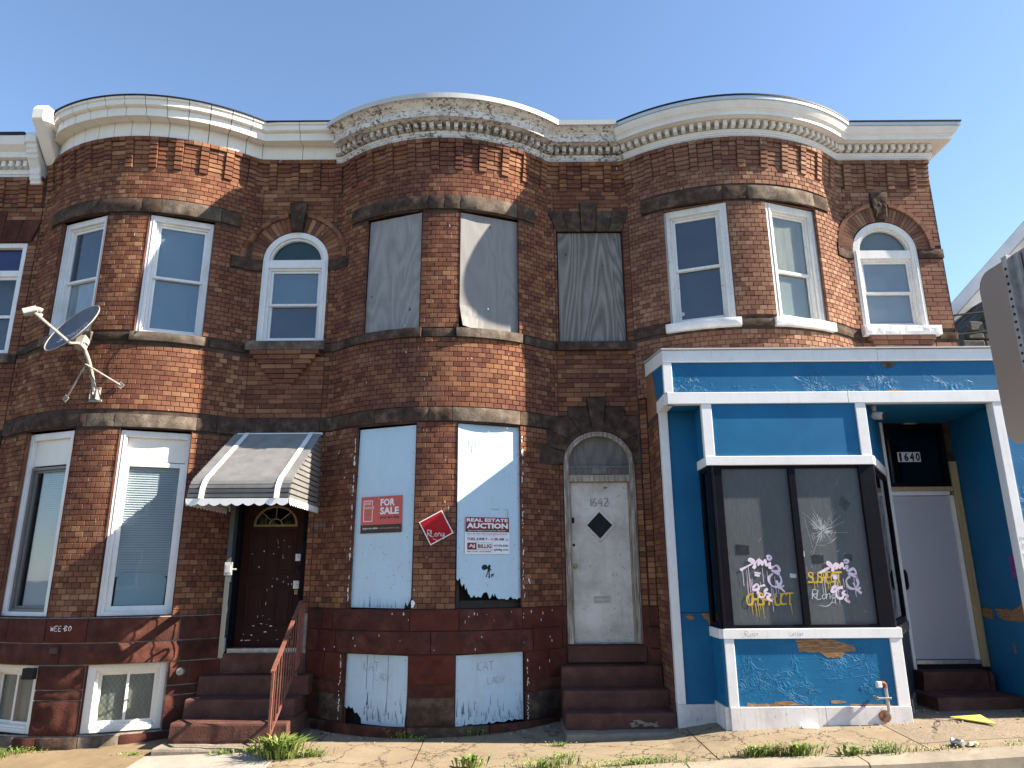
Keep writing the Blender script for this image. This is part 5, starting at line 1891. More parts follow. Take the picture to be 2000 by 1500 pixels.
# auction sign
aw, ah = .575, .445
MA = sign_frame(MBR, .105, .625)
mb = MB(); mb.box(0, aw, 0, .006, 0, ah)
AU = one(mb, 'auction_sign', 'paper', 'white and maroon real estate auction sign on the pale blue board', 'sign', 'property signs', M=MA)
pr(AU, MA, 'sign_maroon', lambda b: (b.box(.004, aw - .004, -.0015, 0, .292, ah - .004), b.box(.03, .145, -.0015, 0, .052, .135)), 'header_panel')
pr(AU, MA, 'sign_black', lambda b: b.box(.004, aw - .004, -.0015, 0, .262, .292), 'bottom_strip')
pr(AU, MA, 'white_print', lambda b: (text_into(b, 'REAL ESTATE', .02, .385, aw - .04, .042, -.003, .035), text_into(b, 'AUCTION', .02, .305, aw - .04, .066, -.003, .045),
   text_into(b, 'Bidder Pre-Qualification Required by 2PM JUNE 2', .04, .271, aw - .08, .014, -.003, .02), text_into(b, 'AJ', .05, .070, .075, .048, -.003, .03)))
pr(AU, MA, 'ink', lambda b: (text_into(b, 'TUES. JUNE 9 - 11:00 AM', .025, .152, .475, .044, -.003, .02), text_into(b, '410-296-8440', .37, .088, .185, .026, -.003, .012), text_into(b, 'ajbillig.com', .37, .034, .19, .032, -.003, .012)))
pr(AU, MA, 'sign_maroon', lambda b: (text_into(b, 'Sale to Be Held: Delta Hotels Baltimore North', .02, .234, aw - .05, .016, -.003, .012), text_into(b, 'BILLIG', .165, .070, .175, .048, -.003, .03),
   text_into(b, 'REAL ESTATE - AUCTIONEERS', .03, .022, .31, .015, -.003, .012)))
pr(AU, MA, 'pencil', lambda b: (text_into(b, 'Village of Cross Keys, 5100 Falls Road, Baltimore, MD 21210', .025, .210, aw - .06, .012, -.003, 0), rect_frame(b, .145, .352, .05, .137, .004, -.002, -.0005),
   text_into(b, 'LOCAL', .515, .178, .045, .012, -.003, .01), text_into(b, 'TIME', .515, .160, .045, .012, -.003, .01)))
# stencilled figure with a sack, on the board below the auction sign
mb = MB()
def blob(cx, cz, rx, rz, n=14, a=0):
    mb.poly([(cx + rx * math.cos(t) * math.cos(a) - rz * math.sin(t) * math.sin(a), -.002, cz + rx * math.cos(t) * math.sin(a) + rz * math.sin(t) * math.cos(a)) for t in [2 * math.pi * k / n for k in range(n)]])
sx_, sz_ = .36, .47
blob(sx_, sz_, .038, .032, 14, .3)
blob(sx_ + .062, sz_ + .012, .018, .018)
for st, wd in ((([(.01, .0), (.05, -.01), (.055, -.05)]), .024), (([(.05, -.03), (.035, -.075), (.02, -.115)]), .015), (([(.055, -.03), (.06, -.075), (.062, -.12)]), .015), (([(.06, .0), (.085, -.04)]), .010), (([(.085, -.09), (.11, -.09)]), .016), (([(.088, -.09), (.086, -.118)]), .006), (([(.108, -.09), (.108, -.118)]), .006), (([(.112, -.085), (.122, -.075)]), .01), (([(.05, -.122), (.075, -.122)]), .007)):
    ribbon(mb, [(sx_ + p[0], sz_ + p[1]) for p in st], wd, -.002)
mb.build('stencil_figure', 'ink', bd[1], MBR)
mb = MB()
for st in ([(.43, 1.18), (.47, 1.165), (.55, 1.17)], [(.62, 1.16), (.66, 1.17), (.665, 1.13), (.655, 1.06)], [(.655, .98), (.66, .93)], [(.66, .80), (.655, .74)], [(.15, 2.02), (.155, 1.93)], [(.20, 2.05), (.19, 1.86)], [(.24, 2.0), (.235, 1.9)]):
    ribbon(mb, [(v.x, v.z) for v in curve([(p[0], 0, p[1]) for p in st], 4)], .006, -.002)
mb.build('scrawl', 'pencil', bd[1], MBR)
# red diamond placard on the brick pier
MD = frame((-.925, yb(-.93) - .016, 2.34), ab(-.93)) @ Matrix.Rotation(rad(-28), 4, 'Y')
hd = .155
mb = MB(); mb.box(-hd, hd, 0, .008, -hd, hd)
DP = one(mb, 'placard', 'white_print', 'red diamond placard with white border fixed to the brick pier', 'sign', 'property signs', M=MD)
pr(DP, MD, 'sign_red_deep', lambda b: b.box(-hd + .012, hd - .012, -.0015, 0, -hd + .012, hd - .012), 'red_field')
MD2 = frame((-.925, yb(-.93) - .016, 2.34), ab(-.93))
def _rl(b):
    write(b, 'RLong', -.10, -.105, .075, .007, -.003, .55)
    ribbon(b, [(v.x, v.z) for v in curve([(-.04, 0, -.13), (.03, 0, -.15), (.08, 0, -.125), (.095, 0, -.07)], 5)], .005, -.003)
pr(DP, MD2, 'letter_pale', _rl, 'scrawl')

# ================================================================== STEPS
def step_block(parent, mat, x0, x1, y0, y1, z0, z1, seed, rough=.006, tilt=0.0):
    """a worn stone step, edges rounded"""
    nx = max(4, int((x1 - x0) / .07))
    prof = [(y0 + .004, z0), (y0, z0 + .03), (y0, z1 - .03), (y0 + .008, z1 - .008), (y0 + .03, z1), ((y0 + y1) / 2, z1), (y1, z1)]
    P = []
    for k, (y, z) in enumerate(prof):
        row = []
        for i in range(nx + 1):
            x = x0 + (x1 - x0) * i / nx
            nz = noise.fractal(Vector((x * 5 + seed, y * 9, z * 7 + seed)), .9, 2, 4)
            n2 = max(0, noise.noise(Vector((x * 2.6 + seed * 3, 0, 2))) - .25) * .05 if k in (3, 4) else 0
            e = .012 if i in (0, nx) and 0 < k < 6 else 0
            row.append((x + (e if i == 0 else -e if i == nx else 0), y - rough * nz + n2 * .6, z + tilt * (x - x0) - (n2 if k in (3, 4) else rough * .3 * nz if k > 4 else 0)))
        P.append(row)
    mb = MB()
    mb.grid(P)
    for c_, flip in ((0, False), (nx, True)):
        pts = [r[c_] for r in P] + [(P[0][c_][0], y1, z0)]
        mb.poly(pts if flip else pts[::-1])
    return mb.build('step', mat, parent)

S1 = thing('front_steps', 'brown painted stone steps with an iron handrail under the awning', 'steps', (-3.2, -.5, 0), 'stoops')
step_block(S1, 'stone_step', -3.80, -2.46, -.20, -.02, .42, .635, 1.0, .010)
step_block(S1, 'stone_step', -3.81, -2.53, -.50, -.02, .228, .418, 2.0)
step_block(S1, 'stone_step', -3.81, -2.50, -.82, -.02, .020, .226, 3.0)
step_block(S1, 'slab_grey', -3.88, -2.50, -1.04, -.02, -.10, .018, 4.0, .004)
S2 = thing('front_steps', 'worn brown stone steps leading up to the white door', 'steps', (1.2, -.5, .1), 'stoops')
step_block(S2, 'stone_step', .565, 1.79, -.22, -.02, .488, .712, 5.0)
step_block(S2, 'stone_step', .565, 1.80, -.50, -.02, .292, .486, 6.0)
step_block(S2, 'stone_step', .57, 1.815, -.77, -.02, .11, .290, 7.0, .009)
step_block(S2, 'slab_grey', .555, 1.86, -.97, -.02, -.02, .118, 8.0, .004, .01)
mb = MB()
for k in range(40):
    x = 1.30 + .28 * RND.random()
    z = .15 + .07 * RND.random()
    r_ = RND.uniform(.006, .022)
    pts = [(x + r_ * math.cos(t) * 1.4, -.781 + .002 * RND.random(), z + r_ * .5 * math.sin(t)) for t in [6.283 * q / 7 for q in range(7)]]
    mb.prism(pts, (0, .012, 0))
mb.build('mortar_patch', 'slab_grey', S2, kind='stuff')
S3 = thing('front_steps', 'two low brown stone steps at the grey shop door', 'steps', (5.2, -.4, .25), 'stoops')
step_block(S3, 'stone_step', 4.87, 5.66, -.27, .0, .425, .635, 9.0)
step_block(S3, 'stone_step', 5.665, 5.735, -.26, .0, .425, .63, 9.5)
step_block(S3, 'stone_step', 4.73, 5.735, -.75, .0, .17, .423, 10.0, .009)

# handrail
HR = thing('handrail', 'rust brown iron handrail with a scroll beside the maroon door', 'handrail', (-2.62, -1.05, 0))
X = -2.62
def tb(name, pts, r_, n=4, parent=HR, mat='rail'):
    mb = MB()
    mb.tube(pts, r_, n)
    return mb.build(name, mat, parent)
tb('post', [(X, -1.075, -.03), (X, -1.075, .80)], .018)
mb = MB()
pts = [(-1.10, .775), (-1.07, .80), (-.205, 1.475), (-.01, 1.475)]
for (a, b) in zip(pts[:-1], pts[1:]):
    mb.hexa([(X - .022, a[0], a[1]), (X + .022, a[0], a[1]), (X + .022, b[0], b[1]), (X - .022, b[0], b[1]),
             (X - .022, a[0], a[1] + .018), (X + .022, a[0], a[1] + .018), (X + .022, b[0], b[1] + .018), (X - .022, b[0], b[1] + .018)])
mb.build('top_rail', 'rail', HR)
tb('bottom_rail', [(X, -1.07, .12), (X, -.34, .65), (X, -.16, .70), (X, -.01, .82)], .014)
ys = [-.985, -.895, -.805, -.71, -.615, -.52, -.43, -.34]
def top_z(y): return .80 + (y + 1.07) / .865 * .675 if y < -.205 else 1.475
def bot_z(y): return .12 + (y + 1.07) / .73 * .53 if y < -.34 else (.65 + (y + .34) / .18 * .05 if y < -.16 else .70 + (y + .16) / .15 * .12)
for y in ys + [-.26, -.20, -.14, -.09, -.03]:
    tb('baluster', [(X, y, bot_z(y)), (X, y, top_z(y))], .007)
tb('post', [(X, -.205, .63), (X, -.205, 1.47)], .014)
mb = MB()
cy, cz = -.475, .5 * (top_z(-.475) + bot_z(-.475))
for s_ in (-1, 1):
    mb.tube([(X, cy + s_ * v.x, cz + v.z) for v in curve([(.01, 0, -.02), (.05, 0, -.12), (.035, 0, -.17), (.012, 0, -.15), (.025, 0, -.13)], 5)], .005, 4)
    mb.tube([(X, cy + s_ * v.x, cz + v.z) for v in curve([(.005, 0, -.04), (.04, 0, .04), (.045, 0, .12), (.015, 0, .14), (.012, 0, .10), (.03, 0, .095)], 5)], .005, 4)
mb.build('scroll', 'rail', HR)

# ================================================================== AWNING
AW = thing('awning', 'grey slatted metal awning with white strips and scalloped white valance', 'awning', (-3.1, 0, 3.6))
ax0, ax1 = -3.70, -2.545
prof_ = [(-.01, 3.62), (-1.13, 2.87), (-1.175, 2.82), (-1.21, 2.75), (-1.23, 2.64)]
def along(t, P=prof_):
    Ls = [math.hypot(b[0] - a[0], b[1] - a[1]) for a, b in zip(P[:-1], P[1:])]
    d = t * sum(Ls)
    for (a, b), l in zip(zip(P[:-1], P[1:]), Ls):
        if d <= l + 1e-9:
            k = d / l
            return Vector((0, a[0] + (b[0] - a[0]) * k, a[1] + (b[1] - a[1]) * k)), Vector((0, (b[0] - a[0]) / l, (b[1] - a[1]) / l))
        d -= l
    return Vector((0, *P[-1])), Vector((0, 0, -1))
NS = 29
for i in range(NS):
    t0, t1 = i / NS, (i + .66) / NS
    a, da = along(t0)
    b, db = along(t1)
    na, nb = Vector((0, da.z, -da.y)), Vector((0, db.z, -db.y))
    if na.z < 0 and na.y > 0: na = -na
    na = Vector((0, -abs(na.y), abs(na.z)))
    nb = Vector((0, -abs(nb.y), abs(nb.z)))
    sag = 0
    A_ = a + na * .018
    B_ = b + nb * .002
    mb = MB()
    e0, e1 = Vector((ax0, 0, 0)), Vector((ax1, 0, 0))
    mb.hexa([A_ + e0 - na * .004, A_ + e1 - na * .004, B_ + e1 - nb * .004, B_ + e0 - nb * .004, A_ + e0, A_ + e1, B_ + e1, B_ + e0])
    mb.build('slat', 'slat', AW)
mb = MB()
lin = [along(k / 12) for k in range(13)]
mb.grid([[p + Vector((x, abs(d.z) * .012, -abs(d.y) * .012)) for x in (ax0 + .006, ax1 - .006)] for p, d in lin])
mb.build('gap_shade_sheet', 'black_rubber_gap_shade', AW)  # added black sheet, paints the shade seen through the open slat gaps
for xs0 in (ax0 + .135, ax1 - .165):
    mb = MB()
    prev = None
    for i in range(NS + 1):
        a, da = along(i / NS)
        na = Vector((0, -abs(da.z), abs(da.y)))
        q = a + na * .024
        if prev is not None:
            p_, n_ = prev
            mb.hexa([p_ + Vector((xs0, 0, 0)) - n_ * .004, p_ + Vector((xs0 + .062, 0, 0)) - n_ * .004, q + Vector((xs0 + .062, 0, 0)) - na * .004, q + Vector((xs0, 0, 0)) - na * .004,
                     p_ + Vector((xs0, 0, 0)), p_ + Vector((xs0 + .062, 0, 0)), q + Vector((xs0 + .062, 0, 0)), q + Vector((xs0, 0, 0))])
        prev = (q, na)
    mb.build('strip', 'slat_white', AW)
for sx, xe in ((-1, ax0), (1, ax1)):
    nside = 14
    mb = MB()
    mb.poly([(xe - sx * .012, y, z) for y, z in [(-.012, 2.64)] + prof_[::-1]])
    mb.build('gap_shade_sheet', 'black_rubber_gap_shade', AW)  # added black side sheet, same painted shade behind the side slats
    for k in range(nside):
        z0 = 2.64 + (3.56 - 2.64) * k / nside
        z1 = z0 + (3.56 - 2.64) / nside * .70
        def yedge(z):
            for (a, b) in zip(prof_[:-1], prof_[1:]):
                if b[1] <= z <= a[1]:
                    kk = (z - a[1]) / (b[1] - a[1])
                    return a[0] + (b[0] - a[0]) * kk
            return -.02
        mb = MB()
        xo = xe + sx * .002
        mb.hexa([(xo - sx * .014, -.012, z0), (xo - sx * .014, yedge(z0) + .01, z0), (xo - sx * .002, yedge(z1) + .01, z1), (xo - sx * .002, -.012, z1),
                 (xo, -.012, z0), (xo, yedge(z0) + .01, z0), (xo + sx * .010, yedge(z1) + .01, z1), (xo + sx * .010, -.012, z1)])
        mb.build('side_slat', 'slat', AW)
def scallop(p0, p1, n, h=.055, d=.028):
    a, b = Vector(p0), Vector(p1)
    mb = MB()
    K = n * 8
    top = [a + (b - a) * (i / K) for i in range(K + 1)]
    for i in range(K):
        def dz(j):
            ph = (j % 8) / 8
            return -(h + d * abs(math.sin(math.pi * ph)))
        nrm_ = Vector(((b - a).y, -(b - a).x, 0)).normalized() * .004
        q = [top[i], top[i + 1], top[i + 1] + Vector((0, 0, dz(i + 1))), top[i] + Vector((0, 0, dz(i)))]
        mb.hexa([q[3], q[2], q[2] + nrm_, q[3] + nrm_, q[0], q[1], q[1] + nrm_, q[0] + nrm_])
    mb.build('valance', 'slat_white', AW)
scallop((ax0, -1.235, 2.645), (ax1, -1.235, 2.645), 9)
scallop((ax1 + .012, -1.235, 2.645), (ax1 + .012, -.015, 2.645), 13, .05, .03)
scallop((ax0 - .012, -1.235, 2.645), (ax0 - .012, -.015, 2.645), 13, .05, .03)
mb = MB()
for xe in (ax0 + .02, ax1 - .02):
    mb.tube([(xe, -1.21, 2.66), (xe, -.02, 2.66)], .011, 6)
    mb.tube([(xe, -.02, 2.6), (xe, -.02, 3.58)], .011, 6)
    mb.tube([(xe, -.02, 3.6), (xe, -1.12, 2.86)], .011, 6)
mb.tube([(ax0, -1.20, 2.665), (ax1, -1.20, 2.665)], .011, 6)
mb.build('frame', 'slat_white', AW)
bx('wall_flashing', 'slat_white', AW, ax0 - .01, ax1 + .01, -.03, -.008, 3.60, 3.635)

# ================================================================== DISH
DI = thing('satellite_dish', 'grey satellite dish on a braced mast fixed to the brick swell', 'satellite dish', (-5.27, -.62, 4.0))
dc_ = Vector((-5.42, -1.02, 4.755))
nrm = Vector((-.42, -.77, .48)).normalized()
maj = Vector((.77, -.166, .62))
maj = (maj - nrm * maj.dot(nrm)).normalized()
mnr = nrm.cross(maj).normalized()
if mnr.z < 0: mnr = -mnr
RA, RB = .40, .37
def dish_pt(u, v, k=.09): return dc_ + maj * (u * RA) + mnr * (v * RB) + nrm * (k * (u * u + v * v) - .05)
mb = MB()
rings, seg = 6, 32
Pf = [[dish_pt(r / rings * math.cos(2 * math.pi * s / seg), r / rings * math.sin(2 * math.pi * s / seg)) for s in range(seg + 1)] for r in range(rings + 1)]
Pk = [[p - nrm * .012 for p in row] for row in Pf]
mb.grid(Pf)
mb.grid(Pk[::-1])
mb.build('reflector', 'dish', DI, smooth=True)
mb = MB()
rim = [dish_pt(1.0 * math.cos(2 * math.pi * s / seg), 1.0 * math.sin(2 * math.pi * s / seg)) for s in range(seg + 1)]
mb.tube(rim, .008, 5)
mb.build('rim', 'dish_arm', DI, smooth=True)
tmp = MB()
text_into(tmp, 'DIRECTV', -.17, -.045, .36, .095, 0, .012, .15)
for st in (0, 1, 2):
    ring(tmp, -.235, 0, .018, .012, .045 - st * .004, .035 - st * .01, -.001, .001, 10, rad(-160), rad(100))
mb = MB()
for v, f in ((tmp.v, tmp.f),):
    mb.add([dish_pt(p[0] / RA, p[2] / RB + .10) + nrm * .004 for p in v], f)
mb.build('lettering', 'letter_pale', DI)
lnb = Vector((-5.70, -1.42, 4.86))
foot = Vector((-5.27, yb(-5.27) - .01, 4.02))
top = Vector((-5.32, -.93, 4.53))
clampc = Vector((-5.33, -.97, 4.60))
mb = MB()
mb.tube(curve([foot + Vector((0, -.05, .03)), foot + Vector((-.005, -.10, .16)), foot + Vector((-.02, -.22, .38)), top], 6), .024, 10)
mb.build('mast', 'dish_arm', DI, smooth=True)
mb = MB()
arm0 = dish_pt(-.05, -1.0) - nrm * .03
mb.tube([clampc, arm0, arm0 + (lnb - arm0) * .9, lnb], [.020, .022, .016, .014], 6)
mb.build('arm', 'dish_arm', DI)
mb = MB()
ML = Matrix.Translation(lnb) @ Matrix.Rotation(rad(-28), 4, 'Y') @ Matrix.Rotation(rad(25), 4, 'Z')
mb.box(-.10, .05, -.05, .04, -.035, .035)
mb.tube([(.04, 0, .02), (.09, .03, -.02)], [.03, .038], 10)
mb.tube([(.02, .03, -.03), (.07, .06, -.07)], [.026, .034], 10)
mb.build('receiver_head', 'cam_grey', DI, ML, bevel=.008)
mb = MB()
mb.box(-.05, .05, -.07, .05, -.09, .08)
mb.box(-.07, .07, -.03, .03, -.02, .05)
mb.tube([(-.07, -.05, -.03), (.07, -.05, -.03)], .012, 6)
mb.build('clamp', 'dish_arm', DI, Matrix.Translation(clampc) @ Matrix.Rotation(rad(-20), 4, 'X'), bevel=.006)
mb = MB()
Mf = frame(foot, ab(-5.27))
mb.box(-.05, .05, 0, .012, -.09, .10)
mb.box(-.045, -.035, -.07, .0, -.07, .06)
mb.box(.035, .045, -.07, .0, -.07, .06)
mb.box(-.085, .085, -.005, .006, -.09, -.06)
mb.build('foot_bracket', 'dish_arm', DI, Mf, bevel=.003)
for bxp, bz, st in ((-5.665, 3.985, .55), (-4.975, 4.145, .55)):
    e = W(bxp, .02, bz)
    s0 = foot + (top - foot) * st + Vector((0, -.09, .05))
    mb = MB()
    mb.tube([s0, e], .011, 6)
    mb.build('brace', 'dish_arm', DI)
    mb = MB()
    rect_frame(mb, -.035, .035, -.035, .035, .014, -.012, .0)
    mb.tube([(0, -.014, 0), (0, .004, 0)], .012, 8)
    mb.build('brace_plate', 'dish_arm', DI, frame(e, ab(bxp)) @ Matrix.Rotation(rad(40), 4, 'Y'))
mb = MB()
cab = [clampc + Vector((0, -.06, -.05)), clampc + Vector((.07, -.03, -.16)), clampc + Vector((-.02, -.02, -.42)), clampc + Vector((-.14, .0, -.33)), clampc + Vector((-.10, -.02, -.17)), clampc + Vector((.0, .0, -.2)), foot + Vector((.03, -.06, .12))]
mb.tube(curve(cab, 6), .0045, 5)
mb.tube(curve([foot + Vector((.03, -.06, .12)), W(-5.17, .01, 4.2), W(-5.10, .012, 4.5), W(-5.0, .012, 4.72), W(-4.86, .06, 4.86), W(-4.80, .05, 4.95)], 6), .0045, 5)
mb.build('cable', 'black', DI)

# ================================================================== SHOPFRONT
SF = thing('shopfront', 'blue boarded shopfront with white trim, black framed graffitied window and grey door', 'shopfront', (4, -.6, .25))
YF = -1.2
# brick return wall at the left
n_ = int((3.71 - .02) / CH)
for k in range(n_):
    z = .02 + (k + .5) * CH
    off_ = .106 if k % 2 else 0
    y = -.70 - off_
    y0 = -.72
    cells = []
    q = -.72
    edges = [-.72, -.52 + (.1 if k % 2 else 0), -.31 + (.1 if k % 2 else 0), -.10 + (.1 if k % 2 else 0), .0]
    for a, b in zip(edges[:-1], edges[1:]):
        if b - a > .03:
            put_brick(SF, round(b - a - .006, 3), CH - .006, .03, 'brick_mid', frame((1.795 + RND.uniform(-.0015, .0015), (a + b) / 2, z), -math.pi / 2))
bx('side_wall', 'mortar', SF, 1.802, 1.86, -.72, -.01, -.1, 3.72, bevel=0)
# left post, recessed panel
bx('post', 'trim', SF, 1.812, 1.908, -.82, -.725, .385, 3.712)
bx('panel', 'blue_smooth', SF, 1.908, 2.27, -.79, -.74, 1.352, 3.712)
bx('panel', 'blue', SF, 1.908, 2.27, -.79, -.74, .385, 1.348)
bx('baseboard', 'base_trim', SF, 1.812, 2.262, -.822, -.74, .03, .383)
# fascia
bx('fascia_board', 'blue_wrinkled', SF, 1.905, 6.36, YF, YF + .04, 3.85, 4.222)
bx('fascia_trim', 'trim', SF, 1.80, 4.37, YF - .028, YF + .03, 4.222, 4.372)
bx('fascia_trim', 'trim', SF, 4.373, 6.38, YF - .028, YF + .03, 4.222, 4.370)
bx('fascia_trim', 'trim', SF, 1.83, 3.95, YF - .03, YF + .07, 3.712, 3.849)
bx('fascia_trim', 'trim', SF, 3.953, 6.38, YF - .03, YF + .07, 3.712, 3.849)
bx('fascia_trim', 'trim', SF, 1.80, 1.904, YF - .022, YF + .03, 3.849, 4.222)
# left return of the fascia
mb = MB(); mb.prism([(1.796, -1.17, 4.215), (1.796, -.14, 4.345), (1.796, -.12, 4.525), (1.796, -1.225, 4.372)], (.025, 0, 0))
mb.build('fascia_trim', 'trim', SF)
mb = MB(); mb.prism([(1.815, -1.17, 3.849), (1.815, -.74, 3.849), (1.815, -.50, 4.30), (1.815, -1.17, 4.215)], (.02, 0, 0))
mb.build('fascia_side', 'blue_smooth', SF)
mb = MB(); mb.prism([(1.80, -1.17, 3.712), (1.80, -.72, 3.712), (1.80, -.72, 3.849), (1.80, -1.17, 3.849)], (.11, 0, 0))
mb.build('fascia_trim', 'trim', SF)
mb = MB(); mb.prism([(1.805, -.72, 3.72), (1.805, -.02, 3.72), (1.805, -.02, 4.36), (1.805, -.50, 4.30), (1.805, -.72, 3.88)], (.02, 0, 0))
mb.build('fascia_side', 'brick_mid', SF)
# roof of the shopfront
mb = MB(); mb.prism([(1.785, -1.25, 4.374), (1.785, -.0, 4.555), (1.785, -.0, 4.573), (1.785, -1.25, 4.392)], (4.61, 0, 0))
mb.build('roof', 'metal_flash', SF)
mb = MB()
for k in range(40):
    x = 2.75 + k * .028
    zz = yb(x) - .03
    mb.tube([(x, zz, 4.56), (x + .035, zz - .015, 4.575 + .015 * noise.noise(Vector((x * 5, 0, 0))))], .022, 5)
mb.build('roof_caulk', 'slab_grey', SF, kind='stuff')
bx('soffit', 'blue_smooth', SF, 1.908, 5.86, YF + .072, .0, 3.716, 3.74, bevel=0)
# display window: front
bx('pilaster', 'trim', SF, 2.222, 2.338, YF - .02, YF + .05, 3.09, 3.712)
bx('pilaster', 'trim', SF, 4.03, 4.15, YF - .02, YF + .05, 3.09, 3.712)
bx('panel', 'blue_smooth', SF, 2.338, 4.03, YF - .002, YF + .03, 3.09, 3.712)
bx('window_trim', 'trim', SF, 2.222, 4.15, YF - .03, YF + .05, 2.985, 3.089)
bx('window_trim', 'trim', SF, 2.262, 4.20, YF - .03, YF + .05, 1.10, 1.203)
bx('pilaster', 'trim', SF, 2.275, 2.378, YF - .022, YF + .05, .42, 1.099)
bx('pilaster', 'trim', SF, 4.063, 4.19, YF - .022, YF + .05, .42, 1.099)
bx('panel', 'blue_wrinkled', SF, 2.378, 4.063, YF - .004, YF + .03, .42, 1.099)
def bb(x0, x1, y0, y1):
    mb = MB()
    z0, z1 = zg(x0, y0) - .03, zg(x1, y0) - .03
    mb.hexa([(x0, y0, z0), (x1, y0, z1), (x1, y1, z1), (x0, y1, z0), (x0, y0, .419), (x1, y0, .419), (x1, y1, .419), (x0, y1, .419)])
    return mb.build('baseboard', 'base_trim', SF, bevel=.004)
bb(2.28, 3.28, YF - .03, YF + .05)
bb(3.283, 4.19, YF - .03, YF + .05)
# peeled wood patches
def patch(name, mat, pts, y, parent=SF, th=.003, seed=1, amp=.02, M=None):
    r_ = random.Random(seed)
    out = []
    for i, p in enumerate(pts):
        q = pts[(i + 1) % len(pts)]
        L_ = math.hypot(q[0] - p[0], q[1] - p[1])
        k = max(1, int(L_ / .025))
        for j in range(k):
            t = j / k
            out.append((p[0] + (q[0] - p[0]) * t + r_.uniform(-amp, amp), y, p[1] + (q[1] - p[1]) * t + r_.uniform(-amp, amp) * .5))
    mb = MB()
    mb.prism(out, (0, th, 0))
    return mb.build(name, mat, parent, M)
patch('bare_wood', 'wood_bare', [(3.05, 1.088), (3.30, 1.09), (3.5, 1.07), (3.66, 1.02), (3.68, .97), (3.56, .955), (3.52, .90), (3.38, .905), (3.28, .955), (3.07, .965)], YF - .0065, seed=3, amp=.012)
patch('bare_wood', 'wood_bare', [(2.46, .425), (2.46, .455), (2.70, .445), (2.78, .47), (2.95, .465), (3.0, .44), (3.2, .43)], YF - .0065, seed=5, amp=.012)
patch('bare_wood', 'wood_bare', [(3.35, .445), (3.36, .475), (3.50, .47), (3.52, .45)], YF - .0065, seed=6, amp=.01)
patch('bare_wood', 'wood_bare', [(3.55, .425), (3.56, .44), (4.0, .435), (4.0, .423)], YF - .0065, seed=16, amp=.006)
patch('bare_wood', 'stone_sill', [(4.41, 4.15), (4.43, 4.21), (4.55, 4.215), (4.60, 4.19), (4.56, 4.165), (4.48, 4.14)], YF - .006, seed=7, amp=.014)
patch('bare_wood', 'wood_bare', [(4.42, 3.852), (4.46, 3.868), (4.62, 3.865), (4.64, 3.852)], YF - .006, seed=8, amp=.008)
patch('bare_wood', 'wood_bare', [(5.7, 3.852), (5.74, 3.865), (5.82, 3.862), (5.86, 3.852)], YF - .006, seed=18, amp=.006)
patch('bare_wood', 'wood_bare', [(2.16, 1.345), (2.262, 1.345), (2.262, 1.18), (2.22, 1.26), (2.18, 1.30)], -.795, seed=9, amp=.01)
patch('bare_wood', 'wood_bare', [(1.95, 1.31), (2.03, 1.335), (2.08, 1.29), (2.02, 1.27)], -.795, seed=10, amp=.014)
# black window frame and panes
WN = None
mb = MB()
rect_frame(mb, 2.252, 4.15, 1.205, 2.984, .0, YF, YF + .05, tb=.036, tt=.034)
mb.box(2.252, 2.398, YF - .012, YF + .06, 1.206, 2.983)
mb.box(3.162, 3.238, YF - .012, YF + .06, 1.242, 2.949)
mb.box(3.975, 4.15, YF - .012, YF + .06, 1.206, 2.983)
mb.box(2.27, 2.30, YF - .03, YF - .012, 1.206, 2.983)
WN = mb.build('display_window', 'frame_dark', SF, bevel=.004)
PY = YF + .028
P1 = quad_part('pane', 'shop_pane', WN, None, 2.398, 3.162, 1.241, 2.95, PY)
P2 = quad_part('pane', 'shop_pane', WN, None, 3.238, 3.975, 1.241, 2.95, PY)
gy = PY - .0015
def flat(name, mat, polys=None, strokes=None, wd=.01, parent=WN):
    mb = MB()
    for p in polys or []:
        mb.poly([(q[0], gy - (.0006 if mat.startswith('tape') else 0), q[1]) for q in p])
    for s_ in strokes or []:
        pts = [(v.x, v.z) for v in curve([(q[0], 0, q[1]) for q in s_], 5)] if len(s_) > 2 else s_
        ribbon(mb, pts, wd, gy - .001 - .0004 * (len(mb.f) % 3))
    return mb.build(name, mat, parent, kind='stuff' if name in ('glass_crack', 'paint_drip') else None)
flat('tape_patch', 'tape', [[(2.50, 1.99), (2.64, 1.985), (2.645, 2.085), (2.50, 2.10)], [(3.345, 1.885), (3.465, 1.89), (3.47, 1.975), (3.34, 1.98)]])
flat('tape_patch', 'tape_grey', [[(3.70, 1.905), (3.79, 1.91), (3.79, 1.985), (3.705, 1.985)], [(3.74, 2.62), (3.755, 2.645), (3.845, 2.545), (3.78, 2.45), (3.715, 2.53)]])
flat('sticker', 'scratch', [[(3.07, 1.735), (3.145, 1.73), (3.145, 1.775), (3.075, 1.78)], [(3.243, 1.96), (3.262, 1.96), (3.262, 2.02), (3.243, 2.02)]])
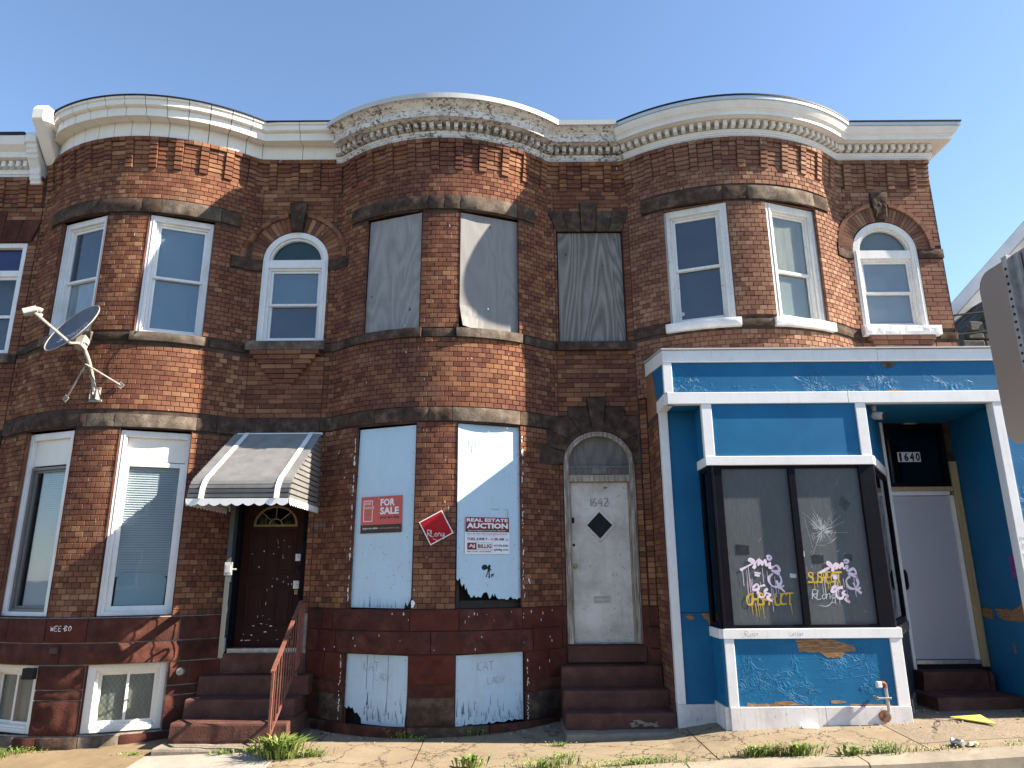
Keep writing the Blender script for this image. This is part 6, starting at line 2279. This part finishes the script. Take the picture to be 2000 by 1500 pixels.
# cracked star of shattered glass
r_ = random.Random(12)
cst = []
for k in range(90):
    a, ra, rb_ = r_.uniform(0, 6.283), r_.uniform(.0, .06), r_.uniform(.03, .13)
    ex_ = 1.0 if not (1.8 < a < 3.0) else 1.35
    cst.append([(3.49 + ra * math.cos(a), 2.24 + ra * 1.2 * math.sin(a)), (3.49 + rb_ * ex_ * math.cos(a + r_.uniform(-.3, .3)), 2.24 + rb_ * ex_ * 1.25 * math.sin(a + r_.uniform(-.3, .3)))])
flat('glass_crack', 'scratch', None, cst, .0028)
cst = []
for k in range(22):
    a, ra = r_.uniform(0, 6.283), r_.uniform(.05, .14)
    cst.append([(3.49 + ra * math.cos(a + q * .2) * (1 + .1 * q), 2.24 + ra * 1.25 * math.sin(a + q * .2)) for q in range(4)])
for k in range(8):
    a = r_.uniform(0, 6.283)
    cst.append([(3.49 + .1 * math.cos(a), 2.24 + .12 * math.sin(a)), (3.49 + .28 * math.cos(a + .1), 2.24 + .30 * math.sin(a + .1))])
cst += [[(3.70, 2.75), (3.76, 2.86)], [(3.26, 1.72), (3.27, 1.85)], [(3.36, 2.05), (3.30, 2.4)]]
for k in range(22):
    x, z = r_.uniform(2.5, 3.95), r_.uniform(1.3, 2.3)
    if 3.16 < x < 3.24: continue
    cst.append([(x, z), (x + r_.uniform(-.03, .04), z + r_.uniform(-.04, .04))])
flat('glass_crack', 'scratch', None, cst, .0018)
# graffiti strokes
def tagL(ox, oz, s, drips=True, seed=1):
    S = []
    P = lambda *q: [(ox + a * s, oz + b * s) for a, b in q]
    S.append(P((0, .32), (.12, .38), (.26, .46), (.20, .52), (.16, .50)))
    S.append(P((.16, .50), (.28, .40), (.24, .36), (.30, .46), (.36, .50), (.33, .40), (.39, .48), (.40, .41), (.46, .50), (.48, .40), (.55, .45), (.53, .36), (.60, .38)))
    S.append(P((.56, .34), (.66, .40), (.70, .30), (.56, .31), (.70, .24)))
    S.append(P((.58, .26), (.50, .18), (.53, .06), (.64, .03), (.72, .12), (.70, .22)))
    S.append(P((.63, .14), (.67, .04), (.76, -.06)))
    S.append(P((.66, .0), (.76, .05)))
    S.append(P((.50, .54), (.54, .57), (.58, .54), (.54, .50), (.50, .53)))
    S.append(P((.25, .28), (.36, .26)))
    S.append(P((.25, .24), (.34, .22)))
    S.append(P((.20, .02), (.28, .08), (.30, .0), (.20, -.02), (.22, .05)))
    S.append(P((.42, .06), (.30, .02), (.29, -.12), (.38, -.14), (.42, -.06)))
    S.append(P((.46, .0), (.40, -.06), (.50, -.10), (.44, -.16), (.52, -.22)))
    if drips:
        rr = random.Random(seed)
        for k in range(15):
            x = rr.uniform(.02, .72)
            z0 = rr.uniform(.0, .38)
            S.append(('d', P((x, z0), (x + .004, z0 - rr.uniform(.1, .5)))))
    return S
def paint_tag(S, mat, wd, name='graffiti'):
    flat(name, mat, None, [s for s in S if not (s and s[0] == 'd')], wd)
    dr = [s[1] for s in S if s and s[0] == 'd']
    if dr:
        flat('paint_drip', mat, None, [[(p[0], max(p[1], 1.246)) for p in d] for d in dr], .0045)
paint_tag(tagL(2.525, 1.62, .62, True, 1), 'pink_spray', .024)
paint_tag(tagL(3.40, 1.595, .58, True, 2), 'pink_spray', .024)
def yel(txt, ox, oz, h, step, wd):
    mb = MB()
    write(mb, txt, ox, oz, h, wd, gy - .0022, step, .12, 4)
    mb.build('graffiti', 'yellow_spray', WN)
    mb = MB()
    for k in range(6):
        x = ox + RND.random() * len(txt) * h * step
        ribbon(mb, [(x, oz + .02), (x + .006, oz - RND.uniform(.04, .14))], .010, gy - .002, True)
    mb.build('paint_drip', 'yellow_spray', WN)
yel('OHSPHUCT', 2.56, 1.445, .125, .50, .019)
yel('SUSPECT', 3.265, 1.68, .11, .46, .018)
mb = MB()
write(mb, 'RLong', 3.29, 1.505, .10, .007, gy - .002, .52, .2)
ribbon(mb, [(v.x, v.z) for v in curve([(3.36, 0, 1.44), (3.44, 0, 1.43), (3.50, 0, 1.47), (3.53, 0, 1.56)], 5)], .006, gy - .002)
mb.build('graffiti', 'scratch', WN)
mb = MB()
write(mb, 'Ruan', 2.50, 1.125, .055, .004, YF - .0315, .7)
write(mb, 'Lotlan', 2.98, 1.13, .045, .004, YF - .0315, .6)
mb.build('scrawl', 'pencil', SF)
# side returns of the display window
def ret(p0, p1, lower, trim_m, gl=True, left=False):
    Mr, Lr = local(p0, p1, 0)
    bx('panel', 'blue_smooth', SF, 0, Lr, 0, .03, 3.09, 3.712, Mr)
    bx('window_trim', 'trim', SF, 0, Lr, -.022, .03, 2.985, 3.089, Mr)
    mb = MB()
    rect_frame(mb, .0, Lr, 1.205, 2.984, .075, -.005, .045, tb=.06, tt=.06)
    f = mb.build('side_window', 'frame_dark', SF, Mr, bevel=.004)
    quad_part('pane', 'glass_dark', f, Mr, .075, Lr - .075, 1.265, 2.924, .02)
    quad_part('void', 'dark_void', f, Mr, .0, Lr, 1.21, 2.98, .09)
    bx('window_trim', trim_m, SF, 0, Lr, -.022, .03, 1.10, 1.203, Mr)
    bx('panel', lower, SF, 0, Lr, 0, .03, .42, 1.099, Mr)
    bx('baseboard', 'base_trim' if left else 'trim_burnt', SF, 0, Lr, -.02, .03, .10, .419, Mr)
    return f, Mr, Lr
ret((2.252, -.79), (2.252, YF), 'blue', 'trim', True, True)
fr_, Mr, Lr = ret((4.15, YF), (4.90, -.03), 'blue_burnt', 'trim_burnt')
mb = MB()
for k in range(12):
    z = 1.4 + k * .09 + RND.uniform(-.02, .02)
    xx = Lr * (.30 + .12 * math.sin(k * 1.3))
    pts = [(xx + RND.uniform(.02, .09) * math.cos(a), .0185, z + RND.uniform(.05, .10) * math.sin(a)) for a in [6.283 * q / 8 for q in range(8)]]
    mb.poly(pts)
mb.build('soap_smear', 'tape_grey', fr_, Mr, kind='stuff')
bx('corner_post', 'trim', SF, 4.886, 4.925, -.07, .0, .30, 3.712)
# door
mb = MB()
rect_frame(mb, 4.935, 5.75, 2.862, 3.69, .05, -.02, .06)
TR = mb.build('transom', 'frame_dark', SF, bevel=.004)
quad_part('pane', 'glass_dark', TR, None, 4.985, 5.70, 2.912, 3.64, .03)
quad_part('void', 'dark_void', TR, None, 4.96, 5.72, 2.90, 3.66, .08)
patch('peeled_film', 'shade_grey', [(4.99, 3.63), (5.26, 3.63), (5.25, 3.57), (5.30, 3.55), (5.28, 3.44), (5.24, 3.42), (4.99, 3.42)], .06, parent=TR, th=.004, seed=20, amp=.008)
for k, ch in enumerate('1640'):
    x0 = 5.118 + k * .076
    mb = MB(); mb.box(x0, x0 + .073, .026, .029, 3.195, 3.325)
    nb_ = mb.build('house_number', 'paper', TR)
    mb = MB(); text_into(mb, ch, x0 + (.020 if ch == '1' else .008), 3.203, .032 if ch == '1' else .058, .114, .0252, .045)
    nb_2 = mb.build('digit', 'ink', TR)
bx('timber_header', 'pine', SF, 4.935, 5.745, -.035, .05, 2.803, 2.860)
bx('door_frame', 'trim', SF, 4.935, 5.70, -.03, .06, 2.748, 2.801)
bx('door_frame', 'trim', SF, 4.926, 4.948, -.03, .06, .70, 2.747)
bx('door_frame', 'trim', SF, 5.692, 5.742, -.03, .06, .70, 2.747)
DG = bx('door', 'door_grey', SF, 4.95, 5.688, .0, .045, .742, 2.744)
mb = MB(); mb.box(4.962, 4.985, -.05, .0, 1.60, 1.78); mb.box(4.958, 4.99, -.02, 0, 1.57, 1.81)
mb.build('handle', 'black', DG, bevel=.004)
bx('timber_stud', 'pine', SF, 5.744, 5.832, -.06, .06, .66, 3.185)
bx('threshold', 'steel', SF, 4.94, 5.74, -.05, .06, .69, .738)
bx('door_sill', 'black', SF, 4.93, 5.84, -.03, .06, .60, .688)
# right wall of the recess, post and the panel beyond
Mr2, Lr2 = local((5.845, .0), (5.73, -1.12), 0)
mb = MB(); mb.box(0, Lr2, 0, .03, 1.352, 3.714); mb.build('panel', 'blue_smooth', SF, Mr2)
mb = MB(); mb.box(0, Lr2, .0, .03, .2, 1.347); mb.build('panel', 'blue_smooth', SF, Mr2)
patch('bare_wood', 'wood_bare', [(.06, 1.35), (.30, 1.35), (.31, 1.24), (.20, 1.22), (.08, 1.26)], -.004, M=Mr2, seed=31, amp=.02)
patch('bare_wood', 'wood_bare', [(.38, 1.35), (.60, 1.36), (.80, 1.36), (.95, 1.44), (1.08, 1.55), (1.10, 1.22), (.8, 1.235), (.55, 1.22), (.42, 1.26)], -.004, M=Mr2, seed=32, amp=.02)
patch('bare_wood', 'wood_bare', [(.02, 1.55), (.06, 1.50), (.05, 1.35), (.0, 1.35)], -.004, M=Mr2, seed=33, amp=.01)
patch('bare_wood', 'wood_bare', [(.62, .98), (.66, .97), (.67, .88), (.63, .87)], -.004, M=Mr2, seed=34, amp=.01)
bx('post', 'trim', SF, 5.64, 5.745, YF - .022, -1.10, .25, 3.712)
bx('panel', 'blue_wrinkled', SF, 5.745, 6.36, YF, YF + .04, .25, 3.712)
bx('side_wall', 'blue_smooth', SF, 6.33, 6.358, YF + .04, .05, .1, 4.37, bevel=0)
mb = MB()
write(mb, 'XSX8', 5.655, 2.12, .035, .003, YF - .0235, .6)
write(mb, 'B8', 5.665, 2.02, .06, .004, YF - .0235, .6)
write(mb, 'TH', 5.66, 1.92, .05, .004, YF - .0235, .7)
write(mb, 'O', 5.67, 1.78, .09, .005, YF - .0235, .7)
write(mb, 'SE', 5.66, 1.62, .07, .005, YF - .0235, .6)
mb.build('scrawl', 'pencil_dark', SF)

CMR = thing('security_camera', 'small grey security camera under the blue soffit by the shop door', 'camera', (4.35, -1.03, 3.71))
mb = MB(); mb.tube([(4.345, -1.02, 3.715), (4.345, -1.02, 3.65)], [.03, .022], 10); mb.build('mount', 'cam_grey', CMR, smooth=True)
mb = MB(); mb.tube([(4.315, -1.0, 3.60), (4.33, -1.02, 3.60), (4.39, -1.08, 3.585), (4.405, -1.095, 3.58)], [.03, .048, .048, .036], 14); mb.build('body', 'cam_grey', CMR, smooth=True)
mb = MB(); mb.tube([(4.402, -1.092, 3.581), (4.415, -1.105, 3.577)], [.036, .03], 14); mb.build('lens', 'black', CMR, smooth=True)

GP = thing('standpipe', 'bent galvanised pipe rising from the white baseboard of the shop', 'pipe', (3.9, -1.26, .33))
mb = MB(); mb.tube([(3.90, YF - .03, .335), (3.915, -1.285, .34), (3.918, -1.29, .38), (3.912, -1.29, .60), (3.908, -1.29, .63)], .017, 8); mb.build('riser', 'galv', GP, smooth=True)
mb = MB(); mb.tube(curve([(3.908, -1.29, .61), (3.905, -1.29, .645), (3.885, -1.29, .655), (3.86, -1.29, .652)], 4), .023, 8); mb.build('elbow', 'rust', GP, smooth=True)
mb = MB(); mb.box(3.822, 3.872, -1.315, -1.262, .612, .672); mb.build('vent_cap', 'white', GP, bevel=.008)
mb = MB(); mb.tube([(3.895, YF - .045, .325), (3.895, YF - .032, .325)], .062, 14); mb.build('flange', 'rust', GP)
mb = MB(); mb.box(3.80, 3.955, -1.31, -1.30, .500, .520); mb.box(3.80, 3.82, -1.31, YF - .01, .495, .525); mb.build('clip', 'galv', GP, bevel=.003)

MF = Mr2 @ Matrix.Translation((.86, -.006, 1.71))
mb = MB(); mb.box(0, .135, 0, .003, 0, .25)
FL = one(mb, 'flyer', 'purple', 'purple paper flyer taped to the blue wall right of the shop door', 'flyer', M=MF)
mb = MB()
for k in range(3):
    write(mb, ['FREE', 'TO', 'GO'][k] if False else ['NOT', 'IN', 'USE'][k], .02 + .01 * k, .19 - k * .035, .026, .003, -.001, .7)
bpy.data.objects  # keep
mb.v, mb.f, mb.t = [], [], []
for k in range(5):
    ribbon(mb, [(.02, .20 - .03 * k), (.05, .205 - .03 * k), (.06, .198 - .03 * k), (.11 - .02 * (k % 2), .203 - .03 * k)], .004, -.001)
mb.build('scrawl', 'purple_ink', FL, MF)

# ================================================================== LITTER
gz = zg(4.8, -1.3)
mb = MB(); mb.prism([(4.63, -1.14, zg(4.63, -1.14) + .012), (4.93, -1.18, zg(4.93, -1.18) + .03), (4.88, -1.50, zg(4.88, -1.5) + .012)], (0, 0, .012))
one(mb, 'board_scrap', 'yellow_board', 'flat yellow triangular board scrap lying on the sidewalk', 'scrap', 'litter on the sidewalk')
CAN = thing('drink_can', 'crushed silver drink can lying by the kerb', 'can', (4.11, -2.12, zg(4.11, -2.12)), 'litter on the sidewalk')
Mc = Matrix.Translation((4.12, -2.10, zg(4.12, -2.1) + .034)) @ Matrix.Rotation(rad(25), 4, 'Z')
mb = MB(); mb.tube([(0, -.055, 0), (0, -.05, 0), (0, -.01, .004), (.006, .03, -.004), (0, .05, 0), (0, .058, 0)], [.024, .032, .033, .024, .032, .025], 16); mb.build('can_body', 'steel', CAN, Mc, smooth=True)
mb = MB(); mb.tube([(0, -.0555, 0), (0, -.0565, 0)], .025, 16); mb.build('can_lid', 'galv', CAN, Mc)
mb = MB()
P_ = [[(4.18 + .03 * i + .01 * RND.random(), -2.17 + .03 * j + .01 * RND.random(), zg(4.2, -2.15) + .008 + .03 * RND.random()) for i in range(5)] for j in range(4)]
mb.grid(P_)
one(mb, 'paper_wad', 'yellow_curtain', 'crumpled tan paper beside the silver can', 'paper', 'litter on the sidewalk')
mb = MB()
P_ = [[(3.0 + .035 * i, -1.30 + .02 * j + .006 * RND.random(), zg(3.05, -1.29) + .006 + (.022 if 0 < j < 3 else 0) * (.6 + .6 * RND.random())) for i in range(6)] for j in range(4)]
mb.grid(P_)
one(mb, 'wrapper', 'paper', 'white crumpled wrapper against the shop baseboard', 'wrapper', 'litter on the sidewalk')
mb = MB()
P_ = [[(5.27 + .02 * i, -1.27 + .02 * j, zg(5.3, -1.25) + .008 + .016 * RND.random()) for i in range(3)] for j in range(3)]
mb.grid(P_)
one(mb, 'paper_wad', 'sign_red_deep', 'tiny red scrap on the sidewalk near the shop steps', 'paper', 'litter on the sidewalk')
mb = MB()
for k in range(110):
    x, y = RND.choice([RND.uniform(-2.4, .5), RND.uniform(1.9, 5.5), RND.uniform(4.3, 4.75)]), 0
    y = (yb(min(x, 1.6)) - .12 - abs(RND.gauss(0, .06))) if x < 1.7 else RND.uniform(-1.45, -1.25)
    if x > 4.3 and RND.random() < .5: y = RND.uniform(-1.1, -.5); x = RND.uniform(4.35, 4.68)
    s_ = RND.uniform(.004, .014)
    z = zg(x, y)
    mb.hexa([(x - s_, y - s_, z), (x + s_, y - s_ * .6, z), (x + s_ * .7, y + s_, z), (x - s_, y + s_ * .8, z), (x - s_ * .6, y - s_ * .7, z + s_), (x + s_ * .7, y - s_ * .4, z + s_ * .8), (x + s_ * .5, y + s_ * .5, z + s_), (x - s_ * .6, y + s_ * .5, z + s_ * .7)])
mb.build('grit', 'joint_light', kind='stuff')

# ================================================================== WEEDS
def weed(label, x, y, n, h, spread, dry=.1, wx=1.0, broad=False, seed=1):
    r_ = random.Random(seed)
    mb = MB()
    for k in range(n):
        a = r_.uniform(0, 6.283)
        rr = abs(r_.gauss(0, spread * .5))
        bx_, by_ = x + rr * math.cos(a) * wx, y + rr * math.sin(a) * .5
        hh = h * r_.uniform(.35, 1.0)
        lean = r_.uniform(.2, .9) * hh
        la = a + r_.uniform(-.8, .8)
        wd = (.0045 if not broad else (.016 if n < 70 else .008)) * r_.uniform(.6, 1.4)
        px_, py_ = -math.sin(la) * wd, math.cos(la) * wd
        z0 = zg(bx_, by_) - .005
        p1 = (bx_ + lean * .4 * math.cos(la), by_ + lean * .4 * math.sin(la), z0 + hh * .65)
        p2 = (bx_ + lean * math.cos(la), by_ + lean * math.sin(la), z0 + hh * (.95 if not broad else .75))
        t = r_.random()
        if broad:
            mb.poly([(bx_, by_, z0), (p1[0] + px_, p1[1] + py_, p1[2]), p2, (p1[0] - px_, p1[1] - py_, p1[2] - .004)], t)
        else:
            mb.poly([(bx_ - px_, by_ - py_, z0), (bx_ + px_, by_ + py_, z0), (p1[0] + px_ * .8, p1[1] + py_ * .8, p1[2]), (p1[0] - px_ * .8, p1[1] - py_ * .8, p1[2])], t)
            mb.poly([(p1[0] - px_ * .8, p1[1] - py_ * .8, p1[2]), (p1[0] + px_ * .8, p1[1] + py_ * .8, p1[2]), p2], t)
            if r_.random() < .5:
                q = r_.uniform(.006, .014)
                mb.poly([(p2[0], p2[1], p2[2]), (p2[0] + q, p2[1] - q * .5, p2[2] + q * .3), (p2[0] + q * .4, p2[1] + q, p2[2] + q), (p2[0] - q, p2[1] + q * .3, p2[2] + q * .4)], r_.random())
    return one(mb, 'weed', 'leaf' if r_.random() > dry else 'leaf_dry', label, 'weed', 'weeds in the pavement cracks')
weed('tall weed clump growing at the foot of the iron handrail', -2.43, -1.30, 420, .30, .25, 0, 1.0, True, seed=1)
weed('low green weed mat right of the handrail clump', -2.12, -1.27, 200, .08, .17, 0, 1.3, seed=2)
weed('thin grass tuft along the front of the grey base slab', -3.08, -1.09, 60, .07, .12, 0, 1.4, seed=3)
weed('spreading weed just left of the handrail post', -2.76, -1.10, 90, .11, .15, 0, 1.4, True, seed=4)
weed('grass strip under the left basement window', -5.45, -.72, 130, .07, .26, 0, 1.6, seed=5)
weed('green weed in the bottom left corner of the sidewalk', -5.62, -.9, 130, .10, .2, 0, 1.2, seed=6)
weed('sparse grass patch left of the grey base slab', -4.08, -.98, 70, .03, .14, 0, 1.6, seed=7)
weed('broad leaved weed at the bottom edge below the auction sign', -.42, -1.9, 60, .17, .16, 0, 1.1, True, seed=8)
weed('low weeds at the bottom edge left of the white door steps', .26, -2.05, 200, .10, .3, 0, 1.6, seed=9)
weed('small weed by the corner of the step base slab', .50, -1.12, 60, .05, .1, 0, 1.3, seed=10)
weed('weed in the pavement crack in front of the step base slab', .45, -1.70, 90, .05, .14, 0, 1.4, seed=11)
weed('long weed strip along the kerb in front of the white door', 1.15, -2.16, 330, .06, .34, 0, 2.2, seed=12)
weed('bushy weed at the kerb, left end of the shopfront clumps', 2.22, -2.12, 170, .13, .16, 0, 1.5, True, seed=13)
weed('dry seeded weed between the kerb clumps', 2.42, -2.10, 150, .11, .14, 1, 1.3, seed=14)
weed('dense dark weed at the kerb below the black window', 2.62, -2.17, 210, .16, .16, 0, 1.1, True, seed=15)
weed('dandelion rosette at the kerb below the broken pane', 3.07, -2.24, 46, .13, .13, 0, 1.0, True, seed=16)
weed('yellowish weed at the kerb right of the dandelion rosette', 3.40, -2.20, 150, .10, .2, 0, 1.5, seed=17)
weed('thin dry grass along the kerb near the silver can', 3.86, -2.19, 110, .035, .24, 1, 2.0, seed=18)
weed('straggly weed at the wall foot under the right basement board', -.48, -.60, 130, .09, .16, 0, 1.3, seed=19)
weed('straggly weed at the wall foot under the left basement board', -1.30, -.66, 80, .10, .13, 0, 1.4, seed=20)
weed('tiny weed at the wall foot between the two basement boards', -1.05, -.78, 40, .05, .08, 0, 1.2, seed=21)
weed('faint weed line along the kerb at the far right', 4.9, -2.17, 160, .03, .4, 0, 3.0, seed=22)

# ================================================================== NEAR STREET SIGN
SG = thing('street_sign', 'back of a bare aluminium street sign on a perforated post at the right edge', 'sign', (1.53, -7.30, -.1))
sx_ = 1.6
ya, yb_, za_, zb_ = -7.085, -7.53, 2.185, 2.772
rr_ = .055
pts = []
for (cy_, cz_, a0) in ((ya - rr_, zb_ - rr_, 0), (yb_ + rr_, zb_ - rr_, 90), (yb_ + rr_, za_ + rr_, 180), (ya - rr_, za_ + rr_, 270)):
    for k in range(7):
        a = rad(a0 + 15 * k)
        pts.append((sx_, cy_ + rr_ * math.cos(a), cz_ + rr_ * math.sin(a)))
mb = MB(); mb.prism(pts, (.003, 0, 0)); mb.build('plate', 'sign_metal', SG)
mb = MB()
yc = -7.265
mb.box(sx_ - .032, sx_ - .004, yc - .012, yc + .012, -.2, 2.765)
mb.box(sx_ - .012, sx_ - .003, yc + .012, yc + .036, -.2, 2.765)
mb.box(sx_ - .012, sx_ - .003, yc - .036, yc - .012, -.2, 2.765)
PO = mb.build('post', 'galv', SG)
mb = MB()
for k in range(57):
    z = 1.3 + k * .0254
    mb.tube([(sx_ - .0335, yc, z), (sx_ - .031, yc, z)], .005, 6)
    mb.tube([(sx_ - .0135, yc + .026, z), (sx_ - .011, yc + .026, z)], .0045, 6)
mb.build('punched_holes', 'black', PO, kind='stuff')

# ================================================================== BEYOND THE CORNER
WH = thing('house', 'pale grey gabled house with blue-grey roof edge beyond the corner', 'house', (13, 6, 0))
mb = MB()
gx0, gz0, gx1, gz1 = 9.1, 6.60, 14.3, 11.80
mb.prism([(gx0, 6, -.5), (19.5, 6, -.5), (19.5, 6, 6.6), (gx1, 6, gz1), (gx0, 6, gz0)], (14, 12, 0))
mb.build('wall', 'siding', WH)
mb = MB()
for (a, b) in (((gx0 - .3, gz0 - .3), (gx1, gz1)), ((gx1, gz1), (19.8, 6.3))):
    mb.hexa([(a[0], 5.75, a[1] + .02), (b[0], 5.75, b[1] + .02), (b[0] + 14, 18.2, b[1] + .02), (a[0] + 14, 18.2, a[1] + .02), (a[0], 5.75, a[1] + .16), (b[0], 5.75, b[1] + .16), (b[0] + 14, 18.2, b[1] + .16), (a[0] + 14, 18.2, a[1] + .16)])
mb.build('roof', 'roofing', WH)
for (a, b) in (((gx0 - .3, gz0 - .3), (gx1, gz1)), ((gx1, gz1), (19.8, 6.3))):
    mb = MB()
    mb.hexa([(a[0], 5.70, a[1] - .14), (b[0], 5.70, b[1] - .14), (b[0], 5.748, b[1] - .14), (a[0], 5.748, a[1] - .14), (a[0], 5.70, a[1] + .19), (b[0], 5.70, b[1] + .19), (b[0], 5.748, b[1] + .19), (a[0], 5.748, a[1] + .19)])
    mb.build('rake_board', 'rake', WH)
mb = MB()
for k in range(6):
    mb.box(gx0, gx1, 5.985, 5.999, 1.0 + k * 1.05, 1.012 + k * 1.05)
mb.build('seam', 'rake', WH)
SHs = thing('outbuilding', 'dark rubble stone gable in front of the pale grey house', 'building', (10, 4.2, 0))
mb = MB()
mb.prism([(8.0, 4.3, -.5), (13.5, 4.3, -.5), (13.5, 4.3, 6.2), (10.6, 4.3, 7.65), (8.75, 4.3, 6.08), (8.0, 4.3, 5.4)], (0, 4, 0))
mb.build('wall', 'rubble', SHs)
r_ = random.Random(3)
z = 4.6
while z < 8.0:
    hgt = r_.uniform(.16, .3)
    x = 8.0 + r_.uniform(-.2, 0)
    while x < 12.5:
        wd = r_.uniform(.22, .5)
        lim = 5.4 + (x + wd / 2 - 8.0) * .88 if x + wd / 2 < 10.6 else 7.65 - (x + wd / 2 - 10.6) * .5
        if z + hgt < lim + .06:
            mb = MB()
            o = .02
            mb.hexa([(x + o, 4.26 - r_.uniform(0, .06), z + o), (x + wd - o, 4.26 - r_.uniform(0, .06), z + o), (x + wd, 4.3, z), (x, 4.3, z),
                     (x + o * r_.uniform(.5, 2), 4.26 - r_.uniform(0, .06), z + hgt - o), (x + wd - o * r_.uniform(.5, 2), 4.26 - r_.uniform(0, .06), z + hgt - o), (x + wd, 4.3, z + hgt), (x, 4.3, z + hgt)])
            mb.build('stone', 'rubble', SHs, bevel=.02)
        x += wd
    z += hgt
for k in range(4):
    y0, z0 = 3.2, 6.33 - .42 * k + (.04 * (k % 2))
    mb = MB()
    a, b = Vector((6.17, 3.0, z0 - .12)), Vector((15.5, 3.4, z0 + 1.75))
    mb.tube([a + (b - a) * t - Vector((0, 0, .35 * 4 * t * (1 - t))) for t in [i / 14 for i in range(15)]], .020, 5)
    one(mb, 'overhead_wire', 'wire', ['topmost', 'second', 'third', 'lowest'][k] + ' of the four black wires beyond the house corner', 'wire', 'wires beyond the corner')

# ================================================================== ACROSS THE STREET (seen only mirrored in the glass)
def opposite(x0, x1, h, mat, label):
    t = thing('house', label, 'house', ((x0 + x1) / 2, -26, -.3), 'houses across the street')
    mb = MB(); mb.box(x0 + .01, x1 - .01, -36, -26, -.6, h); mb.build('wall', mat, t)
    mb = MB(); mb.box(x0 + .01, x1 - .01, -26.0, -25.6, h - .35, h + .1); mb.build('cornice', 'cornice_white', t)
    for fz in (1.2, 4.4):
        for k in range(3):
            xx = x0 + (x1 - x0) * (k + .5) / 3 - .45
            if fz < 2 and k == 2:
                bx('door', 'door_maroon', t, xx, xx + .95, -26.01, -25.95, .3, 2.7, bevel=0)
                continue
            mb = MB(); rect_frame(mb, xx, xx + .95, fz, fz + 1.75, .09, -26.0, -25.93)
            w_ = mb.build('window', 'white', t)
            quad_part('pane', 'glass_dark', w_, None, xx + .09, xx + .86, fz + .09, fz + 1.66, -25.98)
            quad_part('shade', 'shade_grey', w_, None, xx + .09, xx + .86, fz + .8, fz + 1.66, -25.995, .002)
for i, (mt, h, lab) in enumerate((('brick_red', 7.4, 'red brick house across the street, first from the left end'), ('siding', 7.0, 'pale grey stucco house across the street beside the tree'), ('yellow_curtain', 7.8, 'cream house across the street opposite the boarded house'),
                                  ('brick_tan', 7.2, 'tan brick house across the street opposite the shop'), ('brick_red', 7.6, 'red brick house across the street, last at the right end'))):
    opposite(-17 + i * 6.2, -17 + (i + 1) * 6.2, h, mt, lab)
TRE = thing('tree', 'leafy street tree across the street, mirrored in the lower left window', 'tree', (-11.5, -21.5, -.4))
mb = MB(); mb.tube([(-11.5, -21.5, -.5), (-11.45, -21.5, 1.5), (-11.6, -21.4, 3.2)], [.2, .15, .1], 8)
for a in range(6):
    mb.tube([(-11.55, -21.45, 2.2 + .2 * a), (-11.55 + 1.1 * math.cos(a * 1.1), -21.45 + 1.1 * math.sin(a * 1.1), 3.4 + .2 * a)], [.06, .02], 5)
mb.build('trunk', 'frame_brown', TRE)
r_ = random.Random(5)
mb = MB()
for k in range(2600):
    u = Vector((r_.gauss(0, 1), r_.gauss(0, 1), r_.gauss(0, 1))).normalized() * (r_.random() ** .45)
    c = Vector((-11.5 + u.x * 2.0, -21.4 + u.y * 1.8, 3.6 + u.z * 1.7 + .3 * math.sin(u.x * 5)))
    a = Vector((r_.uniform(-1, 1), r_.uniform(-1, 1), r_.uniform(-.6, .6))).normalized() * .13
    b = Vector((r_.uniform(-1, 1), r_.uniform(-1, 1), r_.uniform(-.6, .6))).normalized() * .08
    mb.poly([c - a, c + b, c + a, c - b], r_.random())
mb.build('crown', 'leaf', TRE)
